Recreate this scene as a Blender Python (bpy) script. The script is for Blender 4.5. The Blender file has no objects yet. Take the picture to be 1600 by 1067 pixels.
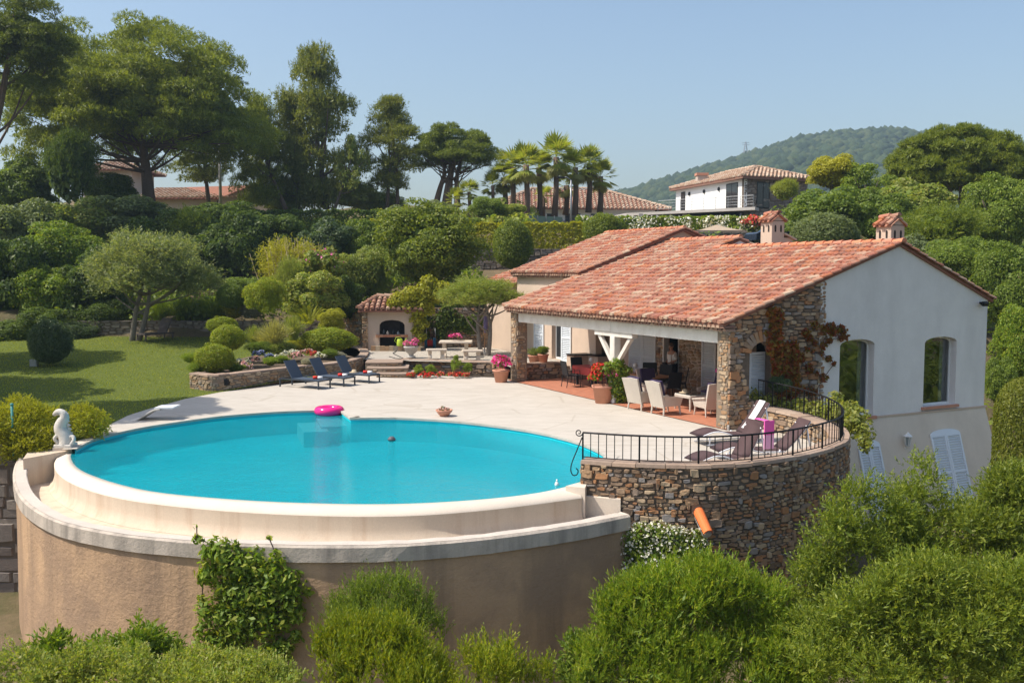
import bpy, math, random
import numpy as np
from mathutils import Vector, Matrix
from mathutils.geometry import tessellate_polygon
R = math.radians; PI = math.pi
rng = np.random.default_rng(7); random.seed(7)
sc = bpy.context.scene; COL = sc.collection
# ------------------------------------------------------------------ camera and measuring rays
FPX = 1500.0; CAM = np.array([0, 0, 4.5]); TH = math.atan(113.5 / FPX)
cam = bpy.data.objects.new('camera', bpy.data.cameras.new('camera')); COL.objects.link(cam)
cam.data.sensor_width = 36; cam.data.lens = 36 * FPX / 1600; cam.data.clip_end = 5000
cam.location = CAM; cam.rotation_euler = (PI / 2 - TH, 0, 0); sc.camera = cam
def ray(x, y):
    u = (x - 800) / FPX; v = (y - 533.5) / FPX
    return np.array([u, math.cos(TH) - v * math.sin(TH), -math.sin(TH) - v * math.cos(TH)])
def G(x, y, z=0.0):                      # point of the photograph on the level plane z
    d = ray(x, y); return CAM + d * ((z - CAM[2]) / d[2])
def D(x, y, Y):                          # point of the photograph at distance Y
    d = ray(x, y); return CAM + d * (Y / d[1])
C0 = G(1136, 672, 0); C0[2] = 0
E1 = np.array([-.4558, .8901, 0]); E2 = np.array([.8901, .4558, 0]); UP = np.array([0, 0, 1.0])
def V(s, t, z=0.0): return C0 + s * E1 + t * E2 + z * UP
def on_t(x, y, t):                       # (s, z) where the ray meets the vertical plane t
    d = ray(x, y); k = np.dot(C0 + t * E2 - CAM, E2) / np.dot(d, E2); p = CAM + k * d
    return np.dot(p - C0, E1), p[2]
def on_s(x, y, s):                       # (t, z) on the vertical plane s
    d = ray(x, y); k = np.dot(C0 + s * E1 - CAM, E1) / np.dot(d, E1); p = CAM + k * d
    return np.dot(p - C0, E2), p[2]
# ------------------------------------------------------------------ objects
def tag(o, label=None, cat=None, group=None, kind=None):
    if label: o['label'] = label
    if cat: o['category'] = cat
    if group: o['group'] = group
    if kind: o['kind'] = kind
    return o
def thing(name, label, cat, loc=(0, 0, 0), rz=0, group=None):
    o = bpy.data.objects.new(name, None); COL.objects.link(o); o.empty_display_size = .1
    o.location = tuple(float(v) for v in loc); o.rotation_euler = (0, 0, rz)
    return tag(o, label, cat, group)
def copy_tree(o, parent=None):
    c = o.copy(); COL.objects.link(c)
    if parent: c.parent = parent
    for ch in list(o.children): copy_tree(ch, c)
    return c
def wloc(o):
    p = np.zeros(3)
    while o: p += np.array(o.location); o = o.parent
    return p
class MB:
    def __init__(s): s.v = []; s.f = []
    def add(s, vs, fs):
        n = len(s.v); s.v += [tuple(float(c) for c in v) for v in vs]; s.f += [tuple(i + n for i in f) for f in fs]; return s
    def box(s, x0, x1, y0, y1, z0, z1):
        return s.add([(x0,y0,z0),(x1,y0,z0),(x1,y1,z0),(x0,y1,z0),(x0,y0,z1),(x1,y0,z1),(x1,y1,z1),(x0,y1,z1)],
                     [(3,2,1,0),(4,5,6,7),(0,1,5,4),(1,2,6,5),(2,3,7,6),(3,0,4,7)])
    def obox(s, c, a, b, d):             # centre and three half vectors
        c, a, b, d = (np.array(q, float) for q in (c, a, b, d))
        vs = [c + i*a + j*b + k*d for k in (-1,1) for i, j in ((-1,-1),(1,-1),(1,1),(-1,1))]
        return s.add(vs, [(3,2,1,0),(4,5,6,7),(0,1,5,4),(1,2,6,5),(2,3,7,6),(3,0,4,7)])
    def bbox(s, x0, x1, y0, y1, z0, z1, b):   # box with chamfered upper and vertical edges
        def ring(e, z): return [(x0+e,y0+2*b-e if 0 else y0+e,z),(x1-e,y0+e,z),(x1-e,y1-e,z),(x0+e,y1-e,z)]
        def oct(e, z):
            c = b
            return [(x0+c,y0+e,z),(x1-c,y0+e,z),(x1-e,y0+c,z),(x1-e,y1-c,z),(x1-c,y1-e,z),(x0+c,y1-e,z),(x0+e,y1-c,z),(x0+e,y0+c,z)]
        vs = oct(0, z0) + oct(0, z1-b) + oct(b*.7, z1)
        fs = [tuple(range(7,-1,-1)), tuple(range(16,24))]
        for r in (0, 8):
            for i in range(8): fs.append((r+i, r+(i+1)%8, r+8+(i+1)%8, r+8+i))
        return s.add(vs, fs)
    def seg(s, p, q, w, h, up=(0,0,1)):  # square bar between two points
        p = np.array(p, float); q = np.array(q, float); d = q - p; L = np.linalg.norm(d); d /= L
        u = np.array(up, float); r = np.cross(d, u)
        if np.linalg.norm(r) < 1e-6: r = np.array([1.0,0,0])
        r /= np.linalg.norm(r); u = np.cross(r, d)
        return s.obox((p+q)/2, d*L/2, r*w/2, u*h/2)
    def tube(s, pts, rad, n=8, cap=True):
        P = np.array(pts, float); k = len(P)
        rad = np.full(k, rad) if np.isscalar(rad) else np.array(rad, float)
        T = np.gradient(P, axis=0); T /= np.linalg.norm(T, axis=1)[:, None] + 1e-9
        a = np.array([0,0,1.0]) if abs(T[0][2]) < .9 else np.array([1.0,0,0])
        vs = []
        for i in range(k):
            u = np.cross(T[i], a); u /= np.linalg.norm(u) + 1e-9; w = np.cross(T[i], u); a = np.cross(u, T[i]) if True else a
            for j in range(n):
                t = 2*PI*j/n; vs.append(P[i] + rad[i]*(u*math.cos(t) + w*math.sin(t)))
        fs = [(i*n+j, i*n+(j+1)%n, (i+1)*n+(j+1)%n, (i+1)*n+j) for i in range(k-1) for j in range(n)]
        if cap: fs += [tuple(range(n-1,-1,-1)), tuple(range((k-1)*n, k*n))]
        return s.add(vs, fs)
    def lathe(s, prof, n=20, c=(0,0,0), sx=1, sy=1):
        vs = [(c[0]+r*sx*math.cos(2*PI*j/n), c[1]+r*sy*math.sin(2*PI*j/n), c[2]+z) for r, z in prof for j in range(n)]
        k = len(prof)
        fs = [(i*n+j, i*n+(j+1)%n, (i+1)*n+(j+1)%n, (i+1)*n+j) for i in range(k-1) for j in range(n)]
        fs += [tuple(range(n-1,-1,-1)), tuple(range((k-1)*n, k*n))]
        return s.add(vs, fs)
    def prism(s, poly, z0, z1):          # vertical prism from a 2D polygon
        n = len(poly); tri = tessellate_polygon([[Vector((p[0], p[1], 0)) for p in poly]])
        vs = [(p[0],p[1],z0) for p in poly] + [(p[0],p[1],z1) for p in poly]
        ar = sum(poly[i][0]*poly[(i+1)%n][1]-poly[(i+1)%n][0]*poly[i][1] for i in range(n))
        fs = [(i,(i+1)%n,n+(i+1)%n,n+i) if ar > 0 else (n+i,n+(i+1)%n,(i+1)%n,i) for i in range(n)]
        for t in tri:
            a, b, c = t
            cr = (poly[b][0]-poly[a][0])*(poly[c][1]-poly[a][1])-(poly[b][1]-poly[a][1])*(poly[c][0]-poly[a][0])
            if cr < 0: b, c = c, b
            fs += [(n+a,n+b,n+c),(c,b,a)]
        return s.add(vs, fs)
    def plate(s, poly3, nrm, th):        # thick plate from a planar 3D polygon
        P = [np.array(p, float) for p in poly3]; N = np.array(nrm, float); n = len(P)
        tri = tessellate_polygon([[Vector(p) for p in P]])
        fs = [(i,(i+1)%n,n+(i+1)%n,n+i) for i in range(n)]
        for a, b, c in tri: fs += [(a,b,c),(n+c,n+b,n+a)]
        return s.add(P + [p - N*th for p in P], fs)
    def sheet(s, poly, z):
        tri = tessellate_polygon([[Vector((p[0], p[1], 0)) for p in poly]]); fs = []
        for a, b, c in tri:
            cr = (poly[b][0]-poly[a][0])*(poly[c][1]-poly[a][1])-(poly[b][1]-poly[a][1])*(poly[c][0]-poly[a][0])
            fs.append((a,b,c) if cr > 0 else (a,c,b))
        return s.add([(p[0],p[1],z if np.isscalar(z) else z(p)) for p in poly], fs)
    def loft(s, rows, closed=False):     # rows of equal length joined into a surface
        n = len(rows[0]); vs = [p for r in rows for p in r]; m = n if closed else n-1
        return s.add(vs, [(i*n+j, i*n+(j+1)%n, (i+1)*n+(j+1)%n, (i+1)*n+j) for i in range(len(rows)-1) for j in range(m)])
    def ball(s, c, r, n=10, m=7):
        r = (r,r,r) if np.isscalar(r) else r
        pr = [(max(math.sin(PI*i/m),.02), -math.cos(PI*i/m)) for i in range(m+1)]
        vs = [(c[0]+r[0]*a*math.cos(2*PI*j/n), c[1]+r[1]*a*math.sin(2*PI*j/n), c[2]+r[2]*b) for a, b in pr for j in range(n)]
        return s.add(vs, [(i*n+j, i*n+(j+1)%n, (i+1)*n+(j+1)%n, (i+1)*n+j) for i in range(m) for j in range(n)])
    def build(s, name, mat, parent=None, smooth=False, world=True):
        me = bpy.data.meshes.new(name); v = s.v
        if parent is not None and world:
            o = wloc(parent)
            if np.abs(o).max() > 0: v = [(a-o[0], b-o[1], c-o[2]) for a, b, c in v]
        me.from_pydata(v, [], s.f); me.validate(); me.update()
        if smooth: me.shade_smooth()
        return link(name, me, mat, parent)
def link(name, me, mat, parent=None):
    if mat is not None and not len(me.materials): me.materials.append(mat)
    o = bpy.data.objects.new(name, me); COL.objects.link(o)
    if parent is not None: o.parent = parent
    return o
def quads(name, Vv):                     # (n,4,3) array -> mesh of loose quads
    n = len(Vv); me = bpy.data.meshes.new(name)
    me.vertices.add(n*4); me.vertices.foreach_set('co', np.ascontiguousarray(Vv, dtype=np.float32).ravel())
    me.loops.add(n*4); me.loops.foreach_set('vertex_index', np.arange(n*4, dtype=np.int32))
    me.polygons.add(n); me.polygons.foreach_set('loop_start', np.arange(0, n*4, 4, dtype=np.int32))
    me.update(calc_edges=True); return me
def grid_mesh(name, xs, ys, fz):
    X, Y = np.meshgrid(xs, ys); Z = fz(X, Y); nx, ny = len(xs), len(ys)
    co = np.stack([X, Y, Z], -1).reshape(-1, 3); i = np.arange(nx*ny).reshape(ny, nx)
    q = np.stack([i[:-1,:-1], i[:-1,1:], i[1:,1:], i[1:,:-1]], -1).reshape(-1, 4)
    me = bpy.data.meshes.new(name); me.vertices.add(len(co)); me.vertices.foreach_set('co', co.astype(np.float32).ravel())
    me.loops.add(q.size); me.loops.foreach_set('vertex_index', q.astype(np.int32).ravel())
    me.polygons.add(len(q)); me.polygons.foreach_set('loop_start', np.arange(0, q.size, 4, dtype=np.int32))
    me.update(calc_edges=True); me.shade_smooth(); return me
# ------------------------------------------------------------------ materials
def newmat(name):
    m = bpy.data.materials.new(name); m.use_nodes = True; nt = m.node_tree
    return m, nt, nt.nodes['Principled BSDF']
def N(nt, typ, **kw):
    n = nt.nodes.new(typ)
    for k, v in kw.items():
        if k in n.inputs: n.inputs[k].default_value = v
        else: setattr(n, k, v)
    return n
def ramp(nt, cols, interp='LINEAR'):
    n = nt.nodes.new('ShaderNodeValToRGB'); cr = n.color_ramp; cr.interpolation = interp
    k = len(cols)
    while len(cr.elements) < k: cr.elements.new(.5)
    for i, c in enumerate(cols):
        cr.elements[i].position = i/(k-1) if interp == 'LINEAR' else i/k
        cr.elements[i].color = (*c[:3], 1)
    return n
def mixc(nt, a, b, fac, mode='MIX'):
    n = nt.nodes.new('ShaderNodeMix'); n.data_type = 'RGBA'; n.blend_type = mode; L = nt.links
    for sock, val in ((n.inputs[6], a), (n.inputs[7], b), (n.inputs[0], fac)):
        if isinstance(val, bpy.types.NodeSocket): L.new(val, sock)
        else: sock.default_value = (*val, 1) if isinstance(val, tuple) else val
    return n.outputs[2]
def pos(nt, scale=(1,1,1)):
    g = nt.nodes.new('ShaderNodeNewGeometry'); m = nt.nodes.new('ShaderNodeMapping'); m.inputs['Scale'].default_value = scale
    nt.links.new(g.outputs['Position'], m.inputs['Vector']); return m.outputs['Vector']
def noise(nt, scale, vec=None, detail=4, rough=.6):
    n = N(nt, 'ShaderNodeTexNoise', Scale=scale, Detail=detail, Roughness=rough)
    if vec is not None: nt.links.new(vec, n.inputs['Vector'])
    return n.outputs['Fac']
def bump(nt, b, h, strength, dist=.02):
    n = N(nt, 'ShaderNodeBump', Strength=strength, Distance=dist)
    nt.links.new(h, n.inputs['Height']); nt.links.new(n.outputs['Normal'], b.inputs['Normal'])
def plain(name, col, rough=.7, var=.12, scale=6, metal=0, bs=0, bscale=40, spec=.3):
    m, nt, b = newmat(name); p = pos(nt)
    r = ramp(nt, [tuple(c*(1-var) for c in col), tuple(min(1, c*(1+var)) for c in col)])
    nt.links.new(noise(nt, scale, p), r.inputs[0]); nt.links.new(r.outputs[0], b.inputs['Base Color'])
    b.inputs['Roughness'].default_value = rough; b.inputs['Metallic'].default_value = metal
    b.inputs['Specular IOR Level'].default_value = spec
    if bs: bump(nt, b, noise(nt, bscale, p), bs)
    return m
def stain(name, col, dark, rough=.85, streak=(1.3,1.3,.12), amt=.5, bs=.35, bscale=22, second=None, grime=None):
    m, nt, b = newmat(name); p = pos(nt); ps = pos(nt, streak)
    r = ramp(nt, [tuple(c*.86 for c in col), tuple(min(1,c*1.1) for c in col)]); nt.links.new(noise(nt, 1.7, p, 6), r.inputs[0])
    rs = ramp(nt, [(0,0,0),(0,0,0),(1,1,1),(1,1,1)]); nt.links.new(noise(nt, 1.0, ps, 5, .65), rs.inputs[0])
    rs.color_ramp.elements[1].position = .47; rs.color_ramp.elements[2].position = .68
    mul = N(nt, 'ShaderNodeMath', operation='MULTIPLY'); nt.links.new(rs.outputs[0], mul.inputs[0]); mul.inputs[1].default_value = amt
    c = mixc(nt, r.outputs[0], dark, mul.outputs[0])
    if second:
        r2 = ramp(nt, [(0,0,0),(1,1,1)]); nt.links.new(noise(nt, .55, p, 5), r2.inputs[0]); r2.color_ramp.elements[0].position = .45; r2.color_ramp.elements[1].position = .62
        c = mixc(nt, c, second, r2.outputs[0])
    rf = ramp(nt, [(.80,.80,.79),(1.14,1.13,1.12)]); nt.links.new(noise(nt, 34, p, 6, .75), rf.inputs[0]); c = mixc(nt, c, rf.outputs[0], 1.0, 'MULTIPLY')
    nt.links.new(c, b.inputs['Base Color']); b.inputs['Roughness'].default_value = rough; b.inputs['Specular IOR Level'].default_value = .2
    h = noise(nt, bscale, p, 8, .7); bump(nt, b, h, bs, .03); return m
def isle(name, cols, rough=.85, bs=.3, bscale=30, nv=.25, interp='CONSTANT', spec=.25, moss=None):
    m, nt, b = newmat(name); g = nt.nodes.new('ShaderNodeNewGeometry'); p = pos(nt)
    r = ramp(nt, cols, interp); nt.links.new(g.outputs['Random Per Island'], r.inputs[0])
    n2 = ramp(nt, [(1-nv,)*3, (1+nv*.6,)*3]); nt.links.new(noise(nt, 9, p, 6), n2.inputs[0])
    c = mixc(nt, r.outputs[0], n2.outputs[0], 1.0, 'MULTIPLY'); nt.links.new(c, b.inputs['Base Color'])
    b.inputs['Roughness'].default_value = rough; b.inputs['Specular IOR Level'].default_value = spec
    if moss: mm = ramp(nt, [(0,0,0),(0,0,0),(1,1,1)]); nt.links.new(noise(nt, 1.1, p, 6, .7), mm.inputs[0]); mm.color_ramp.elements[1].position = .50; mm.color_ramp.elements[2].position = .82; c = mixc(nt, c, moss, mm.outputs[0]); nt.links.new(c, b.inputs['Base Color'])
    if bs: bump(nt, b, noise(nt, bscale, p, 6), bs)
    return m
def leaf(name, cols, trans=.48, rough=.5, var=.16, clump=.5):
    m, nt, b = newmat(name); L = nt.links; g = nt.nodes.new('ShaderNodeNewGeometry'); oi = nt.nodes.new('ShaderNodeObjectInfo')
    r = ramp(nt, cols); L.new(g.outputs['Random Per Island'], r.inputs[0])
    n2 = ramp(nt, [(1-clump*.5,)*3, (1+clump*.45, 1+clump*.4, 1)]); L.new(noise(nt, .9, pos(nt), 3), n2.inputs[0])
    c = mixc(nt, r.outputs[0], n2.outputs[0], 1.0, 'MULTIPLY')
    n3 = ramp(nt, [(1-var,1-var*.8,1-var), (1+var,1+var*.8,1)]); L.new(oi.outputs['Random'], n3.inputs[0])
    c = mixc(nt, c, n3.outputs[0], 1.0, 'MULTIPLY')
    L.new(c, b.inputs['Base Color']); b.inputs['Roughness'].default_value = rough; b.inputs['Specular IOR Level'].default_value = .35
    t = nt.nodes.new('ShaderNodeBsdfTranslucent'); tc = mixc(nt, c, (1.25,1.2,.45), 1.0, 'MULTIPLY'); L.new(tc, t.inputs['Color'])
    mx = nt.nodes.new('ShaderNodeMixShader'); mx.inputs[0].default_value = trans
    L.new(b.outputs[0], mx.inputs[1]); L.new(t.outputs[0], mx.inputs[2]); L.new(mx.outputs[0], nt.nodes['Material Output'].inputs[0]); return m
M = {}
M['stucco'] = stain('white_render', (.80,.77,.74), (.60,.57,.54), streak=(.8,.8,.16), amt=.42, bs=.25, bscale=30)
M['beige'] = stain('beige_render', (.70,.60,.49), (.55,.46,.37), streak=(.9,.9,.2), amt=.3, bs=.25, bscale=30)
M['peach'] = stain('peach_render', (.60,.47,.37), (.46,.36,.29), streak=(.9,.9,.2), amt=.3, bs=.2)
M['retain'] = stain('rough_render', (.54,.355,.215), (.17,.125,.095), streak=(1.1,1.1,.10), amt=.62, bs=1.0, bscale=11, second=(.37,.25,.165))  # broad darker patches put grime and some of the wall's shade into the colour
M['rim'] = stain('grey_cement', (.53,.455,.38), (.19,.17,.15), streak=(2.2,2.2,.25), amt=.7, bs=.5, bscale=16)
M['rimtop'] = stain('rim_top', (.58,.51,.44), (.45,.40,.35), streak=(1.6,1.6,1), amt=.3, bs=.4, bscale=18)
M['weir'] = stain('cream_render', (.63,.52,.40), (.45,.31,.21), streak=(2.6,2.6,.10), amt=.5, bs=.12, bscale=20)
M['weirtop'] = stain('cream_ledge', (.68,.59,.49), (.70,.57,.46), streak=(1,1,1), amt=.35, bs=.1)
STC = [(.24,.155,.095),(.34,.215,.125),(.27,.20,.15),(.40,.27,.16),(.17,.12,.085),(.36,.18,.085),(.28,.25,.23),(.42,.31,.20),(.26,.18,.12),(.33,.17,.085),(.31,.21,.135)]
STC = [tuple(v*1.15 for v in q) for q in STC]
M['stone'] = isle('dry_stone', STC, bs=.6, bscale=24, nv=.35)
M['stone_warm'] = isle('warm_stone', [(.34,.24,.15),(.42,.31,.20),(.28,.20,.14),(.46,.36,.25),(.36,.22,.12),(.30,.25,.20),(.40,.26,.15)], bs=.6, bscale=24, nv=.3)
M['stone_grey'] = isle('grey_stone', [(.22,.19,.165),(.28,.24,.20),(.18,.15,.13),(.25,.20,.16)], bs=.6, bscale=24, nv=.3)
M['mortar'] = plain('wall_mortar', (.13,.10,.075), .95, .3, 9)
M['mortar_warm'] = plain('warm_mortar', (.21,.165,.12), .95, .3, 9)
M['cap'] = isle('wall_coping', [(.38,.27,.20),(.44,.33,.25),(.34,.25,.19),(.42,.30,.22)], bs=.4, nv=.3)
TIL = [(.43,.18,.125),(.47,.225,.16),(.51,.30,.21),(.37,.14,.10),(.55,.38,.28),(.45,.20,.14),(.44,.21,.16),(.49,.27,.195),(.52,.19,.10),(.42,.22,.165)]
TIL = [tuple(.85*a+.15*b for a, b in zip(t, (.48,.22,.135))) for t in TIL]
M['tile'] = isle('canal_tile', [(a*.95,b_*.88,c*.82) for a,b_,c in TIL]+[(.58,.42,.29),(.30,.13,.085),(.50,.19,.09)], .8, bs=.3, nv=.35, moss=(.50,.36,.25))
M['tile_far'] = isle('far_tile', [(.46,.31,.22),(.50,.36,.26),(.43,.28,.19),(.52,.40,.30)], .8, bs=0, nv=.15)
M['tile_brown'] = isle('brown_tile', [(.36,.20,.13),(.42,.26,.18),(.30,.16,.11),(.46,.31,.22),(.38,.19,.12)], .85, bs=.3, nv=.3)
M['tile_ridge'] = isle('ridge_tile', [(.56,.20,.10),(.60,.24,.13),(.52,.22,.14)], .8, bs=.3, nv=.2)
M['tilebed'] = plain('tile_bed', (.27,.12,.08), .9, .3, 4)
M['genoise'] = isle('eave_tile', [(.30,.17,.11),(.36,.22,.15),(.25,.14,.10),(.40,.27,.19)], .85, bs=.3)
M['terracotta'] = plain('terracotta_pot', (.52,.25,.165), .8, .18, 7, bs=.2)
M['white_wood'] = stain('painted_timber', (.72,.68,.62), (.50,.43,.36), streak=(2,2,2), amt=.4, bs=.2)
M['shutter'] = plain('shutter_paint', (.70,.74,.78), .5, .04, 3)
M['frame_white'] = plain('white_joinery', (.74,.74,.72), .45, .04, 3)
M['iron'] = plain('black_iron', (.018,.018,.02), .5, .2, 20, .6)
M['steel_blue'] = plain('slate_metal', (.045,.055,.07), .45, .1, 9, .2)
M['sling_blue'] = plain('slate_sling', (.055,.075,.105), .8, .08, 60)
M['sling_brown'] = plain('brown_sling', (.085,.05,.05), .8, .15, 60)
M['white_metal'] = plain('white_metal', (.78,.78,.8), .35, .03, 5)
M['wicker'] = plain('cream_wicker', (.58,.52,.445), .8, .12, 50, bs=.8, bscale=70)
M['wicker_dark'] = plain('dark_wicker', (.11,.085,.075), .85, .25, 40, bs=.5)
M['purple'] = plain('purple_cushion', (.05,.035,.085), .9, .15, 12)
M['black'] = plain('black_textile', (.018,.02,.022), .7, .2, 15)
M['red_cloth'] = plain('red_tablecloth', (.42,.07,.06), .85, .25, 5)
M['wood'] = plain('varnished_wood', (.36,.18,.08), .4, .2, 8)
M['red_towel'] = plain('red_towel', (.62,.04,.03), .9, .12, 18)
M['white_cloth'] = plain('white_towel', (.82,.80,.77), .9, .04, 18)
M['pink'] = plain('pink_towel', (.80,.12,.42), .9, .08, 10)
M['pink_pale'] = plain('pale_pink_stripe', (.85,.42,.62), .9, .08, 10)
M['straw'] = plain('straw', (.55,.43,.28), .9, .15, 40)
M['statue'] = stain('weathered_stone', (.66,.62,.56), (.40,.36,.31), streak=(5,5,2), amt=.5, bs=.4)
M['cast'] = stain('cast_stone', (.62,.53,.43), (.44,.36,.28), streak=(4,4,2), amt=.4, bs=.4)
M['urn'] = stain('grey_urn', (.52,.49,.45), (.34,.31,.28), streak=(5,5,3), amt=.5, bs=.4)
M['bark'] = plain('bark', (.12,.09,.07), .95, .4, 10, bs=1.0, bscale=14)
M['bark_red'] = plain('pine_bark', (.15,.10,.075), .95, .4, 8, bs=1.0, bscale=9)
M['bark_olive'] = plain('olive_bark', (.20,.17,.14), .95, .4, 10, bs=1.0, bscale=14)
M['concrete'] = plain('concrete', (.45,.42,.39), .9, .15, 4)
M['far_white'] = plain('far_render', (.74,.74,.72), .9, .06, 1)
M['far_tan'] = plain('far_tan_render', (.50,.41,.34), .9, .08, 1)
M['canvas'] = plain('beige_canvas', (.40,.31,.225), .9, .08, 2)
M['glassdark'] = plain('window_glass', (.02,.025,.03), .06, .1, 2, spec=.6)
M['curtain'] = plain('grey_curtain', (.30,.34,.33), .9, .1, 6)
M['shade_dark'] = plain('painted_shade', (.045,.04,.038), .9, .2, 2)  # near-black colour in place of the shade in rooms and under the balcony
M['car'] = plain('car_paint', (.02,.03,.05), .25, .1, 2, spec=.6)
M['rubber'] = plain('rubber', (.015,.015,.015), .8, .2, 9)
M['green_metal'] = plain('turquoise_metal', (.05,.24,.22), .5, .1, 9)
M['grey_metal'] = plain('grey_metal', (.30,.31,.32), .4, .06, 9, .5)
M['lime'] = plain('lime_plastic', (.42,.55,.05), .45, .06, 9)
M['blue_plastic'] = plain('blue_plastic', (.03,.14,.25), .45, .1, 9)
M['orange'] = plain('bright_tile', (.74,.18,.05), .7, .1, 12)
M['skin'] = plain('skin', (.42,.24,.17), .6, .06, 20)
M['hair'] = plain('hair', (.10,.06,.04), .8, .2, 30)
M['trousers'] = plain('dark_trousers', (.03,.03,.04), .9, .15, 20)
M['brickshelf'] = isle('brick_shelf', [(.46,.20,.11),(.52,.26,.15),(.40,.17,.10)], bs=.3)
M['soot_and_shade'] = plain('soot_and_vent_shade', (.035,.028,.025), .95, .4, 6)  # soot on the fireback, and the painted shade of the chimney vents
M['soil'] = plain('bed_soil', (.13,.095,.065), .95, .4, 3, bs=.8, bscale=14)
M['lavender'] = plain('lilac_canvas', (.20,.16,.32), .9, .12, 12)
M['ball_grey'] = plain('grey_float', (.10,.10,.11), .5, .1, 9)
# flooring
def m_terrace():
    m, nt, b = newmat('stamped_concrete'); p = pos(nt); L = nt.links
    r = ramp(nt, [(.45,.415,.365),(.53,.495,.445),(.60,.565,.515)]); L.new(noise(nt, .55, p, 8, .65), r.inputs[0])
    r2 = ramp(nt, [(.70,.65,.58),(1.12,1.10,1.08)]); L.new(noise(nt, 2.2, pos(nt,(.6,1.8,1)), 8, .7), r2.inputs[0])
    c = mixc(nt, r.outputs[0], r2.outputs[0], 1.0, 'MULTIPLY')
    v = N(nt, 'ShaderNodeTexVoronoi', Scale=.55, feature='DISTANCE_TO_EDGE'); L.new(pos(nt,(.7,1.3,1)), v.inputs['Vector'])
    vr = ramp(nt, [(.80,.77,.72),(1,1,1)]); vr.color_ramp.elements[1].position = .02; L.new(v.outputs['Distance'], vr.inputs[0])
    c = mixc(nt, c, vr.outputs[0], .7, 'MULTIPLY'); L.new(c, b.inputs['Base Color']); b.inputs['Roughness'].default_value = .8
    b.inputs['Specular IOR Level'].default_value = .25; bump(nt, b, noise(nt, 14, p, 8), .25); return m
M['terrace'] = m_terrace()
def m_tiles():
    m, nt, b = newmat('terracotta_floor'); L = nt.links; p = pos(nt)
    mp = nt.nodes.new('ShaderNodeMapping'); mp.inputs['Rotation'].default_value = (0,0,-math.atan2(E2[1],E2[0])); L.new(p, mp.inputs['Vector'])
    br = N(nt, 'ShaderNodeTexBrick', Scale=3.2); br.offset = .5; br.inputs['Color1'].default_value = (.50,.19,.105,1); br.inputs['Color2'].default_value = (.43,.155,.085,1)
    br.inputs['Mortar'].default_value = (.36,.20,.13,1); br.inputs['Mortar Size'].default_value = .018; br.inputs['Row Height'].default_value = .5; br.inputs['Brick Width'].default_value = .5
    L.new(mp.outputs[0], br.inputs['Vector']); r = ramp(nt, [(.8,.8,.8),(1.12,1.1,1.1)]); L.new(noise(nt, 3, p), r.inputs[0])
    L.new(mixc(nt, br.outputs['Color'], r.outputs[0], 1.0, 'MULTIPLY'), b.inputs['Base Color']); b.inputs['Roughness'].default_value = .6; return m
M['tiles'] = m_tiles()
def m_ground(name, cols, sc1=.5, sc2=9, bs=.8):
    m, nt, b = newmat(name); p = pos(nt); L = nt.links
    r = ramp(nt, cols); L.new(noise(nt, sc1, p, 8, .7), r.inputs[0]); r2 = ramp(nt, [(.6,.6,.6),(1.35,1.35,1.3)]); L.new(noise(nt, sc2, p, 6, .7), r2.inputs[0])
    L.new(mixc(nt, r.outputs[0], r2.outputs[0], 1.0, 'MULTIPLY'), b.inputs['Base Color']); b.inputs['Roughness'].default_value = .95; b.inputs['Specular IOR Level'].default_value = .1
    bump(nt, b, noise(nt, sc2*3, p, 6), bs, .05); return m
M['ground'] = m_ground('hillside_soil', [(.13,.10,.06),(.20,.145,.095),(.09,.085,.04),(.24,.18,.12)])
M['lawn'] = m_ground('turf', [(.085,.115,.022),(.12,.145,.03),(.10,.13,.026),(.15,.165,.04)], .35, 7, 1.0)
M['gravel'] = m_ground('pale_gravel', [(.40,.35,.30),(.52,.47,.41),(.46,.40,.34)], 1.2, 30, .8)
M['hill'] = m_ground('far_hill', [(.035,.055,.02),(.06,.08,.03),(.045,.07,.025)], .02, .1, .3)
def m_water():
    m, nt, b = newmat('pool_water'); L = nt.links; p = pos(nt)
    tr = N(nt, 'ShaderNodeBsdfTransparent'); tr.inputs[0].default_value = (.58,.93,.97,1)
    gl = N(nt, 'ShaderNodeBsdfGlossy'); gl.inputs['Roughness'].default_value = .03
    bp = N(nt, 'ShaderNodeBump', Strength=.55, Distance=.04); w = nt.nodes.new('ShaderNodeMath'); w.operation = 'ADD'
    L.new(noise(nt, 2.6, p, 5, .6), w.inputs[0]); L.new(noise(nt, 9, pos(nt,(1,1.8,1)), 3), w.inputs[1]); L.new(w.outputs[0], bp.inputs['Height'])
    L.new(bp.outputs[0], gl.inputs['Normal']); fr = N(nt, 'ShaderNodeFresnel', IOR=1.22); L.new(bp.outputs[0], fr.inputs['Normal'])
    df = N(nt, 'ShaderNodeBsdfDiffuse'); wr = ramp(nt, [(.0,.26,.35),(.0,.39,.475),(.01,.48,.54)]); L.new(noise(nt, .45, pos(nt,(1,1.6,1)), 6, .65), wr.inputs[0]); L.new(wr.outputs[0], df.inputs[0])  # lighter and darker noise paints tree shadow variation into the water colour
    m1 = N(nt, 'ShaderNodeMixShader'); m1.inputs[0].default_value = .5; L.new(tr.outputs[0], m1.inputs[1]); L.new(df.outputs[0], m1.inputs[2])
    m2 = N(nt, 'ShaderNodeMixShader'); L.new(fr.outputs[0], m2.inputs[0]); L.new(m1.outputs[0], m2.inputs[1]); L.new(gl.outputs[0], m2.inputs[2])
    L.new(m2.outputs[0], nt.nodes['Material Output'].inputs[0]); return m
M['water'] = m_water()
M['pool_step'] = plain('pool_step', (.36,.66,.68), .6, .06, 3)
M['basin'] = plain('pool_liner', (.02,.60,.68), .6, .06, 3)
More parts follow.
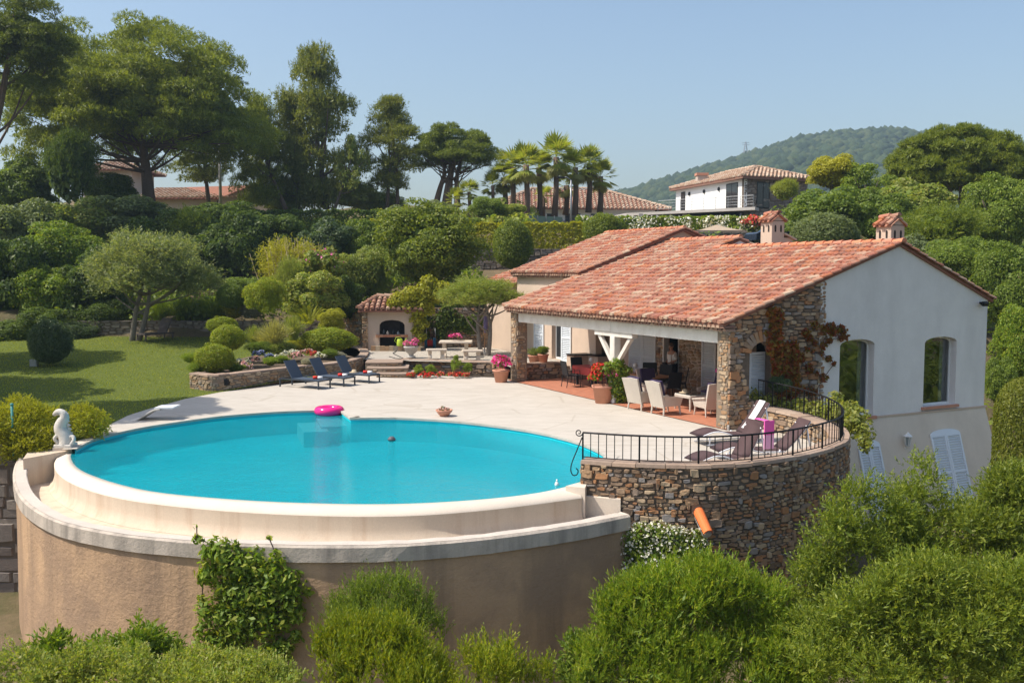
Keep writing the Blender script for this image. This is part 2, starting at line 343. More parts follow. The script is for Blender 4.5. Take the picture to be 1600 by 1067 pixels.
def m_pane():
    m, nt, b = newmat('pane_glass'); L = nt.links
    tr = N(nt, 'ShaderNodeBsdfTransparent'); tr.inputs[0].default_value = (.62,.66,.66,1); gl = N(nt, 'ShaderNodeBsdfGlossy'); gl.inputs['Roughness'].default_value = .02
    mx = N(nt, 'ShaderNodeMixShader'); mx.inputs[0].default_value = .17; L.new(tr.outputs[0], mx.inputs[1]); L.new(gl.outputs[0], mx.inputs[2])
    L.new(mx.outputs[0], nt.nodes['Material Output'].inputs[0]); return m
M['pane'] = m_pane()
m, nt, b = newmat('pink_vinyl'); b.inputs['Base Color'].default_value = (.85,.02,.22,1); b.inputs['Roughness'].default_value = .15; M['vinyl'] = m
# foliage
LF = dict(
 pine=[(.035,.055,.018),(.06,.085,.022),(.085,.11,.03)], pine_y=[(.05,.072,.024),(.075,.098,.032),(.105,.12,.042)],
 pine_b=[(.045,.07,.022),(.08,.11,.028),(.11,.14,.035)],
 dark=[(.022,.045,.016),(.04,.07,.022),(.06,.09,.028)], mid=[(.045,.08,.02),(.07,.11,.03),(.10,.14,.04)],
 grey=[(.075,.10,.05),(.11,.14,.075),(.15,.18,.10)], olive=[(.085,.115,.06),(.13,.165,.09),(.18,.21,.125)], olive_g=[(.08,.13,.04),(.12,.18,.06),(.17,.22,.09)],
 bright=[(.06,.10,.014),(.10,.135,.016),(.17,.165,.024)], lime=[(.13,.19,.015),(.20,.26,.02),(.28,.33,.03)],
 yellow=[(.22,.20,.025),(.30,.27,.03),(.18,.19,.03)], fresh=[(.05,.095,.014),(.085,.14,.022),(.13,.185,.035)],
 mastic=[(.046,.076,.018),(.074,.11,.026),(.125,.155,.04)], mastic_d=[(.042,.07,.018),(.068,.10,.026),(.11,.14,.035)], cyp=[(.055,.075,.018),(.08,.10,.022),(.11,.125,.032)], dark_b=[(.03,.055,.03),(.05,.08,.045),(.08,.11,.07)],
 vine=[(.05,.095,.018),(.08,.135,.028),(.13,.18,.045)], rust=[(.07,.075,.016),(.11,.024,.012),(.10,.085,.016),(.13,.05,.012),(.15,.028,.018),(.09,.09,.02)], vary=[(.14,.17,.03),(.26,.28,.07),(.10,.14,.03),(.33,.33,.13)],
 straw=[(.30,.22,.10),(.38,.29,.15),(.24,.18,.08)], palm=[(.08,.115,.03),(.12,.165,.04),(.17,.21,.07)], palm_dead=[(.22,.17,.09),(.28,.23,.12)], jas=[(.04,.08,.02),(.07,.11,.03),(.11,.15,.05)],
 grass=[(.08,.11,.02),(.12,.15,.03),(.16,.18,.04)], silver=[(.25,.27,.22),(.32,.34,.29)], box=[(.075,.125,.015),(.12,.18,.02),(.17,.23,.03)])
for k, c in LF.items():
    c = [tuple(min(v*f_, max(v, .36)) for v, f_ in zip(q, (1.9,1.85,1.6) if k in ('olive','grey','silver','dark_b') else (2.55, 2.3, 1.35))) for q in c]; M['L_'+k] = leaf('leaf_'+k, c, clump=.25 if k in ('box','grass','rust') else .5)
for k, c in dict(pink=[(.75,.10,.38),(.85,.25,.50),(.70,.05,.30)], red=[(.62,.02,.02),(.70,.05,.04),(.55,.01,.02)], white=[(.78,.76,.70),(.70,.68,.60)], magenta=[(.72,.03,.25),(.80,.10,.38)],
   rose=[(.75,.38,.42),(.80,.55,.55),(.70,.30,.36)], coral=[(.70,.08,.08),(.75,.15,.12)], blue=[(.25,.28,.55),(.35,.38,.65)]).items(): M['F_'+k] = leaf('petal_'+k, c, .25, clump=.1, var=.05)
# ------------------------------------------------------------------ world, sun, air
SUN_EL, SUN_AZ = R(54), np.array([-.98, -.18])          # sun stands high over the left
w = bpy.data.worlds.new('World'); sc.world = w; w.use_nodes = True; nt = w.node_tree
sky = nt.nodes.new('ShaderNodeTexSky'); sky.sky_type = 'NISHITA'; sky.sun_disc = False
sky.sun_elevation = SUN_EL; sky.sun_rotation = math.atan2(SUN_AZ[0], SUN_AZ[1]); sky.dust_density = 2.6; sky.air_density = 1.2; sky.ozone_density = 2.4
nt.links.new(sky.outputs[0], nt.nodes['Background'].inputs[0]); nt.nodes['Background'].inputs[1].default_value = .12
sl = bpy.data.lights.new('sun', 'SUN'); sl.energy = 4.0; sl.angle = R(.6); sl.color = (1, .93, .83)
so = bpy.data.objects.new('sun', sl); COL.objects.link(so); so.location = (-40, 0, 60)
sd = Vector((SUN_AZ[0]*math.cos(SUN_EL), SUN_AZ[1]*math.cos(SUN_EL), math.sin(SUN_EL)))
so.rotation_euler = sd.to_track_quat('Z', 'Y').to_euler()
sc.view_settings.view_transform = 'Standard'; sc.view_settings.look = 'None'; sc.view_settings.exposure = 0.52; sc.view_settings.gamma = 1
sc.cycles.use_denoising = True; sc.cycles.max_bounces = 6; sc.cycles.diffuse_bounces = 3; sc.cycles.glossy_bounces = 2; sc.cycles.transmission_bounces = 4
sc.cycles.transparent_max_bounces = 8; sc.cycles.volume_bounces = 0; sc.cycles.caustics_reflective = False; sc.cycles.caustics_refractive = False
HAZE = True
if HAZE:
    hz = MB().box(-520, 900, -40, 1150, -12, 150).build('haze', None); hz.display_type = 'WIRE'; tag(hz, kind='stuff')
    m, nt, b = newmat('air'); pv = nt.nodes.new('ShaderNodeVolumePrincipled'); pv.inputs['Density'].default_value = .00036; pv.inputs['Color'].default_value = (.62,.82,1,1); pv.inputs['Anisotropy'].default_value = .2
    nt.nodes.remove(b); nt.links.new(pv.outputs[0], nt.nodes['Material Output'].inputs['Volume']); hz.data.materials.append(m)
# ------------------------------------------------------------------ terrain
REAR = [(-14,26,-.1),(-20,26,-.2),(-30,26,-.3),(-14,32,0),(-24,32,0),(-12,40,.3),(-20,40,.3),(-32,40,.3),(-14,50,.8),(-22,50,.85),(-34,50,1),(-10,46,.55),
 (-8,52,1.6),(-16,56,2.2),(-26,56,2.4),(-38,56,3),(-16,62,4.2),(-26,62,4.6),(-40,62,5),(-14,70,6.8),(-26,70,7.2),(-40,70,7.8),(-26,80,8.2),(-12,80,8.0),(-45,80,8.8),(-12,100,11),(-40,110,13),
 (-3,51,1.9),(2,53,2.4),(-4,58,3.9),(3,59,4.3),(-4,64,5.6),(4,64,5.4),(10,64,5.6),(0,72,7.2),(12,72,7.4),(22,72,7.6),(0,85,9),(16,88,9.2),(30,90,9.5),(0,110,11),(25,110,11.5),
 (12,48,1.5),(20,48,1.2),(14,56,3.6),(24,56,3.4),(30,44,.4),(22,38,-1.2),(28,34,-2),(40,44,.5),(36,60,4),(48,70,6),(40,90,9),(60,110,11),(-70,60,5),(-90,110,12),(80,60,4),(100,120,12),(0,160,13),(-80,180,14),(90,180,14),(30,260,12),(-120,300,12),(160,300,14)]
FRONT = [(-14,22.5,-4.2),(-20,20,-3.2),(-30,20,-3),(-13,23.6,-3.6),(-4,17,-4.6),(2,17,-4.4),(6,19,-3.4),(10,22,-3.0),(14,26,-3.05),(16,30,-3.0),(19,31,-2.9),(0,11,-5.6),(9,13,-4.8),(-10,11,-5.6),(0,0,-7.5),(-30,0,-7),(30,0,-6.5),(22,24,-3),(30,20,-3.5),(60,20,-4),(-60,20,-4)]
def idw(pts, X, Y, p=3.2):
    num = np.zeros_like(X, float); den = np.zeros_like(X, float)
    for x, y, z in pts:
        wgt = 1.0/(((X-x)**2 + (Y-y)**2 + 1.5)**(p/2)); num += wgt*z; den += wgt
    return num/den
def front_edge(X):
    pc = np.array([[-300,24.6],[-12.6,24.6],[-10.2,24.6],[-9.6,22.8],[-8,20.6],[-5.5,19.2],[-3.7,18.9],[-1.5,19.2],[.6,20.3],[2.2,21.2],[3.8,20.6],[5.5,21.2],[6.8,22.4],[7.4,24.2],[7.5,27.2],[8.2,28.6],[15,32.3],[15.6,44],[17,46],[300,46]])
    return np.interp(X, pc[:,0], pc[:,1])
LAWN0 = 35.0
def lawnz(X, Y): return np.maximum(0, Y-LAWN0)*.055
def terr(X, Y):
    X = np.asarray(X, float); Y = np.asarray(Y, float)
    z = idw(REAR, X, Y)
    inl = (X < -7.5) & (Y > 25) & (Y < 51.5) & (X > -36); z = np.where(inl, lawnz(X, Y)-.12, z)
    plat = (Y > 24) & (Y < 49.3) & (X > -9.5) & (X < 3); z = np.where(plat, np.minimum(z, -.15), z)
    q = (X-C0[0])*E1[0] + (Y-C0[1])*E1[1]; t = (X-C0[0])*E2[0] + (Y-C0[1])*E2[1]
    z = np.where((q > -.5) & (q < 21) & (t > -8) & (t < 11), np.minimum(z, -.15), z)
    z = np.where((X > 1) & (X < 8) & (Y > 20) & (Y < 30), -.15, z)
    z = np.where((X > -13.4) & (X < 2.6) & (Y > 18) & (Y < 34) & ((X+4.5)**2*.62+(Y-25.5)**2 < 60), np.minimum(z, -2.0), z)
    z = np.where((Y < front_edge(X)), idw(FRONT, X, Y), z); return z
def tz(x, y): return float(terr(np.array([x]), np.array([y]))[0])
xs = np.concatenate([np.linspace(-300,-62,30), np.arange(-60,60.01,.5), np.linspace(62,330,32)]); ys = np.concatenate([np.arange(-20,90,.5), np.linspace(91,340,60)])
g = link('ground', grid_mesh('ground', xs, ys, terr), M['ground']); tag(g, kind='structure')
# far wooded hill
SIL = np.array([(700,330),(800,326),(880,312),(950,296),(1000,284),(1050,269),(1100,253),(1160,237),(1200,222),(1250,208),(1300,201),(1350,198),(1400,198),(1440,203),(1500,214),(1600,232),(1750,262),(1950,310)], float)
HY = 820.0
hx = (SIL[:,0]-800)/FPX*HY; hzv = 4.5 + (420-SIL[:,1])/FPX*HY
def hillz(X, Y):
    ridge = np.interp(X*HY/np.maximum(Y, 300), hx, hzv, left=10, right=8) - 9
    f = np.clip((Y-430)/(HY-430), 0, 1); back = np.clip(1-(Y-HY)/420, 0, 1)
    bumps = 5*np.sin(X*.021+1)*np.sin(Y*.017) + 3*np.sin(X*.05+Y*.03)
    return 6 + (ridge-6)*np.where(Y < HY, f**.8, back) + bumps*np.clip(1-abs(f-.5)*2, 0, 1)
hl = link('hill', grid_mesh('hill', np.linspace(-90, 800, 160), np.linspace(400, 1140, 90), hillz), M['hill']); tag(hl, kind='structure')
def ico_trees(n):
    base = bpy.data.meshes.new('tmp'); import bmesh as bm_
    b = bm_.new(); bm_.ops.create_icosphere(b, subdivisions=1, radius=1); vs = np.array([v.co[:] for v in b.verts]); fs = np.array([[v.index for v in f.verts] for f in b.faces]); b.free()
    X = rng.uniform(-20, 700, n*2); Y = rng.uniform(430, 835, n*2); keep = np.abs(X/Y*FPX+800-1200) < 520; X, Y = X[keep][:n], Y[keep][:n]; Z = hillz(X, Y); n = len(X)
    r = rng.uniform(2.6, 5.8, n)
    co = vs[None]*(r[:,None,None]*rng.uniform(.75,1.25,(n,12,1)))*np.array([1,1,.95]) + np.stack([X,Y,Z+r*.35],-1)[:,None,:]
    F = (fs[None] + (np.arange(n)*12)[:,None,None]).reshape(-1,3)
    me = bpy.data.meshes.new('hill_forest'); me.vertices.add(n*12); me.vertices.foreach_set('co', co.astype(np.float32).ravel())
    me.loops.add(F.size); me.loops.foreach_set('vertex_index', F.astype(np.int32).ravel()); me.polygons.add(len(F)); me.polygons.foreach_set('loop_start', np.arange(0, F.size, 3, dtype=np.int32))
    me.update(calc_edges=True); return me
M['L_hill'] = isle('hill_canopy', [(.018,.034,.013),(.034,.055,.018),(.045,.066,.024),(.025,.043,.015),(.058,.075,.026)], .9, bs=0, nv=.2)
o = link('forest', ico_trees(9000), M['L_hill']); tag(o, 'dense dark green woodland covering the far hill', 'woodland', kind='stuff')
# ------------------------------------------------------------------ foliage makers
def unit(a): return a/(np.linalg.norm(a, axis=-1, keepdims=True)+1e-9)
def leafquads(C, A, Nn, L, W):           # leaf lozenges: centre, axis, normal, length, width
    S = unit(np.cross(A, Nn)); L = L[:,None]; W = W[:,None]; mid = C + A*L*.05
    return np.stack([C-A*L*.5, mid+S*W*.5, C+A*L*.5, mid-S*W*.5], 1)
def rdir(n): return unit(rng.normal(size=(n,3)))
def blobs_in(c, r, k, rb, lo=-1.0, shell=(.55,.98), jit=.35):
    d = rdir(k*3); d = d[d[:,2] > lo][:k]; k = len(d); u = rng.uniform(shell[0], shell[1], k)
    cc = np.array(c) + d*u[:,None]*np.array(r); rr = rb*rng.uniform(1-jit, 1+jit, k)
    return cc, np.stack([rr, rr, rr*rng.uniform(.75,1,k)], 1)
def foliage(bc, br, n, size, asp=.5, lo=-.55, fill=.3, axis='rand', up=0.0, nj=.6, sv=.5):
    """leaves over a set of ellipsoid clumps"""
    a = br[:,0]*br[:,2]; i = rng.choice(len(bc), n, p=a/a.sum()); d = rdir(n); d[:,2] = np.where(d[:,2] < lo, -d[:,2], d[:,2])
    u = 1 - fill*rng.random(n)**1.5; C = bc[i] + d*br[i]*u[:,None]
    nn = unit(d + nj*rng.normal(size=(n,3)) + np.array([0,0,.25]))
    if axis == 'rand': A = unit(np.cross(nn, rdir(n)))
    else: A = unit(d*(1-up) + np.array([0,0,up]) + .45*rng.normal(size=(n,3))); nn = unit(np.cross(A, rdir(n)))
    L = size*rng.uniform(1-sv, 1+sv, n); return leafquads(C, A, nn, L, L*asp)
def sprigs(bc, br, n, nl, length, lsize, asp, lo=-.4, fill=.25, up=.35, spread=.7, jit=.3, stray=.0):
    """small leafy shoots standing out of the clumps"""
    a = br[:,0]*br[:,2]; i = rng.choice(len(bc), n, p=a/a.sum()); d = rdir(n); d[:,2] = np.where(d[:,2] < lo, -d[:,2], d[:,2])
    P = bc[i] + d*br[i]*np.where(rng.random(n) < stray, 1+.45*rng.random(n), 1-fill*rng.random(n))[:,None]; A = unit(d*(1-up) + np.array([0,0,up*1.3]) + jit*rng.normal(size=(n,3)))
    ln = length*rng.uniform(.6,1.35,n); k = np.tile(np.linspace(.1,1,nl), n); P = np.repeat(P, nl, 0); A2 = np.repeat(A, nl, 0); ln2 = np.repeat(ln, nl)
    C = P + A2*(k*ln2)[:,None]; side = unit(np.cross(A2, rdir(n*nl))); La = unit(A2*(.55+.5*k[:,None]) + side*spread)
    L = lsize*rng.uniform(.7,1.25,n*nl)*(1.05-.35*k); return leafquads(C + La*L[:,None]*.4, La, unit(np.cross(La, rdir(n*nl))), L, L*asp)
PROTO = {}
def proto(key, fn, var):
    k = (key, var)
    if k not in PROTO: PROTO[k] = quads(key+'_crown', fn())
    return PROTO[k]
c1 = np.zeros((1,3)); r1 = np.ones((1,3))
def f_bush():
    bc, br = blobs_in((0,0,0), (.80,.80,.76), 38, .29, -.75); return np.concatenate([foliage(bc, br, 20000, .07, .55, fill=.4), foliage(c1, r1*.6, 1800, .12, .7, lo=-1)])
def f_bush_fine():
    bc, br = blobs_in((0,0,0), (.80,.80,.78), 60, .25, -.75); return np.concatenate([foliage(bc, br, 26000, .052, .5, fill=.4), foliage(c1, r1*.62, 2200, .1, .7, lo=-1)])
def f_ball():
    d = rdir(46); bc = d*.84*rng.uniform(.93,1.06,(46,1)); br = np.full((46,3), .24); return np.concatenate([foliage(c1, r1*.93, 9500, .062, .6, lo=-1, fill=.14, nj=.8), foliage(bc, br, 6500, .062, .6, fill=.5), foliage(c1, r1*.8, 1200, .2, .8, lo=-1, fill=.1)])
def f_open():
    bc, br = blobs_in((0,0,0), (.85,.85,.85), 26, .27, -.8, (.3,1)); return foliage(bc, br, 6500, .085, .45, fill=.6)
def f_olive():
    bc, br = blobs_in((0,0,.02), (.80,.80,.72), 60, .25, -.6); return np.concatenate([sprigs(bc, br, 5200, 7, .16, .07, .26, fill=.45), foliage(c1, r1*np.array([.66,.66,.5]), 3200, .08, .4, lo=-.5)])
def f_dense():
    bc, br = blobs_in((0,0,0), (.80,.80,.78), 75, .24, -.75); return np.concatenate([foliage(bc, br, 30000, .05, .5, fill=.35), foliage(c1, r1*.64, 3500, .08, .7, lo=-1)])
def f_dome():                            # clipped flat-bottomed dome
    v = foliage(c1, r1*np.array([1,1,1]), 12500, .07, .6, lo=-.1, fill=.12, nj=.8); bc, br = blobs_in((0,0,0), (.9,.9,.9), 50, .14, -.1, (.9,1)); return np.concatenate([v, foliage(bc, br, 3500, .07, .6, lo=-.2, fill=.5), foliage(c1, r1*.8, 900, .2, .8, lo=-.1, fill=.1)])
def f_spray():
    bc, br = blobs_in((0,0,0), (.75,.75,.72), 40, .3, -.6); return np.concatenate([sprigs(bc, br, 3000, 8, .20, .085, .2, up=.5), foliage(bc, br*.9, 2500, .11, .4), foliage(c1, r1*.7, 900, .2, .6, lo=-1)])
def f_pineclump():                       # one umbrella of needle tufts, unit radii
    bc, br = blobs_in((0,0,-.15), (.84,.84,.86), 95, .185, -.12, (.72,1.0)); b2, r2 = blobs_in((0,0,-.1), (.8,.8,.6), 40, .16, -.25, (.35,.75))
    return np.concatenate([sprigs(bc, br, 5600, 8, .07, .062, .16, lo=-.25, fill=.4, up=.5, spread=.8), sprigs(b2, r2, 1300, 8, .07, .062, .16, lo=-.5, fill=.6, up=.3), foliage(bc, br*.8, 2600, .085, .5, lo=-.4)])
def f_pinetall():
    zs = rng.uniform(-1, 1, 110); rr = np.clip(1.0-np.abs(zs+.25)*.68, .12, 1)*rng.uniform(.2,1,110); an = rng.uniform(0,2*PI,110)
    bc = np.stack([rr*np.cos(an), rr*np.sin(an), zs], 1); q = rng.uniform(.14,.27,110); br = np.stack([q*1.3,q*1.3,q*.55],1)
    return np.concatenate([sprigs(bc, br, 5200, 8, .085, .07, .18, lo=-.5, fill=.5, up=.45, spread=.8), foliage(bc, br*.9, 6500, .075, .4, lo=-.5)])
def f_cyp():
    n = 11000; z = rng.uniform(-1,1,n); an = rng.uniform(0,2*PI,n); r = (1-np.clip(z,0,1)**2.2*.92)*(1-.12*rng.random(n))*(1+.05*np.sin(an*7+z*9)); d = np.stack([np.cos(an),np.sin(an),.2+0*z],1)
    C = np.stack([r*np.cos(an), r*np.sin(an), z],1); A = unit(np.array([0,0,1.0])+.5*d+.35*rng.normal(size=(n,3))); L = .10*rng.uniform(.6,1.4,n); return leafquads(C, A, unit(np.cross(A, rdir(n))), L, L*.45)
def f_grassy():
    n = 900; an = rng.uniform(0,2*PI,n); lean = rng.uniform(.0,.75,n); p = rng.normal(size=(n,2))*.18; h = rng.uniform(.6,1.15,n); out = []
    d0 = np.stack([np.cos(an)*lean, np.sin(an)*lean, np.ones(n)],1); base = np.concatenate([p, np.full((n,1),-1.0)],1); q = base
    for k in range(3):
        dk = unit(d0*np.array([1,1,1]) + np.array([0,0,-.55*k])*lean[:,None]); C = q + dk*(h*.62/2)[:,None]; out.append(leafquads(C, dk, unit(np.cross(dk, rdir(n))), h*.72, np.full(n,.03))); q = q + dk*(h*.62)[:,None]
    return np.concatenate(out)
FN = dict(bush=f_bush, fine=f_bush_fine, ball=f_ball, open=f_open, olive=f_olive, dense=f_dense, dome=f_dome, spray=f_spray, pine=f_pineclump, pinetall=f_pinetall, cyp=f_cyp, grassy=f_grassy)
NV = dict(bush=4, fine=3, open=2, spray=3, pinetall=2, pine=2)
seedn = [0]
def crown_obj(name, style, matname, c, rad, parent=None, rz=None):
    seedn[0] += 1; var = seedn[0] % NV.get(style, 1); me = proto(style, FN[style], var)
    key = (style, var, matname)
    if key not in PROTO: mm = me.copy(); mm.materials.clear(); mm.materials.append(M[matname]); PROTO[key] = mm
    o = link(name, PROTO[key], None, parent); off = wloc(parent) if parent is not None else 0
    o.location = tuple(np.array(c, float) - off); o.scale = tuple(float(v) for v in rad); o.rotation_euler = (0, 0, random.uniform(0, 2*PI) if rz is None else rz); return o
def bez(p, q, r, n=6): t = np.linspace(0,1,n)[:,None]; p, q, r = (np.array(v,float) for v in (p,q,r)); return (1-t)**2*p + 2*t*(1-t)*q + t*t*r
# ------------------------------------------------------------------ masonry
def path_at(P, cum, s):
    i = min(max(np.searchsorted(cum, s) - 1, 0), len(P)-2); f = (s-cum[i])/(cum[i+1]-cum[i]); return P[i] + (P[i+1]-P[i])*f, i
def stone_face(mb, P, z0, z1, side=1, hs=(.06,.15), ls=(.14,.5), gap=.012, pro=(.012,.05), holes=None, big=.07, clip=None, jt=.30):
    """rubble stones on the vertical surface along path P; side=1 faces right of travel. z0,z1: floats or functions of arc length"""
    P = np.array([p[:2] for p in P], float); seg = np.linalg.norm(np.diff(P, axis=0), axis=1); cum = np.concatenate([[0], np.cumsum(seg)]); T = cum[-1]
    f0 = z0 if callable(z0) else (lambda s: z0); f1 = z1 if callable(z1) else (lambda s: z1)
    nrm = []
    for i in range(len(P)-1): d = (P[i+1]-P[i])/seg[i]; nrm.append(np.array([d[1], -d[0]])*side)
    zmin = min(f0(s) for s in np.linspace(0,T,20)); zmax = max(f1(s) for s in np.linspace(0,T,20)); z = zmin
    while z < zmax - .02:
        h = random.uniform(*hs); s = -random.uniform(0, ls[0])
        while s < T:
            l = random.uniform(*ls)*(.7 if h < .09 else 1); a, b = max(s,0)+gap/2, min(s+l, T)-gap/2; s += l
            if b-a < .05: continue
            sm = (a+b)/2; wob = .045*math.sin(sm*1.9+z*3)+.025*math.sin(sm*5.1+z*7); zb, zt = z+gap/2+wob, z+h-gap/2+wob; extra = 0
            if random.random() < big: zt += random.uniform(.04,.13); extra = .02
            lo, hi = f0(sm), f1(sm)
            if zt > hi: zt = hi
            if zb < lo: zb = lo
            if zt-zb < .025: continue
            if holes and holes(sm, (zb+zt)/2): continue
            if clip and not clip(sm, zt): continue
            p = random.uniform(*pro)+extra; pa, ia = path_at(P,cum,a); pb, ib = path_at(P,cum,b); na, nb = nrm[ia], nrm[ib]
            j = lambda k=jt: random.uniform(-.06, k)*min(h, l)
            u_ = random.uniform(.3,.7); pm = pa+(pb-pa)*u_; u2 = random.uniform(.3,.7); pm2 = pa+(pb-pa)*u2; k_ = (1.0 if jt > .2 else 0)*min(h,l); ea, eb = (pb-pa)*random.uniform(0,.10)*(jt > .2), (pb-pa)*random.uniform(0,.10)*(jt > .2)
            cs = [(pa+ea,na,a,zb+j(),0),(pm,na,a,zb-k_*random.uniform(-.06,.12),0),(pb-eb,nb,b,zb+j(),1),(pb-ea,nb,b,zt-j(),1),(pm2,na,a,zt+k_*random.uniform(-.06,.14),0),(pa+eb,na,a,zt-j(),0)]; back, fr = [], []
            mid = np.array([(pa+pb)[0]/2,(pa+pb)[1]/2,(zb+zt)/2])
            for q, nn, ss, zz, _ in cs:
                back.append((q[0]-nn[0]*.02, q[1]-nn[1]*.02, zz)); f = np.array([q[0],q[1],zz])*.86+mid*.14; fr.append((f[0]+nn[0]*p*random.uniform(.7,1.1), f[1]+nn[1]*p*random.uniform(.7,1.1), f[2]))
            vs = back+fr; fs = [(6,7,8,9,10,11)]+[(q_,(q_+1)%6,6+(q_+1)%6,6+q_) for q_ in range(6)]
            if side < 0: fs = [t[::-1] for t in fs]
            mb.add(vs, fs)
        z += h
    return mb
def offs(P, d):                          # offset polyline to the right by d
    P = np.array([p[:2] for p in P], float); out = []
    for i in range(len(P)):
        a = P[max(i-1,0)]; b = P[min(i+1,len(P)-1)]; t = (b-a)/np.linalg.norm(b-a); out.append(P[i] + np.array([t[1],-t[0]])*d)
    return np.array(out)
def wall_core(mb, P, Q, z0, z1):         # solid strip between path P and offset path Q
    f0 = z0 if callable(z0) else (lambda s: z0); f1 = z1 if callable(z1) else (lambda s: z1)
    cum = np.concatenate([[0], np.cumsum(np.linalg.norm(np.diff(np.array(P), axis=0), axis=1))]); rows = []
    for i in range(len(P)): a, b = f0(cum[i]), f1(cum[i]); rows.append([(*P[i],a),(*P[i],b),(*Q[i],b),(*Q[i],a)])
    n = len(rows); mb.loft(rows, True); k = len(mb.v)-4*n; mb.f += [(k,k+1,k+2,k+3), (k+4*n-1,k+4*n-2,k+4*n-3,k+4*n-4)]; return mb
def resample(P, step):
    P = np.array([p[:2] for p in P], float); cum = np.concatenate([[0], np.cumsum(np.linalg.norm(np.diff(P,axis=0),axis=1))]); n = max(2, int(cum[-1]/step)+1); s = np.linspace(0,cum[-1],n)
    return np.stack([np.interp(s,cum,P[:,0]), np.interp(s,cum,P[:,1])],1)
def smooth(P, n=3, closed=False):        # Chaikin
    P = np.array(P, float)
    for _ in range(n):
        Q = P if not closed else np.vstack([P,P[:1]]); a = Q[:-1]*.75+Q[1:]*.25; b = Q[:-1]*.25+Q[1:]*.75; R_ = np.empty((2*len(a),P.shape[1])); R_[0::2]=a; R_[1::2]=b
        P = R_ if closed else np.vstack([P[:1],R_,P[-1:]])
    return P
def cap_stones(mb, P, Q, z, th=.06, over=.03, ln=(.35,.7), zf=None):
    P = np.array(P); Q = np.array(Q); cum = np.concatenate([[0], np.cumsum(np.linalg.norm(np.diff(P,axis=0),axis=1))]); s = 0; T = cum[-1]
    while s < T-.05:
        e = min(T, s+random.uniform(*ln)); k = max(2, int((e-s)/.25)+1); rows = []; dz = random.uniform(-.008,.012)
        for u in np.linspace(s+.006, e-.006, k):
            a,_ = path_at(P,cum,u); i = min(max(np.searchsorted(cum,u)-1,0),len(P)-2); f = (u-cum[i])/(cum[i+1]-cum[i]); b = Q[i]+(Q[i+1]-Q[i])*f; d = (a-b)/np.linalg.norm(a-b); a2 = a+d*over; b2 = b-d*over; zz = (zf(u) if zf else z)+dz
            rows.append([(*a2,zz),(*(a2-d*.015),zz+th),(*(b2+d*.015),zz+th),(*b2,zz)])
        n = len(rows); mb.loft(rows, True); q = len(mb.v)-4*n; mb.f += [(q,q+1,q+2,q+3),(q+4*n-1,q+4*n-2,q+4*n-3,q+4*n-4)]; s = e
    return mb
# ------------------------------------------------------------------ canal tiles
def half_tube(mb, a, b, ra, rb, up, n=5):
    a = np.array(a,float); b = np.array(b,float); d = unit(b-a); s = np.cross(d, up); s /= np.linalg.norm(s); u = np.cross(s, d); vs = []
    for c, r in ((a,ra),(b,rb)):
        for j in range(n+1): t = PI*j/n; vs.append(c + s*r*math.cos(t) + u*r*math.sin(t)*1.05)
    fs = [(j,j+1,n+2+j,n+1+j) for j in range(n)]; fs.append(tuple(range(n,-1,-1))); return mb.add(vs, fs)
def tile_field(o, eu, ev, W, H, sp=.225, ex=.37, skip=None):
    """rows of overlapping canal tiles; o = lower corner, eu along eave, ev up the slope"""
    o, eu, ev = (np.array(v,float) for v in (o,eu,ev)); nn = np.cross(eu, ev); nn *= np.sign(nn[2]); mb = MB(); nc = int(W/sp); nr = int(H/ex)+1
    for i in range(nc):
        for k in range(nr):
            if k*ex > H-.1: continue
            u = (i+.5)*W/nc + random.uniform(-.012,.012); v = k*ex - .05 + random.uniform(-.025,.025); v2 = min(v+.47, H)
            if skip and skip(u, v): continue
            lift = random.uniform(.035,.06); a = o+eu*u+ev*v+nn*lift; b = o+eu*(u+random.uniform(-.008,.008))+ev*v2+nn*.008; half_tube(mb, a, b, .094*sp/.225, .07*sp/.225, nn)
    return mb
def ridge_row(a, b, r=.12, step=.4, up=UP):
    a = np.array(a,float); b = np.array(b,float); L = np.linalg.norm(b-a); n = max(1,int(L/step)); mb = MB(); d = (b-a)/L
    for i in range(n): half_tube(mb, a+d*(i*L/n)+up*.03, a+d*((i+1)*L/n+.06)+up*.0, r, r*.84, np.array(up), 6)
    return mb
def genoise(a, b, out, rows=2, sp=.19, drop=.09):
    a = np.array(a,float); b = np.array(b,float); L = np.linalg.norm(b-a); d = (b-a)/L; mb = MB(); n = int(L/sp)
    for r in range(rows):
        z = -drop*(r+1)
        for i in range(n): p = a + d*((i+.5)*L/n) + np.array([0,0,z]); half_tube(mb, p+np.array(out)*(.0-.085*r), p-np.array(out)*.42, .082, .08, UP, 5)
    return mb
# ================================================================== POOL AND TERRACE
def gp(lst, z=0): return np.array([G(x, y, z if len(q) == 0 else q[0])[:3] for x, y, *q in lst])
back = gp([(117,702),(129.5,694),(149,685),(187,675),(226,667),(259,662),(300,656),(341,650.5),(396,645.8),(437,643.2),(490,641.3),(531,640.6)])
back2 = gp([(548,653.2),(590,652.6),(629,652.8),(701,656.8),(773,664.5),(845,675.5),(902,690),(931,702),(948,712)])
frontw = gp([(117,703),(111.5,709),(110,715),(116,727),(129.5,737),(149,745),(179,755),(223,766),(272.5,773),(341,779),(424,784.5),(520,787.4),(586,788.2),(658,786.7),(730,782.5),(787.5,777.5),(831,772),(859,767),(886,760.5)], -.12)
TL = [(1.45,19.98),(2.12,19.70),(2.97,19.48),(3.83,19.40),(4.76,19.58),(5.77,20.07),(6.75,20.87),(7.6,21.8),(8.12,22.8),(8.36,23.9),(8.28,25.0),(7.98,26.0),(7.5,26.85),(7.15,27.35)]
TP = resample(smooth(TL, 2), .22); TPin = offs(TP, -.42)
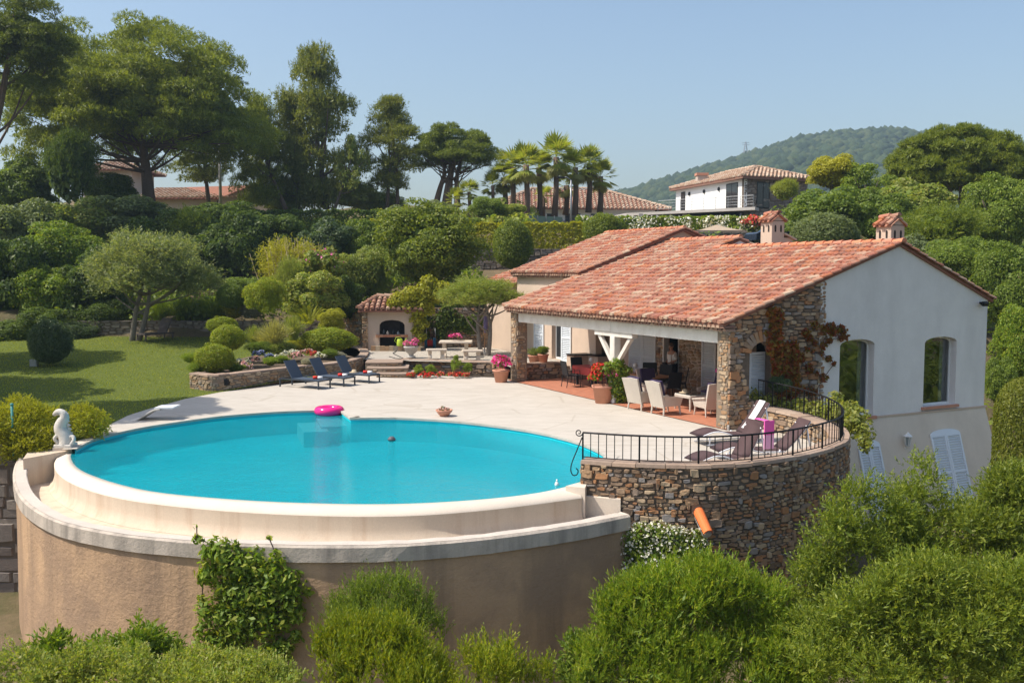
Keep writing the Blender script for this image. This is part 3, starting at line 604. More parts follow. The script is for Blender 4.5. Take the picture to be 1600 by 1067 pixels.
wl = smooth(frontw[:, :2], 1); backxy = np.vstack([smooth(back[:, :2], 1), smooth(back2[:, :2], 1), [[2.05,22.2],[1.75,20.75]]])
pool_poly = [tuple(p) for p in backxy] + [(1.30,20.25)] + [tuple(p) for p in wl[::-1]]
pool = thing('swimming_pool', 'large round turquoise infinity pool with cream overflow ledge and tan rendered retaining wall', 'swimming pool', (-3.7, 25, 0))
mb = MB(); n = len(pool_poly)
rows = [[(*p,.0 if i < len(backxy) else -.11) for i, p in enumerate(pool_poly)], [(*p,-.72) for p in pool_poly]]
mb.loft(rows, True); mb.sheet(pool_poly, -.715); mb.build('basin', M['basin'], pool)
b = MB()
for (a, c, z) in (((478,654),(500,668),-.26),((508,650),(528,663),-.20)):   # submerged steps, seen through the water
    P = [G(a[0]-14,a[1],-.12)[:2], G(a[0]+20,a[1]-2,-.12)[:2], G(c[0]+14,c[1]-2,-.12)[:2], G(c[0]-26,c[1],-.12)[:2]]; b.prism(P[::-1], -.7, z)
b.build('step', M['pool_step'], pool)
W = MB(); W.sheet(pool_poly, -.12); wo = W.build('pool_water', M['water']); tag(wo, kind='structure')
wo_px = [(119,699.5),(105,702.5),(95,709),(88,717),(86,724.5),(89.6,735.5),(107.5,750.6),(149,767),(204,779.5),(272.5,788),(341,794.6),(424,800),(520,803.3),(586,804),(672.5,801.5),(759,794),(831,785.5),(908,775)]
wouter = resample(smooth(gp(wo_px, -.2)[:, :2], 2), .2); k = len(wouter)
cum = np.concatenate([[0], np.cumsum(np.linalg.norm(np.diff(wl,axis=0),axis=1))]); ss = np.linspace(0, cum[-1], k)
winner = np.stack([np.interp(ss, cum, wl[:,0]), np.interp(ss, cum, wl[:,1])], 1)
foot = offs(wouter, .16); mid = offs(wouter, .03)
mb = MB(); mb.loft([[(*a,-.7),(*a,-.112),(*(a*.6+c*.4),-.118),(*c,-.185),(*d,-.235)] for a, c, d in zip(winner, wouter, mid)][::-1]); mb.build('ledge', M['weirtop'], pool, True)
mb = MB(); mb.loft([[(*d,-.235),(*d,-.50),(*(d*.7+e*.3),-.66),(*e,-.745)] for d, e in zip(mid, foot)][::-1]); mb.build('weir', M['weir'], pool, True)
rim_px = [(28,714,-.2),(21.5,727,-.28),(19,745,-.38),(23.7,764,-.46),(35.6,783,-.5),(62,802,-.5),(95,816.5,-.5),(142.5,827.5,-.5),(200,836.8,-.5),(300,846.5,-.5),(400,851.3,-.5),(500,853.6,-.5),(600,852.6,-.5),(700,846.6,-.5),(800,836,-.5),(870,826,-.5),(930,816,-.5),(985,804.5,-.5)]
rp = smooth(gp(rim_px), 2); ro, rz_ = rp[:, :2], rp[:, 2]
T = np.gradient(ro, axis=0); T /= np.linalg.norm(T, axis=1)[:,None]; rn = np.stack([T[:,1], -T[:,0]], 1)   # outward
mb = MB(); jit = [random.uniform(-.012,.012) for _ in ro]
mb.loft([[(*(p-q*.32),-.76),(*(p-q*.31),z-.02),(*(p-q*.27),z+j),(*(p-q*.04),z+j*.6),(*p,z-.035),(*(p+q*.005+q*j),z-.30+j),(*(p-q*.05),z-.315)] for p, q, z, j in zip(ro, rn, rz_, jit)][::-1]); mb.build('rim', M['rim'], pool)
mb = MB(); mb.loft([[(*(p-q*.29),z+.006+j),(*(p-q*.055),z+.006+j*.6)] for p, q, z, j in zip(ro, rn, rz_, jit)][::-1]); mb.build('rim_top', M['rimtop'], pool)
mb = MB(); mb.loft([[(*(p-q*.05),z-.3),(*(p-q*.05),-1.6),(*(p-q*.03),-3),(*(p+q*.0),-5.6)] for p, q, z in zip(ro, rn, rz_)][::-1]); mb.build('retaining_wall', M['retain'], pool)
gut = [tuple(p) for p in foot - (foot-wouter)*.05] + [tuple(p-q*.30) for p, q in zip(ro[::-1], rn[::-1])]
MB().sheet(gut, -.75).build('gutter_floor', M['weir'], pool)
ew = [G(36,716,-.05)[:2], G(60,712,-.05)[:2], G(92,706,-.05)[:2], G(112,703,-.05)[:2], G(134,691.5,-.05)[:2], G(100,689,-.05)[:2], G(46,702,-.05)[:2]]
MB().prism(ew[::-1], -.9, -.06).build('end_wall', M['weir'], pool)
MB().prism([(p[0],p[1]) for p in [G(82,701,0),(G(112,700,0)),G(136,691,0),G(104,690,0)]][::-1], -.06, .02).build('plinth_slab', M['weirtop'], pool)
cp = offs(backxy[:-1], -.30); ci = offs(backxy[:-1], .03)
mb = MB(); mb.loft([[(*a,-.05),(*a,.012),(*c,.012)] for a, c in zip(ci, cp)][::-1]); mb.build('coping', M['terrace'], pool)
bl = [G(884,759,-.02)[:2], G(914,762,-.02)[:2], (1.62,20.2), (1.5,20.6), G(914,751,-.02)[:2]]
MB().prism(bl, -.72, -.02).build('corner_block', M['weirtop'], pool)
ep = offs(np.array([p for p in TP if p[0] < 2.45]), .07)
mb = MB(); mb.loft([[(*p,-.76),(*p,-.26),(*(p+np.array([0,.08])),-.25)] for p in ep]); mb.build('gutter_end', M['weirtop'], pool)
# terrace sheet
lawn_edge = [(134,693),(170,664),(200,649),(230,639.5),(290,623),(345,612.5),(400,605.5),(440,600),(520,592),(580,583)]
ter = [tuple(p[:2]) for p in gp(lawn_edge)] + [tuple((G(640,588,0)+[0,.5,0])[:2]), tuple((G(775,592,0)+[0,.5,0])[:2]), tuple(V(13.2,.3)[:2]), tuple(V(12.8,-.02)[:2]), tuple(V(.2,-.02)[:2]), tuple(V(.2,.9)[:2])]
ter += [tuple(p) for p in offs(TP, -.2)[::-1]] + [tuple(p) for p in backxy[::-1]]
t_ = MB().sheet(ter, 0.0).build('terrace', M['terrace']); tag(t_, kind='structure')
tl = MB().sheet([V(.0,-.03)[:2], V(0,4.3)[:2], V(13.6,4.3)[:2], V(13.6,-.03)[:2]], .02)
tl.v += []; o = tl.build('porch_floor', M['tiles']); tag(o, kind='structure')
# lawn
lw = gp(lawn_edge[:8]); lpoly = [tuple(p[:2]) for p in lw] + [(-8.0,38.0),(-7.2,41),(-7.6,44),(-9,46),(-9.5,52),(-36,52),(-36,25.5),(-14.5,25.3),(-12.6,25.0)]
def inpoly(x, y, P):
    c = np.zeros_like(x, bool); j = len(P)-1
    for i in range(len(P)):
        xi, yi = P[i]; xj, yj = P[j]; c ^= ((yi > y) != (yj > y)) & (x < (xj-xi)*(y-yi)/(yj-yi+1e-12)+xi); j = i
    return c
import bmesh
bm = bmesh.new(); vs = [bm.verts.new((x, y, 0)) for x, y in lpoly]; bm.faces.new(vs)
for ax, lo, hi in ((0,-36,-7),(1,25,52)):
    for q in np.arange(lo+.7, hi, 1.5):
        co = [0,0,0]; co[ax] = q; no = [0,0,0]; no[ax] = 1; bmesh.ops.bisect_plane(bm, geom=bm.verts[:]+bm.edges[:]+bm.faces[:], plane_co=co, plane_no=no)
for v in bm.verts: v.co.z = float(lawnz(v.co.x, v.co.y)) - .008
bm.normal_update()
for f in bm.faces:
    if f.normal.z < 0: f.normal_flip()
me = bpy.data.meshes.new('lawn'); bm.to_mesh(me); bm.free(); o = link('lawn', me, M['lawn']); tag(o, kind='structure')
n = 60000; x = rng.uniform(-34,-7,n); y = rng.uniform(25.3,51.5,n); kp = inpoly(x, y, lpoly); x, y = x[kp], y[kp]; n = len(x)
A = unit(np.stack([rng.normal(size=n)*.5, rng.normal(size=n)*.5, np.ones(n)],1)); C = np.stack([x, y, lawnz(x,y)+.012],1)
o = link('grass', quads('grass', leafquads(C, A, unit(np.cross(A, rdir(n))), rng.uniform(.04,.085,n), rng.uniform(.012,.03,n))), M['L_grass']); tag(o, 'short sunlit lawn grass beside the pool terrace', 'grass', kind='stuff')
# ------------------------------------------------------------------ round stone terrace wall and its railing
cumT = np.concatenate([[0], np.cumsum(np.linalg.norm(np.diff(TP,axis=0),axis=1))]); LT = cumT[-1]
def ztop(s): return .42 + .13*max(0, (s/LT-.6)/.4)
tw = thing('terrace_wall', 'tall round dry stone wall under the sunbed terrace with orange slate coping', 'stone wall', (4.5, 22, -4.3))
wall_core(MB(), TP, TPin, -4.6, ztop).build('core', M['mortar'], tw)
stone_face(MB(), TP, -4.3, ztop, 1, hs=(.035,.105), ls=(.08,.36), pro=(.01,.055), big=.12).build('stonework', M['stone'], tw)
stone_face(MB(), resample(TPin,.3), 0, ztop, -1, hs=(.07,.16), ls=(.15,.5)).build('inner_stonework', M['stone_warm'], tw)
stone_face(MB(), [TPin[0], TP[0]], -.75, .42, 1).build('end_stonework', M['stone'], tw)
cap_stones(MB(), TP, TPin, .42, .07, .04, zf=ztop).build('coping', M['cap'], tw)
sp0 = np.array([3.84,19.42,-.50]); d = np.array([.10,-.50,-.30])
mb = MB(); half_tube(mb, sp0+d, sp0-d*.3, .10, .12, UP, 8); mb.f = mb.f[:-1]; v2 = MB(); mb2 = MB(); half_tube(mb2, sp0+d+np.array([0,0,-.012]), sp0-d*.3+np.array([0,0,-.012]), .088, .105, UP, 8); mb.add(mb2.v, [f[::-1] for f in mb2.f[:-1]]); mb.build('drain_spout', M['orange'], tw)
mb = MB(); half_tube(mb, sp0+d*.9+np.array([0,0,-.05]), sp0-d*.3+np.array([0,0,-.05]), .10, .10, -UP, 6); mb.build('drain_channel', M['concrete'], tw)
rl = thing('balustrade', 'black wrought iron railing curving along the round stone terrace wall', 'railing', (*TP[0], .49))
RP = resample(offs(TP, -.13), .08); cr = np.concatenate([[0], np.cumsum(np.linalg.norm(np.diff(RP,axis=0),axis=1))]); LR = cr[-1]
def zr(s): return ztop(s/LR*LT) + .07
def rh(s): return .56 + .16*max(0, (s/LR-.62)/.38)
pr = [(*p, zr(s)+rh(s)) for p, s in zip(RP, cr)]
MB().tube(pr, .021, 6).build('top_rail', M['iron'], rl)
MB().tube([(x, y, zr(s)+.045) for (x, y, _), s in zip(pr, cr)], .012, 6).build('bottom_rail', M['iron'], rl)
nb = int(LR/.172)
bal = None
for i in range(nb+1):
    s = min(LR-.01, i*LR/nb); p, _ = path_at(RP, cr, s); post = i % 7 == 0; r_ = .017 if post else .0085; z0 = zr(s)-.04 if post else zr(s)+.045; z1 = zr(s)+rh(s)
    MB().box(p[0]-r_, p[0]+r_, p[1]-r_, p[1]+r_, z0, z1).build('post' if post else 'baluster', M['iron'], rl)
p0 = np.array(pr[0]); sc_ = []
for a in np.linspace(0, 2*PI*1.35, 26): q = .085*(1-a/(2*PI*1.7)); sc_.append(p0 + np.array([-.085-q*math.cos(a)*-1*1+0, 0, -.0-q*math.sin(a)-.0]))
MB().tube(sc_, .012, 6).build('scroll', M['iron'], rl)
br = [p0+np.array([-.02,-.02,-.10]), p0+np.array([-.12,-.05,-.35]), p0+np.array([-.24,-.1,-.62]), p0+np.array([-.27,-.12,-.78]), p0+np.array([-.22,-.12,-.9]), p0+np.array([-.12,-.12,-.88]), p0+np.array([-.1,-.12,-.78]), p0+np.array([-.15,-.12,-.74])]
MB().tube(smooth(br,2), .013, 6).build('brace', M['iron'], rl)
# ================================================================== VILLA   (local axes: x = t towards the right, y = s along the eave)
ROT = math.atan2(E2[1], E2[0])
vil = thing('villa', 'long white and stone villa with salmon tiled roof and open covered porch', 'house', C0, ROT)
T2 = on_s(1540, 560, 0)[0]; RX = 6.59; ZR = 5.27; SL = .336; SR = .41
def zroof(x): return 2.97 + SL*(x+.25) if x < RX else ZR - SR*(x-RX)
def vb(mb, name, mat, parent=None, sm=False): return mb.build(name, M[mat], parent or vil, sm, world=False)
def wall_holes(loops, fmap, th):         # loops: outline then holes, (a,b) pairs; fmap(a,b,depth)
    mb = MB(); tri = tessellate_polygon([[Vector((a, b, 0)) for a, b in lp] for lp in loops]); pts = [p for lp in loops for p in lp]; n = len(pts)
    vs = [fmap(a,b,0) for a,b in pts] + [fmap(a,b,th) for a,b in pts]; fs = []
    for t in tri: fs += [tuple(t), (n+t[2],n+t[1],n+t[0])]
    o = 0
    for lp in loops:
        k = len(lp)
        for i in range(k): a, b = o+i, o+(i+1)%k; fs.append((a,b,n+b,n+a))
        o += k
    return mb.add(vs, fs)
def arch(a0, a1, b0, b1, rise, n=8):
    h = [(a0,b0),(a1,b0)]; w_ = (a1-a0)/2; c = (a0+a1)/2
    return h + [(c+w_*math.cos(t), b1-rise+rise*math.sin(t)) for t in np.linspace(0, PI, n)]
def fix(o):                              # consistent outward faces
    bm = bmesh.new(); bm.from_mesh(o.data); bmesh.ops.recalc_face_normals(bm, faces=bm.faces); bm.to_mesh(o.data); bm.free(); return o
xa0 = on_s(1311,600,0)[0]; xa1 = on_s(1365,600,0)[0]; xb0 = on_s(1443,600,0)[0]; xb1 = on_s(1493,600,0)[0]
za = on_s(1338,530,0)[1]; zb = on_s(1468,526,0)[1]; SX = 3.4
outl = [(SX,0),(T2,0),(T2,zroof(T2)-.05),(RX,ZR-.05),(SX,zroof(SX)-.05)]
hA, hB = arch(xa0,xa1,.02,za,.18), arch(xb0,xb1,.14,zb,.18)
fix(vb(wall_holes([outl, hA, hB], lambda a,b,d: (a,d,b), .3), 'gable_wall', 'stucco'))
st0 = on_s(1172,560,0)[0]; st1 = on_s(1212,560,0)[0]; zs1 = on_s(1190,534,0)[1]
sto = [(.07,-.05),(SX,-.05),(SX,zroof(SX)-.05),(.07,zroof(.07)-.05)]; hS = arch(st0,st1,.75,zs1,.3)
fix(vb(wall_holes([sto, hS], lambda a,b,d: (a,d+.015,b), .42), 'stone_wall', 'mortar'))
mb = stone_face(MB(), [(0,.0),(SX+.2,.0)], -.05, lambda s: zroof(s)-.08, 1, hs=(.06,.15), holes=lambda s,z: st0-.1 < s < st1+.1 and .72 < z < zs1+.12, ls=(.14,.45), big=.12)
for a in np.linspace(.15, PI-.15, 13):   # arch stones round the opening
    c = np.array([(st0+st1)/2, -.02, zs1-.3]); e = np.array([math.cos(a)*(st1-st0)/2, 0, math.sin(a)*.3]); q = unit(np.array([math.cos(a),0,math.sin(a)*1.2])); mb.obox(c+e+q*.17, q*.16, np.array([0,.05,0]), np.array([-q[2],0,q[0]])*.055)
vb(mb, 'stonework', 'stone')
# battered lower storey and string course
mb = MB(); zl = -3.5; bt = .29; mb.loft([[(1.2,-.03,0),(T2,-.03,0)],[(1.2,zl*bt,zl),(T2+.18,zl*bt,zl)]]); mb.f = [f[::-1] for f in mb.f]
vb(mb.add([(T2,-.03,0),(T2,12,0),(T2+.18,12,zl),(T2+.18,zl*bt,zl)], [(0,3,2,1)]), 'lower_wall', 'beige'); 
vb(MB().box(SX, T2+.05, -.07, .0, -.05, .0), 'string_course', 'peach')
fix(vb(wall_holes([[(0,0),(13,0),(13,zroof(T2)-.05),(0,zroof(T2)-.05)]], lambda a,b,d: (T2-.003-d,a+.305,b), .3), 'side_wall', 'stucco'))
for (x0, x1, h, sill) in ((xa0,xa1,hA,False),(xb0,xb1,hB,True)):
    z0 = h[0][1]; zt = max(p[1] for p in h); f = vb(wall_holes([arch(x0,x1,z0,zt,.18), arch(x0+.05,x1-.05,z0+.06,zt-.05,.15)], lambda a,b,d: (a,.24+d,b), .05), 'window', 'frame_white'); fix(f)
    g_ = MB(); g_.add([(x0+.03,.265,z0+.03),(x1-.03,.265,z0+.03),(x1-.03,.265,zt-.12),((x0+x1)/2,.265,zt-.02),(x0+.03,.265,zt-.12)], [(0,1,2,3,4)]); vb(g_, 'pane', 'pane', f)
    vb(MB().box(x0-.08, x1+.10, -.09, .0, z0-.09, z0-.004), 'sill', 'terracotta', f)
    cw = MB(); xx = np.linspace(x0+(x1-x0)*.88, x1+.3, 26); cw.loft([[(q, .5+.05*math.sin(i*1.9), .06) for i, q in enumerate(xx)], [(q, .5+.04*math.sin(i*1.9), 2.5) for i, q in enumerate(xx)]]); vb(cw, 'curtain', 'curtain', f, True)
# room behind the gable windows and rooms behind the porch, their shade painted in near-black
vb(MB().box(SX, T2-.31, .31, 6.2, -.12, .0).box(4.4, T2-.33, 6.0, 6.2, .0, 3.4).box(T2-.33, T2-.31, .32, 6.2, .0, 3.3), 'room', 'shade_dark')  # thin near-black lining added over the pale side wall to darken the room
ch = thing('armchair', 'pale cane armchair standing inside behind the gable window nearest the corner', 'chair', (*V(1.6, xb0+.75)[:2], .004), ROT)
MB().box(-.25,.25,-.25,.25,.40,.46).build('seat', M['wicker'], ch, world=False); MB().lathe([(.0,-.03),(.24,-.03),(.26,0),(.24,.03),(.0,.03)],14).build('backrest', M['wicker'], ch, world=False)
ch.children[1].rotation_euler = (R(90),0,R(10)); ch.children[1].location = (0,.22,.75)
for a, c in ((-1,-1),(1,-1),(1,1),(-1,1)): MB().tube([(a*.21,c*.21,.4),(a*.24,c*.24,0)], .022, 6).build('leg', M['wicker'], ch, world=False)
def louvre(o, u, v, n, w_, h, arc=0):    # louvred leaf
    o, u, v, n = (np.array(q, float) for q in (o,u,v,n)); mb = MB(); f = .07; t = .022
    mb.obox(o+u*f/2+v*h/2, u*f/2, v*h/2, n*t); mb.obox(o+u*(w_-f/2)+v*h/2, u*f/2, v*h/2, n*t)
    for z in (f/2, h*.48, h-f/2-arc*.0): mb.obox(o+u*w_/2+v*z, u*(w_/2-f), v*f/2, n*t)
    k = int((h-2*f)/.075)
    for i in range(k):
        z = f+.03+i*(h-2*f)/k
        if abs(z-h*.48) > .06: mb.obox(o+u*w_/2+v*z, u*(w_/2-f), v*.022+n*.016, n*.006-v*.004)
    mb.obox(o+u*w_/2+v*h/2-n*.016, u*(w_/2-f), v*(h/2-f), n*.003); return mb
# lower shutters, lantern on the battered wall
bv = np.array([0, bt, 1.0]); bv /= np.linalg.norm(bv); bn = np.array([0,-1,bt]); bn /= np.linalg.norm(bn)
def low(px, py):
    d = ray(px, py); nw = bn[0]*E2 + bn[1]*E1 + bn[2]*UP; k_ = np.dot(C0-CAM, nw)/np.dot(d, nw); q = CAM+d*k_-C0; return np.array([np.dot(q,E2), np.dot(q,E1), q[2]])
for (pl, pr_, pt, pbm) in (((1452,690),(1500,690),672,781),((1335,690),(1371,690),690,760)):
    a, b2 = low(*pl)[0]+.04, low(*pr_)[0]+.02; zt = low((pl[0]+pr_[0])/2, pt)[2]; zo = -2.98; L_ = (zt-zo)/bv[2]-.12; w_ = (b2-a)/2
    for q in (0, 1): vb(louvre(np.array([a+q*w_, zo*bt, zo])+bn*.05, (1,0,0), bv, bn, w_-.01, L_), 'shutter', 'shutter')
    hd = MB(); pts = [np.array([(a+b2)/2+w_*math.cos(t), 0, 0])+np.array([0,zo*bt,zo])+bv*(L_+.001+.16*math.sin(t))+bn*.06 for t in np.linspace(0,PI,9)]; hd.plate(pts, bn, .03); vb(hd, 'shutter_head', 'shutter')
def lantern(p, n, s=1.0):
    mb = MB(); p = np.array(p,float); n = np.array(n,float); c = p+n*.16*s
    mb.lathe([(.01,.26*s),(.04*s,.22*s),(.12*s,.15*s),(.12*s,.14*s)],6,c).lathe([(.05*s,-.12*s),(.06*s,-.1*s),(.04*s,-.14*s)],6,c)
    for i in range(6): a = PI/3*i; mb.seg(c+np.array([.10*s*math.cos(a),.10*s*math.sin(a),.14*s]), c+np.array([.06*s*math.cos(a),.06*s*math.sin(a),-.1*s]), .015, .015)
    mb.tube([p+UP*-.1*s, p+n*.1*s+UP*-.18*s, c-UP*.13*s],.015,6); return mb
lp = low(1411, 691); o = vb(lantern(lp, bn, 1.15), 'wall_lantern', 'frame_white'); mb = MB().lathe([(.085,.13),(.05,-.1)],6,lp+bn*.18); vb(mb, 'glass', 'curtain', o)
tq, zq = on_s(1532,473,0); vb(MB().box(tq-.06,tq+.06,-.12,0,zq-.03,zq+.03).obox((tq-.05,-.2,zq-.03),(.12,0,0),(0,.05,.03),(0,-.03,.05)), 'security_light', 'iron')
# roofs
def slope(name, x0, x1, y0, y1, zf, mat='tile', sk=None):
    z0, z1 = zf(x0), zf(x1); H = math.hypot(x1-x0, z1-z0); ev = np.array([(x1-x0)/H, 0, (z1-z0)/H]); nn = np.cross(ev, (0,1,0)); nn = nn*np.sign(nn[2])
    P = [(x0,y0,z0),(x1,y0,z1),(x1,y1,z1),(x0,y1,z0)]; mb = MB(); mb.plate(P if nn[2]*1 > 0 and x1 < x0 else P[::-1], nn, .07); s = vb(mb, name, 'tilebed'); fix(s)
    vb(tile_field(np.array([x0,y0,z0]), (0,1,0), ev, y1-y0, H, skip=sk), 'tiles', mat, s); return s
rf = slope('roof', -.25, RX, -.07, 8.75, zroof); rf2 = slope('roof', -.25, 7.8, 8.75, 13.45, lambda x: 2.97+SL*(x+.25)); ZN = 2.97+SL*8.05
rr = slope('roof', T2+.2, RX+.004, -.07, 10.5, zroof, 'tile'); rn2 = slope('roof', 11, 7.804, 8.76, 13.44, lambda x: ZN-.38*(x-7.8))
vb(ridge_row((RX,-.2,ZR+.02),(RX,8.75,ZR+.02)), 'ridge_tiles', 'tile_ridge', rf); vb(ridge_row((7.8,8.7,ZN+.02),(7.8,13.45,ZN+.02)), 'ridge_tiles', 'tile_ridge', rf2)
for (xa, xb, yy, zf, ow) in ((-.3,RX,-.08,zroof,rf),(T2+.22,RX,-.08,zroof,rr)): vb(ridge_row((xa,yy,zf(xa)+.02),(xb,yy,zf(xb)+.02), .085, .37), 'verge_tiles', 'tile', ow)
vb(ridge_row((-.3,13.42,zroof(-.25)+.03),(7.8,13.42,ZN+.03), .1, .37), 'verge_tiles', 'tile', rf2); vb(ridge_row((RX,8.75,ZR+.06),(7.8,8.75,ZN+.03), .09,.37), 'verge_tiles', 'tile', rf2)
vb(genoise((-.25,-.1,2.95),(-.25,13.4,2.95),(-1,0,0)), 'eave_corbel', 'genoise', rf)
vb(MB().box(.02,.42,-.05+.06,13.3,2.74,2.79), 'eave_plate', 'white_wood', rf)
tri = [(RX-.3,8.76,ZR-.3),(7.8,8.76,ZN-.08),(10.6,8.76,ZN-.38*2.8-.08),(10.6,8.76,ZR-2)]; vb(MB().plate(tri,(0,-1,0),.1), 'gable_end', 'stucco')
# porch: pillars, beam, post, ceiling
def pillar(x0, x1, y0, y1, zt):
    p = vb(MB().box(x0,x1,y0,y1,-.1,zt), 'pillar', 'mortar_warm'); s = MB(); stone_face(s, [(x0,y0),(x1,y0),(x1,y1),(x0,y1),(x0,y0)], 0, zt, 1, hs=(.06,.13), ls=(.14,.4), pro=(.012,.035)); vb(s, 'stonework', 'stone_warm', p)
pillar(.02,.52,.02,.5,2.78); pillar(.02,.5,12.85,13.35,2.78)
vb(MB().bbox(.08,.40,.53,6.1,2.40,2.73,.02).bbox(.085,.395,6.115,12.83,2.40,2.73,.02), 'beam', 'white_wood')
s0, _ = on_t(961, 600, .24)
vb(MB().bbox(.10,.37,s0-.14,s0+.14,.45,2.24,.02), 'post', 'white_wood'); vb(MB().bbox(.12,.36,s0-1.15,s0+1.15,2.245,2.395,.02), 'post_cap', 'white_wood')
for sg in (-1,1): vb(MB().seg((.24,s0+sg*.13,1.35),(.24,s0+sg*.95,2.25),.13,.13), 'brace', 'white_wood')
vb(MB().bbox(.05,.43,s0-.19,s0+.19,.02,.45,.03), 'post_base', 'stucco')
vb(MB().plate([(.43,.45,zroof(.43)-.12),(.43,13.3,zroof(.43)-.12),(4.2,13.3,zroof(4.2)-.12),(4.2,.45,zroof(4.2)-.12)][::-1],(0,0,1),.04), 'porch_ceiling', 'white_wood')
xb_ = 4.2; pS = lambda px: on_t(px, 600, xb_)[0]
d0, d1 = pS(1060), pS(1037)
bw = [[(.45,0),(13.4,0),(13.4,zroof(4.2)-.16),(.45,zroof(4.2)-.16)], [(d0,.03),(d1,.03),(d1,2.2),(d0,2.2)], [(2.4,.03),(3.9,.03),(3.9,2.2),(2.4,2.2)]]
fix(vb(wall_holes(bw, lambda a,b,d: (xb_+d,a,b), .25), 'porch_wall', 'peach'))
sA, sB = pS(1097), d0
s_ = MB(); stone_face(s_, [(xb_,sB-.02),(xb_,sA)], 0.02, 2.9, 1, hs=(.07,.15), ls=(.15,.45), pro=(.02,.05)); vb(s_, 'stonework', 'stone_warm')
s_ = MB(); stone_face(s_, [(xb_,pS(1030)-.0+.35),(xb_,d1+.02)], 0.02, 2.9, 1); vb(s_, 'stonework', 'stone')
vb(MB().box(xb_-.03,xb_+.2,d1-.02,d1+.07,.03,2.25).box(xb_-.03,xb_+.2,d0-.07,d0+.02,.03,2.25).box(xb_-.03,xb_+.2,d0,d1,2.2,2.27), 'door_frame', 'frame_white')
vb(louvre((xb_-.05,sA-.02,.04),(0,-1,0),(0,0,1),(-1,0,0),sA-pS(1119),2.15), 'shutter', 'shutter')
a_, b_ = pS(1026), pS(984)
for q in (0,1): vb(louvre((xb_-.05,b_-q*(b_-a_)/2,.04),(0,-1,0),(0,0,1),(-1,0,0),(b_-a_)/2-.015,2.15), 'shutter', 'shutter')
vb(louvre((1.15,.46,.0),(1,0,0),(0,0,1),(0,-1,0),.75,2.1), 'shutter', 'shutter')
vb(MB().box(xb_+.26,8.4,1.2,13.2,-.05,.025).box(8.4,8.5,1.2,13.2,0,3.3).box(xb_+.26,8.4,13.2,13.3,0,3.2).box(xb_+.26,8.4,6.2,6.3,0,3.2), 'inner_rooms', 'shade_dark')
o = vb(MB().bbox(xb_-.16,xb_-.05,pS(1075)-.12,pS(1075)+.12,2.0,2.18,.03), 'wall_lamp', 'frame_white')
# outdoor kitchen counter at the far end of the porch
vb(MB().box(3.3,4.18,12.0,13.3,0.02,.95).box(2.6,3.3,12.75,13.3,.02,.95), 'kitchen_counter', 'peach'); vb(MB().box(3.22,4.18,11.95,13.3,.95,1.0).box(2.55,3.22,12.7,13.3,.95,1.0), 'worktop', 'iron')
# wing behind
XW, YW, YE, XWR = 3.5, 13.4, 19.5, 8.55; zW = lambda x: 4.33+.359*(x-3.25) if x < XWR else 6.23-.36*(x-XWR)
gw = [(XW,2.2),(13.6,2.2),(13.6,zW(13.6)-.06),(XWR,zW(XWR)-.06),(XW,zW(XW)-.06)]
fix(vb(wall_holes([gw], lambda a,b,d: (a,YW+.06+d,b), .25), 'wing_gable', 'peach'))
y1_, y2_ = on_t(862,530,XW)[0], on_t(878,530,XW)[0]
fw = [[(YW-.9,.3),(YE,.3),(YE,zW(XW)-.1),(YW-.9,zW(XW)-.1)], [(y2_,.52),(y1_,.52),(y1_,2.6),(y2_,2.6)]]
fix(vb(wall_holes(fw, lambda a,b,d: (XW+d,a,b), .3), 'wing_wall', 'peach'))
vb(MB().box(XW+.2,XW+.26,y2_,y1_,.52,.6).box(XW+.2,XW+.26,y2_,y2_+.07,.6,2.6).box(XW+.2,XW+.26,y1_-.07,y1_,.6,2.6), 'french_door', 'frame_white')
vb(MB().box(XW+.22,XW+.235,y2_+.07,y1_-.07,.6,2.6), 'pane', 'glassdark', vil.children[-1])
wS = lambda px: on_t(px,535,XW)[0]
vb(louvre((XW-.04,y2_-.02,.5),(0,-1,0),(0,0,1),(-1,0,0),y2_-wS(893),2.15),'shutter','shutter'); vb(louvre((XW-.04,wS(835.5),.5),(0,-1,0),(0,0,1),(-1,0,0),wS(835.5)-wS(850.5),2.15),'shutter','shutter')
w1 = slope('roof', 3.2, XWR, YW-.1, YE+.15, zW); w2 = slope('roof', 13.9, XWR+.004, YW-.1, YE+.15, zW)
vb(ridge_row((XWR,YW-.12,6.25),(XWR,YE+.15,6.25)), 'ridge_tiles', 'tile_ridge', w1); vb(genoise((3.2,YW-.05,4.29),(3.2,YE+.1,4.29),(-1,0,0)), 'eave_corbel', 'genoise', w1)
for xa, ow in ((3.15,w1), (13.9,w2)): vb(ridge_row((xa,YW-.08,zW(xa)+.03),(XWR,YW-.08,zW(XWR)+.03),.09,.37), 'verge_tiles', 'tile', ow)
zL = lambda x: 3.75+.33*(x-3.5); slope('roof', 3.4, 7.6, YE+.2, YE+4.2, zL)
fix(vb(wall_holes([[(YE+.01,.3),(YE+4,.3),(YE+4,zL(3.7)-.1),(YE+.01,zL(3.7)-.1)]], lambda a,b,d:(3.75+d,a,b), .25), 'annex_wall', 'peach'))
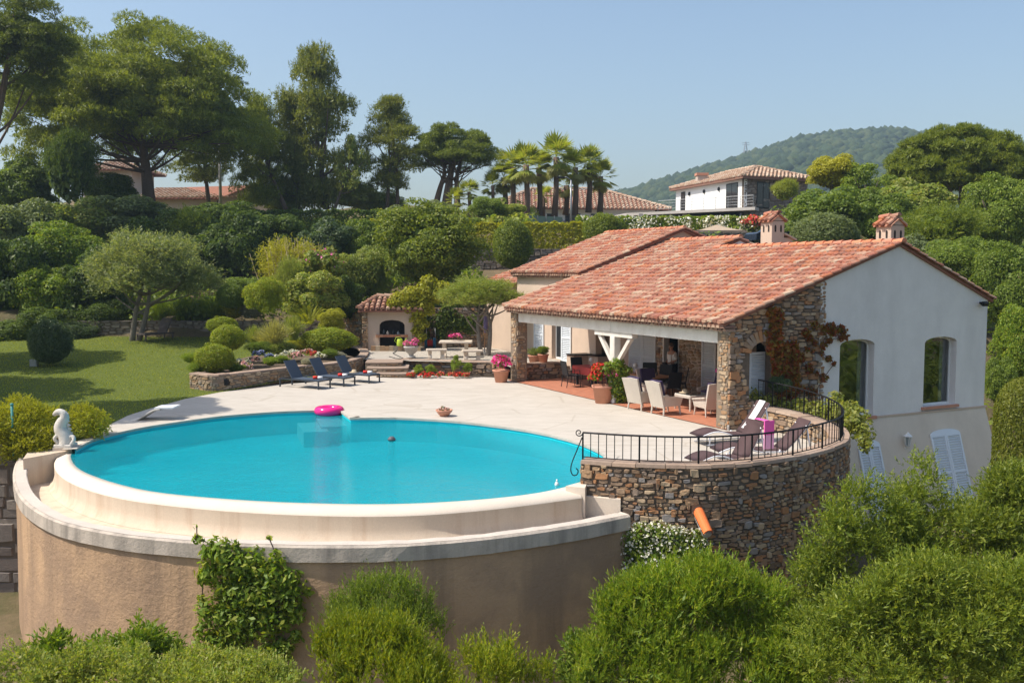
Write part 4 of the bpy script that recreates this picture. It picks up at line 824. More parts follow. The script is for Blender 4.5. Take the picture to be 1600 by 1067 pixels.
# chimneys
def chimney(cx, cy, w_, zb_, zt, low_=0):
    c = vb(MB().bbox(cx-w_/2,cx+w_/2,cy-w_/2,cy+w_/2,zb_,zt-.02,.01), 'chimney', 'peach')
    hol = MB()
    for k_ in (-.22,.22): 
        for dy in (-1,1): hol.plate([(cx+k_*w_+.06*w_*math.cos(t)*1.2, cy+dy*(w_/2+.004), zt-.26+(.10*math.sin(t) if math.sin(t)>0 else -.16*(abs(math.sin(t))>.3))) for t in np.linspace(0,2*PI,12,endpoint=False)], (0,dy,0), .004)
        hol.plate([(cx-w_/2-.004, cy+k_*w_+.06*w_*math.cos(t)*1.2, zt-.26+(.10*math.sin(t) if math.sin(t)>0 else -.16*(abs(math.sin(t))>.3))) for t in np.linspace(0,2*PI,12,endpoint=False)], (-1,0,0), .004)
    vb(hol, 'smoke_vent', 'soot_and_shade', c); k_ = w_*.60; tp = MB()  # dark plates paint the shade inside the vent openings
    vb(MB().plate([(cx-w_/2,cy-w_/2,zt),(cx+w_/2,cy-w_/2,zt),(cx,cy-w_/2,zt+.2)],(0,-1,0),w_), 'gable', 'peach', c)
    for sgn in (-1,1):
        ev = np.array([-sgn*k_,0,.24]); H = np.linalg.norm(ev); ev /= H; t_ = tile_field((cx+sgn*k_,cy-k_,zt-.02),(0,1,0),ev,2*k_,H,.2,.3); tp.add(t_.v,t_.f)
        tp.plate([(cx+sgn*k_,cy-k_,zt-.03),(cx+sgn*k_,cy+k_,zt-.03),(cx,cy+k_,zt+.21),(cx,cy-k_,zt+.21)],(0,0,1),.03)
    q = ridge_row((cx,cy-k_,zt+.25),(cx,cy+k_,zt+.25),.1,.35); tp.add(q.v,q.f); vb(tp, 'cap_tiles', 'tile', c)
    if low_: vb(MB().box(cx+w_/2,cx+w_/2+.42,cy-w_/2+.02,cy+w_/2-.02,zb_,zt-.62).plate([(cx+w_/2,cy-w_/2-.08,zt-.45),(cx+w_/2+.55,cy-w_/2-.08,zt-.66),(cx+w_/2+.55,cy+w_/2+.08,zt-.66),(cx+w_/2,cy+w_/2+.08,zt-.45)],(0,0,1),.06), 'shoulder', 'peach', c)
p1 = on_t(1207,360,7.35); p2 = on_t(1391,360,7.1)
chimney(7.35, p1[0], .60, 4.6, on_t(1210,345,7.35)[1], 1); chimney(7.1, p2[0], .60, 4.6, on_t(1391,352,7.1)[1])
# ================================================================== WALLS, STEPS, COURTYARD
CY = .5
def P2(px, py, z): return tuple(G(px, py, z)[:2])
court = [P2(573,562,CY), P2(626,562,CY), P2(640,564,CY)[0:2], P2(775,567,CY), tuple(V(13.45,.2)[:2]), tuple(V(13.45,3.45)[:2]), tuple(V(20,3.45)[:2]), (-1.2,49.4), (-9.5,49.4), (-8.6,46)]
o = MB().sheet(court, CY).build('courtyard', M['gravel']); tag(o, kind='structure')
wa = [P2(627,562,CY), P2(700,564.5,CY), P2(790,567.5,CY)]; wa = resample(wa, .3); wb = offs(wa, -.35)
t = thing('courtyard_wall', 'low brown stone wall below the dining courtyard with flowers at its foot', 'stone wall', (*wa[len(wa)//2], 0))
wall_core(MB(), wa, wb, -.2, CY-.03).build('core', M['mortar'], t); stone_face(MB(), wa, 0, CY-.03, 1).build('stonework', M['stone'], t); cap_stones(MB(), wa, wb, CY-.03, .06).build('coping', M['cap'], t)
stone_face(MB(), [wb[0], wa[0]], 0, CY-.03, 1).build('end_stonework', M['stone'], t)
t = thing('porch_wall', 'low stone wall joining the left porch pillar to the steps', 'stone wall', V(13.2,1.5))
wa = [V(13.15,.5)[:2], V(13.15,2.35)[:2]]; wb = [V(13.5,.5)[:2], V(13.5,2.35)[:2]]
wall_core(MB(), wa, wb, -.1, .62).build('core', M['mortar'], t); stone_face(MB(), wa, 0, .62, 1).build('stonework', M['stone'], t); cap_stones(MB(), wa, wb, .62, .06).build('coping', M['cap'], t)
t = thing('porch_steps', 'three pale stone steps climbing from the covered porch beside its low wall', 'steps', V(12.7,3.2))
for i in range(3): 
    a = 12.25+i*.38; MB().prism([V(a,2.4)[:2],V(a,4.15)[:2],V(13.6,4.15)[:2],V(13.6,2.4)[:2]][::-1], .0+.165*i+.022, .165*(i+1)+.02).build('step', M['cap'], t)
t = thing('garden_steps', 'three stone steps between the planted bed wall and the courtyard wall', 'steps', (*P2(605,585,0), 0))
for i in range(3):
    L_ = [P2((588,573,571)[i],589.5-i*8.8,.17*i), P2(647-i*9,590-i*9,.17*i)]; L0, L1 = np.array(L_[0]), np.array(L_[1]); cc = (L0+L1)/2; pts = [tuple(L0), *[tuple(bez((*L0,0),(*(cc+np.array([.1,-.25])),0),(*L1,0),7)[k][:2]) for k in range(1,6)], tuple(L1), (L1[0]-.1,L1[1]+1.4), (L0[0]-.1,L0[1]+1.4)]
    s_ = MB().prism(pts, -.05, .17*(i+1)-.05).build('step', M['mortar_warm'], t); f_ = MB(); stone_face(f_, pts[:7], .17*i, .17*(i+1)-.05, 1, hs=(.05,.08)); f_.build('riser_stonework', M['stone_warm'], s_)
    MB().prism([(p[0],p[1]-.03) for p in pts[:7]]+pts[7:], .17*(i+1)-.048, .17*(i+1)).build('tread', M['cap'], s_)
# planted bed
bw_ = [(297,608,0),(330,612,0),(345,611,0),(390,605.5,0),(440,599,0),(490,593,0),(540,588,0),(566,581,0),(576,573,0),(575,565,0),(567,557,.1),(553,551,.2)]
bp_ = resample(smooth(np.array([G(*q)[:2] for q in bw_]),2), .25); bq = offs(bp_, -.36)
zb_f = lambda s: .56
t = thing('bed_wall', 'curved low stone retaining wall of the flower bed behind the blue sunbeds', 'stone wall', (*bp_[10], 0))
wall_core(MB(), bp_, bq, -.3, .56).build('core', M['mortar_warm'], t); stone_face(MB(), bp_, -.05, .56, 1, hs=(.05,.12)).build('stonework', M['stone_warm'], t); cap_stones(MB(), bp_, bq, .56, .05).build('coping', M['cap'], t)
q = G(352,597,.3); MB().bbox(q[0]-.15,q[0]+.15,q[1]-.16,q[1]+.1,.2,.42,.02).build('wall_light', M['iron'], t)
bed = [tuple(p) for p in bq]+[(-7.0,46.5),(-8.3,50.5),(-10.6,49),(-12.0,44),(-12.6,39),(-12.3,36.2)]
o = MB().sheet(bed, .5).build('flower_bed', M['soil']); tag(o, kind='structure')
lwp = resample([(-30,51.2),(-20,51.6),(-12,51.3),(-9.3,50.6)], .4); lwz = lambda s: 1.75
t = thing('lawn_wall', 'rough low stone wall at the back of the lawn below the planted bank', 'stone wall', (-18,51.5,.9))
wall_core(MB(), lwp, offs(lwp,-.4), .4, 1.7).build('core', M['mortar'], t); stone_face(MB(), lwp, .8, 1.72, 1, hs=(.09,.2), ls=(.2,.6)).build('stonework', M['stone_grey'], t)
sw = resample([(-9.0,51.0),(-7.4,48.7),(-6.9,48.1)], .3); t = thing('sloping_wall', 'stone wall sloping down beside the barbecue hut', 'stone wall', (-8,49.6,.5)); L_ = 4.0
zsl = lambda s: 2.3-.0*s
wall_core(MB(), sw, offs(sw,-.4), .2, zsl).build('core', M['mortar'], t); stone_face(MB(), sw, .4, zsl, 1).build('stonework', M['stone'], t); cap_stones(MB(), sw, offs(sw,-.4), 2.3, .07).build('coping', M['cap'], t)
cw_ = resample([(-4.6,49.0),(-.2,48.9)], .3); t = thing('courtyard_back_wall', 'shaded ivy hung stone wall behind the stone dining table', 'stone wall', (-2.4,49,.5))
wall_core(MB(), cw_, offs(cw_,-.4), .3, 2.5).build('core', M['mortar'], t); stone_face(MB(), cw_, .5, 2.5, 1).build('stonework', M['stone'], t)
uw = resample([(-3.4,60.6),(3,60.8),(10,61.5)], .5); t = thing('upper_wall', 'long brown stone retaining wall under the yellow green hedge', 'stone wall', (3,61,4.4))
wall_core(MB(), uw, offs(uw,-.5), 3.8, 5.75).build('core', M['mortar'], t); stone_face(MB(), uw, 4.0, 5.75, 1, hs=(.12,.25), ls=(.3,.8)).build('stonework', M['stone_grey'], t)
uw = resample([(5.5,65.2),(12,65.4),(20.5,66.5)], .5); t = thing('drive_wall', 'dark stone retaining wall below the white flowered oleanders', 'stone wall', (12,65.5,5.4))
wall_core(MB(), uw, offs(uw,-.5), 4.5, 7.0).build('core', M['mortar'], t); stone_face(MB(), uw, 4.8, 7.0, 1, hs=(.12,.25), ls=(.3,.8)).build('stonework', M['stone_grey'], t)
lw_ = resample([(-24,23.7),(-12.0,23.9)], .3); t = thing('block_wall', 'grey stone block wall under the yellow green bush left of the pool', 'stone wall', (-15,23.8,-3))
wall_core(MB(), lw_, offs(lw_,-.4), -4.5, -.35).build('core', M['mortar'], t); stone_face(MB(), lw_, -3.8, -.35, 1, hs=(.25,.42), ls=(.4,.9), gap=.02, jt=.08).build('stonework', M['stone_grey'], t)
# barbecue hut
bx, by = G(612,548,CY)[:2]; by += .2
t = thing('barbecue_hut', 'small barbecue hut with tiled roof and open brick fireplace', 'barbecue', (bx, by, CY))
w2, dp, eh = 1.2, 1.5, 2.0
ol = [(-w2,0),(w2,0),(w2,eh),(-w2,eh)]; ho = [(-.62,.78)]+[(.62,.78)]+[(.62*math.cos(a),1.25+.25*math.sin(a)) for a in np.linspace(0,PI,7)]; ho2 = [(-.62,.08),(.62,.08),(.62,.66),(-.62,.66)]
fix(wall_holes([ol,ho,ho2], lambda a,b,d:(bx+a,by+d,CY+b), .22).build('front_wall', M['peach'], t))
MB().box(bx-w2,bx-w2+.2,by+.222,by+dp,CY,CY+eh).box(bx+w2-.2,bx+w2,by+.222,by+dp,CY,CY+eh).box(bx-w2+.2,bx+w2-.2,by+dp-.2,by+dp,CY,CY+eh).build('side_walls', M['mortar_warm'], t)
s_ = MB(); stone_face(s_, [(bx-w2-.03,by+dp),(bx-w2-.03,by+.02)], CY, CY+eh, 1); stone_face(s_, [(bx+w2-.24,by-.04),(bx+w2+.28,by-.04)], CY, CY+eh-.1, 1); stone_face(s_, [(bx-w2-.28,by-.04),(bx-w2+.04,by-.04)], CY, CY+eh-.1, 1); s_.build('stonework', M['stone_warm'], t)
MB().box(bx-.9,bx+.9,by+.65,by+.7,CY+.1,CY+1.9).box(bx-.3,bx+.35,by+.55,by+.649,CY+.8,CY+1.45).build('fireback', M['soot_and_shade'], t)
mb = MB()
for i in range(9): mb.box(bx-.78+i*.175, bx-.78+i*.175+.165, by-.16, by+.24, CY+.66, CY+.775)
mb.build('shelf', M['brickshelf'], t)
mb = MB(); 
for i in range(11): mb.box(bx-.98+i*.22-.0, bx-.98+i*.22+.21, by-.42, by-.22, CY, CY+random.uniform(.22,.26))
mb.build('hearth_kerb', M['stone_warm'], t)
ru = MB().plate([(bx-w2-.4,by-.4,CY+eh-.02),(bx+w2+.4,by-.4,CY+eh-.02),(bx+w2+.15,by+.85,CY+eh+.55),(bx-w2+.35,by+.85,CY+eh+.55)],(0,0,1),.08).plate([(bx-w2-.4,by+dp+.3,CY+eh-.02),(bx-w2-.4,by-.4,CY+eh-.02),(bx-w2+.35,by+.85,CY+eh+.55)],(0,0,1),.06).build('roof', M['tilebed'], t)
ev = unit(np.array([0,1.25,.57])); tf = tile_field((bx-w2-.4,by-.42,CY+eh), (1,0,0), ev, 2*w2+.8, 1.38, .26, .34, skip=lambda u,v: u < v*.55-.1); tf.build('tiles', M['tile_brown'], ru)
q = ridge_row((bx-w2-.42,by-.42,CY+eh+.06),(bx-w2+.35,by+.85,CY+eh+.62),.13,.36); q2 = ridge_row((bx-w2+.35,by+.85,CY+eh+.62),(bx+w2+.2,by+.85,CY+eh+.62),.13,.36); q.add(q2.v,q2.f); q.build('ridge_tiles', M['tile_brown'], ru)
for i, (dx, m_, h_, r_) in enumerate(((-.4,'glassdark',.28,.05),(-.22,'cast',.2,.06),(.05,'glassdark',.3,.045),(.3,'grey_metal',.18,.07))):
    o = MB().lathe([(r_*.9,0),(r_,.02),(r_,h_*.6),(r_*.4,h_*.75),(r_*.4,h_)],10,(bx+dx,by+.02,CY+.775)).build(('bottle' if r_ < .055 else 'jar'), M[m_], None, True)
    tag(o, ['dark bottle at the left end of the barbecue shelf','small pale jar next to the left bottle on the barbecue shelf','dark bottle near the middle of the barbecue shelf','grey metal pot at the right end of the barbecue shelf'][i], 'bottle' if r_ < .055 else 'jar')
# ================================================================== FURNITURE AND PROPS
def face(p, q): return math.atan2(q[1]-p[1], q[0]-p[0])
def sunbed():                            # along +x: head at 0, foot at 2.0
    t = thing('sunbed', 'slate blue sunbed beside the flower bed wall, leftmost of the row, red towel on its foot', 'sun lounger', group='blue sunbeds in a row on the pool terrace')
    f = MB()
    for y in (-.33,.33): f.box(0,2.0,y-.02,y+.02,.29,.33)
    for x in (.0,.7,1.96): f.box(x,x+.04,-.31,.31,.292,.326)
    f.build('frame', M['steel_blue'], t, world=False)
    for x in (.02,1.94):
        for y in (-.33,.33): MB().box(x,x+.045,y-.022,y+.022,0,.29).build('leg', M['steel_blue'], t, world=False)
    MB().box(.66,1.98,-.305,.305,.331,.35).build('seat', M['sling_blue'], t, world=False)
    b = MB().obox((.43,0,.66),(-.21,0,.335),(0,.305,0),(.012,0,.008)).build('backrest', M['sling_blue'], t, world=False)
    m_ = MB(); m_.tube([(.30,-.29,.45),(.14,-.29,.31)],.012,6).tube([(.30,.29,.45),(.14,.29,.31)],.012,6); m_.build('support', M['steel_blue'], b, world=False); return t
def towel_roll():
    t = thing('rolled_towel', 'red and white rolled towel', 'towel'); MB().tube([(0,-.16,.06),(0,.02,.06)],.06,10).build('red_roll', M['red_towel'], t, True, False); MB().tube([(.01,.022,.055),(.03,.2,.055)],.055,10).build('white_roll', M['white_cloth'], t, True, False); return t
def sunhat(): return MB().lathe([(.19,0),(.20,.012),(.10,.03),(.095,.09),(.06,.115),(.0,.12)],16,sx=1,sy=.9)
sb = sunbed(); tr0 = towel_roll(); bl_lab = ['slate blue sunbed by the flower bed wall, farthest left of the three','middle slate blue sunbed with an orange red towel','slate blue sunbed nearest the stone steps, a straw hat on its seat']
tw_lab = ['red and white rolled towel on the leftmost blue sunbed','red rolled towel on the middle blue sunbed','red and white rolled towel on the blue sunbed nearest the steps']
for i, (fx, fy) in enumerate(((508,607.5),(547,602.8),(586,598))):
    o = sb if i == 0 else copy_tree(sb); p = G(fx, fy, 0); a = R(-30); o['label'] = bl_lab[i]; o.rotation_euler.z = a
    o.location = (p[0]-2.0*math.cos(a), p[1]-2.0*math.sin(a), 0); tt = tr0 if i == 0 else copy_tree(tr0); tt['label'] = tw_lab[i]; tt['group'] = 'rolled towels on the blue sunbeds'
    k = 1.62; tt.location = (o.location[0]+k*math.cos(a), o.location[1]+k*math.sin(a), .351); tt.rotation_euler.z = a+R(-65 if i else -50)
    if i == 2: h = sunhat().build('sun_hat', M['straw'], None, True); tag(h, 'straw sun hat lying on the blue sunbed nearest the steps', 'hat'); h.location = (o.location[0]+.95*math.cos(a), o.location[1]+.95*math.sin(a), .352)
# dark lounger under the olive
def dark_lounger():
    t = thing('garden_lounger', 'dark wicker lounger in the shade under the olive tree on the lawn', 'sun lounger')
    MB().bbox(.55,1.95,-.34,.34,.26,.34,.02).build('seat', M['wicker_dark'], t, world=False); MB().obox((.36,0,.68),(-.20,0,.37),(0,.34,0),(.03,0,.016)).build('backrest', M['wicker_dark'], t, world=False)
    for x in (.1,1.85):
        for y in (-.3,.3): MB().box(x,x+.06,y-.03,y+.03,0,.262).build('leg', M['wicker_dark'], t, world=False)
    MB().box(.0,.56,-.34,-.28,.262,.33).box(.0,.56,.28,.34,.262,.33).build('frame', M['wicker_dark'], t, world=False); return t
dl = dark_lounger(); dl.location = (-18.05,50.6,.86); dl.rotation_euler.z = R(-118)
# wave loungers on the round terrace
def wave_lounger(lab, hx_=1.35, back=1.0, ang=50, support=True):
    t = thing('wave_lounger', lab, 'sun lounger', group='brown sunbeds on the round terrace'); S_ = []
    for x in np.linspace(0, hx_, 12): S_.append((x, .26+.13*math.sin(PI*min(1,x/.95))*(1 if x < .95 else 1)-.03*(x/hx_)))
    hz_ = S_[-1][1]; bk = [(hx_+k*math.cos(R(ang))*back, hz_+k*math.sin(R(ang))*back-.05*math.sin(PI*k)) for k in np.linspace(.03,1,8)]
    def sl_(pts, w_, th): mb = MB(); mb.loft([[(x,-w_,z),(x,w_,z),(x,w_,z-th),(x,-w_,z-th)] for x, z in pts], True); q = len(mb.v); mb.f += [(0,1,2,3),(q-1,q-2,q-3,q-4)]; return mb
    sl_(S_, .30, .025).build('seat', M['sling_brown'], t, True, False); b = sl_(bk, .30, .025).build('backrest', M['sling_brown'], t, True, False)
    fr = MB()
    for y in (-.315,.315): fr.tube([(x,y,z-.025) for x, z in S_], .017, 6); fr.tube([(x,y,.03) for x in (.15,hx_+.55)], .017, 6)
    fr.build('frame', M['white_metal'], t, True, False); m2 = MB()
    for y in (-.27,.27): m2.tube([(x+.02,y,z-.035) for x, z in bk], .015, 6); m2.tube([(bk[-2][0],y,bk[-2][1]),(bk[-2][0]+.16,y,.03)], .02, 6)
    m2.build('back_frame', M['white_metal'], b, True, False)
    for x in (.25,hx_-.12): l = MB(); [l.tube([(x,y,.03),(x,y,.26)],.018,6) for y in (-.315,.315)]; l.build('leg', M['white_metal'], t, True, False)
    return t
def towel_on(o, bk0, bk1, w_, lab, mat, y0=0.0, over=0):
    pass
wl_ = []
for (px, py, lab, hx_, back_, ang, rz) in ((1086,679,'brown wave sunbed farthest from the railing with a white towel on its raised back',1.36,1.02,52,18),(1116,702,'brown wave sunbed in the middle of the round terrace, white tube frame showing',1.62,.95,47,10),(1081,718,'brown wave sunbed nearest the railing with a pink towel over its back',1.30,.92,62,24)):
    t = wave_lounger(lab, hx_, back_, ang); p = G(px, py, .26); t.location = (p[0], p[1], 0.004); t.rotation_euler.z = R(rz); wl_.append((t, hx_, back_, ang))
def strip(o, hx_, back, ang, k0, k1, y0, y1, dx, name, lab, mat):
    pts = [(hx_+k*math.cos(R(ang))*back-.012*math.sin(R(ang)), .23+k*math.sin(R(ang))*back-.05*math.sin(PI*k)+.012+dx) for k in np.linspace(k0,k1,9)]
    mb = MB(); mb.loft([[(x-.012,y0,z+.012),(x-.012,y1,z+.012),(x,y1,z),(x,y0,z)] for x, z in pts], True); mb.f += [(0,1,2,3)]
    t = mb.build(name, M[mat], None, True); t.location = o.location; t.rotation_euler = o.rotation_euler; return tag(t, lab, 'towel')
o, h_, b_, a_ = wl_[0]; strip(o, h_, b_, a_, .15, 1.0, -.14, .14, 0, 'white_towel', 'long white towel laid along the raised back of the farthest brown sunbed', 'white_cloth')
o, h_, b_, a_ = wl_[2]; X1 = h_+math.cos(R(a_))*b_; Z1 = .23+math.sin(R(a_))*b_
t = thing('pink_towel', 'pink towel with a paler end hanging over the back of the sunbed nearest the railing', 'towel', o.location, o.rotation_euler.z)
MB().box(X1-.03,X1+.24,-.37,-.34,Z1-.30,Z1+.02).box(X1-.03,X1+.10,-.37,.0,Z1+.021,Z1+.035).build('upper_cloth', M['pink'], t, world=False); MB().box(X1-.029,X1+.239,-.369,-.341,Z1-.62,Z1-.301).build('pale_end', M['pink_pale'], t, world=False)
# wicker seats in the porch
def wicker_chair(lab, cushion=True, grp='cream wicker armchairs under the porch'):   # faces +x
    t = thing('wicker_armchair', lab, 'armchair', group=grp)
    MB().bbox(-.30,.34,-.30,.30,.26,.36,.03).build('seat', M['wicker'], t, world=False)
    rows = []
    for k in np.linspace(0,1,7): z = .22+.80*k; x = -.30-.20*k-.04*k*k; w_ = .31+.04*k; rows.append([(x-.03,-w_,z),(x-.05,0,z+.03*(k==1)),(x-.03,w_,z),(x+.04,w_,z),(x+.02,0,z+.03*(k==1)),(x+.04,-w_,z)])
    mb = MB(); mb.loft(rows, True); mb.f += [tuple(range(6)), tuple(range(len(mb.v)-1,len(mb.v)-7,-1))]; mb.build('backrest', M['wicker'], t, world=False)
    for sg in (-1,1):
        a = MB(); a.plate([(-.33,sg*.33,.60),(.30,sg*.34,.50),(.38,sg*.34,.44),(.32,sg*.32,.26),(-.28,sg*.31,.26)],(0,sg,0),.045*1); a.seg((-.36,sg*.335,.60),(.36,sg*.335,.49),.09,.045); a.build('armrest', M['wicker'], t, world=False)
        for x in (-.29,.30): MB().tube([(x,sg*.28,.27),(x*1.12,sg*.30,0)],[.034,.024],6).build('leg', M['wicker'], t, world=False)
    if cushion: MB().bbox(-.22,.30,-.26,.26,.36,.45,.04).obox((-.31,0,.74),(-.085,0,.31),(0,.26,0),(.045,0,.012)).build('cushion', M['purple'], t, world=False)
    return t
wch = None
for (px, py, z, dirv, lab) in ((1003,640,0,(.80,.60),'cream wicker armchair, left one of the pair with its back to the pool'),(1040,647,0,(.86,.5),'cream wicker armchair, right one of the pair with its back to the pool'),
    (1019,626,0,(.35,-.93),'cream wicker armchair behind the pair, its purple back cushion facing out'),(1107,650,0,(-.35,.93),'cream wicker armchair against the right porch pillar, turned to the glass table'),(1112,632,0,(-.9,-.35),'cream wicker armchair by the white shutter with a pink cloth on its cushion')):
    o = wicker_chair(lab) if wch is None else copy_tree(wch); wch = wch or o; o['label'] = lab; p = G(px, py, 0); o.location = (p[0], p[1], .022); o.rotation_euler.z = math.atan2(dirv[1], dirv[0])
ptop = G(1112,632,0); o = MB().bbox(-.16,.16,-.22,.22,0,.12,.05).build('folded_cloth', M['pink']); o.location = (ptop[0]+.36, ptop[1]+.14, 1.06); o.rotation_euler.z = R(21); tag(o, 'pink cloth on top of the wicker armchair by the white shutter', 'cloth')
p = G(1083,640,0); t = thing('coffee_table', 'low cream wicker table with dark glass top between the armchairs', 'table', (p[0],p[1],.022), ROT)
MB().bbox(-.45,.45,-.42,.42,.40,.5,.03).build('table_frame', M['wicker'], t, world=False); MB().box(-.42,.42,-.39,.39,.501,.512).build('table_top', M['glassdark'], t, world=False)
for a in (-1,1):
    for c in (-1,1): MB().tube([(a*.40,c*.37,.41),(a*.42,c*.39,0)],[.045,.028],8).build('leg', M['wicker'], t, world=False)
h = sunhat().build('sun_hat', M['straw'], None, True); h.location = (p[0]-.25,p[1]+.1,.535); tag(h, 'straw sun hat lying on the glass topped wicker table', 'hat')
def black_chair(lab):                    # faces +x
    t = thing('garden_chair', lab, 'chair', group='black garden chairs under the porch'); MB().box(-.23,.25,-.24,.24,.43,.455).build('seat', M['black'], t, world=False)
    MB().obox((-.29,0,.72),(-.05,0,.27),(0,.24,0),(.012,0,.003)).build('backrest', M['black'], t, world=False)
    for sg in (-1,1):
        MB().tube([(-.34,sg*.25,.98),(-.23,sg*.25,.44),(-.30,sg*.25,0)],.016,6).build('leg', M['black'], t, world=False); MB().tube([(-.26,sg*.25,.64),(.24,sg*.25,.64),(.27,sg*.25,0)],.016,6).build('leg', M['black'], t, world=False)
    return t
bc0 = None
tcA = np.array([*G(928,573,.75)[:2]]); tcB = np.array([*G(1010,585,.75)[:2]])
e1, e2 = E1[:2], E2[:2]
for (c, off, lab) in ((tcA,-.95*e2+.1*e1,'black garden chair on the pool side of the red clothed table'),(tcA,1.0*e1,'black garden chair at the far end of the red clothed table'),(tcA,.85*e2+.3*e1,'black garden chair on the house side of the red clothed table'),(tcA,-.95*e1+.2*e2,'black garden chair at the post end of the red clothed table'),
    (tcB,.9*e2+1.1*e1,'black garden chair on the house side of the wooden table, next to the louvred shutters'),(tcB,.9*e2+.35*e1,'black garden chair on the house side of the wooden table, in front of the person'),(tcB,-.8*e2+.8*e1,'black garden chair on the pool side of the wooden table behind the hanging plant'),(tcB,-1.55*e1-.1*e2,'black garden chair at the end of the wooden table behind the wicker chairs'),(tcB,.9*e2-.7*e1,'black garden chair on the house side of the wooden table before the stone wall')):
    o = black_chair(lab) if bc0 is None else copy_tree(bc0); bc0 = bc0 or o; o['label'] = lab; o.location = (*(c+off), .022); o.rotation_euler.z = math.atan2(-off[1], -off[0])
def din_table(name, lab, c, w_, l_, mat, cloth=False):
    t = thing(name, lab, 'table', (*c, .022), ROT); MB().bbox(-w_,w_,-l_,l_,.70,.74,.01).build('table_top', M[mat], t, world=False)
    for a in (-1,1):
        for b in (-1,1): MB().box(a*(w_-.08)-.03,a*(w_-.08)+.03,b*(l_-.08)-.03,b*(l_-.08)+.03,0,.70).build('leg', M['black' if cloth else 'wood'], t, world=False)
    return t
din_table('dining_table', 'dining table hidden under the red cloth near the porch post', tcA, .5, .62, 'wood', True)
o = MB(); w_, l_ = .56,.68; o.box(-w_,w_,-l_,l_,.745,.752)
for a in (-1,1): o.box(a*w_-.004 if a>0 else -w_, a*w_ if a>0 else -w_+.004, -l_,l_,.46,.744); o.box(-w_+.005,w_-.005, a*l_-.004 if a>0 else -l_, a*l_ if a>0 else -l_+.004,.46,.744)
o = o.build('tablecloth', M['red_cloth']); o.location = (*tcA,.022); o.rotation_euler.z = ROT; tag(o, 'faded red tablecloth draped over the dining table', 'tablecloth')
din_table('wooden_table', 'long varnished wooden table among the black chairs', tcB, .45, 1.1, 'wood')
for i, (dx, dy) in enumerate(((.1,-.5),(-.15,-.25),(.2,-.2))):
    q = tcB+e2*dx+e1*dy; o = MB().lathe([(.03,0),(.035,.01),(.04,.12),(.036,.12),(.03,.015),(0,.012)],10).build('drinking_glass', M['pane'], None, True); o.location = (*q,.764); tag(o, 'clear drinking glass on the long wooden table', 'glass', 'drinking glasses on the wooden table')
for i, q in enumerate((tcA+.2*e1, tcB+.7*e1)):
    o = thing('table_lamp', ['small white globe lamp on the red tablecloth','small white globe lamp on the long wooden table'][i], 'lamp', (*q,.775)); MB().lathe([(.05,0),(.05,.02),(.015,.03),(.015,.16)],10).build('stand', M['frame_white'], o, True, False); MB().ball((0,0,.23),.09).build('shade', M['frame_white'], o, True, False)
# pots and flowers
def pot(lab, p, r, h, mat='terracotta', name='flower_pot', cat='plant pot'):
    t = thing(name, lab, cat, p); MB().lathe([(r*.70,0),(r*.95,h*.85),(r*1.06,h*.86),(r*1.06,h),(r*.92,h),(r*.88,h*.9),(0,h*.9)],22).build('body', M[mat], t, True, False); return t
def cluster(name, lab, cat, c, rad, green, petals, n=900, size=.07, fsize=.06, nf=420, group=None):
    """flowering plant: leaves and blossoms"""
    t = thing(name, lab, cat, c, 0, group); rad = np.array(rad, float); bc, br = blobs_in((0,0,0), rad*.75, 14, min(rad)*.42, -.5)
    link('leaves', quads('leaves', foliage(bc, br, n, size, .55, fill=.6)), M['L_'+green], t)
    pl = petals if isinstance(petals, (list,tuple)) else [petals]
    for k_, pt in enumerate(pl):
        b2, r2 = bc, br
        if len(pl) > 1: s_ = np.argsort(bc[:,0] + .3*rng.normal(size=len(bc))*rad[0]); m_ = s_[k_*len(bc)//len(pl):(k_+1)*len(bc)//len(pl)]; b2, r2 = bc[m_], br[m_]
        link('blossom', quads('blossom', foliage(b2, r2*1.06, nf//len(pl), fsize, .9, lo=-.3, fill=.15, nj=.9)), M['F_'+pt], t)
    return t
p = G(942,629.5,0); pot('large terracotta pot with red and pink geraniums by the porch post', (p[0],p[1],.0), .36, .60)
cluster('geranium', 'red and pink geraniums spilling from the large terracotta pot by the post', 'flowers', (p[0],p[1]-.02,.92), (.62,.5,.46), 'fresh', ('red','red','magenta'), 1800, .10, .09, 520)
p = G(783,597,0); pot('terracotta pot of pink flowers at the left porch pillar', (p[0],p[1],0), .33, .5)
cluster('petunia', 'bright pink petunias in the terracotta pot at the left porch pillar', 'flowers', (p[0],p[1],.72), (.5,.42,.34), 'mid', 'magenta', 700, .07, .10, 420)
p = G(642,560,CY); t = thing('garden_urn', 'grey stone urn of pink flowers on the courtyard wall', 'urn', (p[0],p[1]+.15,CY+.03))
MB().lathe([(.20,0),(.20,.05),(.10,.10),(.12,.15),(.27,.28),(.31,.42),(.34,.45),(.34,.50),(.28,.5),(.24,.45),(0,.45)],22).build('body', M['urn'], t, True, False)
cluster('petunia', 'pink petunias growing in the grey stone urn', 'flowers', (p[0],p[1]+.15,CY+.66), (.46,.4,.26), 'mid', 'pink', 500, .07, .09, 320)
for (px, py, z, r_, h_, lab, l2) in ((824,570,.7,.22,.34,'small terracotta pot on the low wall at the left end of the porch','green herb in the small pot on the porch end wall'),(818,562,.5,.26,.44,'wide terracotta pot on the courtyard behind the porch wall','grey green succulent in the wide pot behind the porch wall')):
    p = V(13.9,1.4,CY) if z == .5 else V(13.32,1.5,.69); p = np.array([*p[:2], CY if z == .5 else .68]); pot(lab, p, r_, h_); seedn[0]+=1
    o = crown_obj('herb', 'spray' if z > .6 else 'grassy', 'L_grey' if z == .5 else 'L_mid', (p[0],p[1],p[2]+h_+.13), (.3,.3,.2)); tag(o, l2, 'plant')
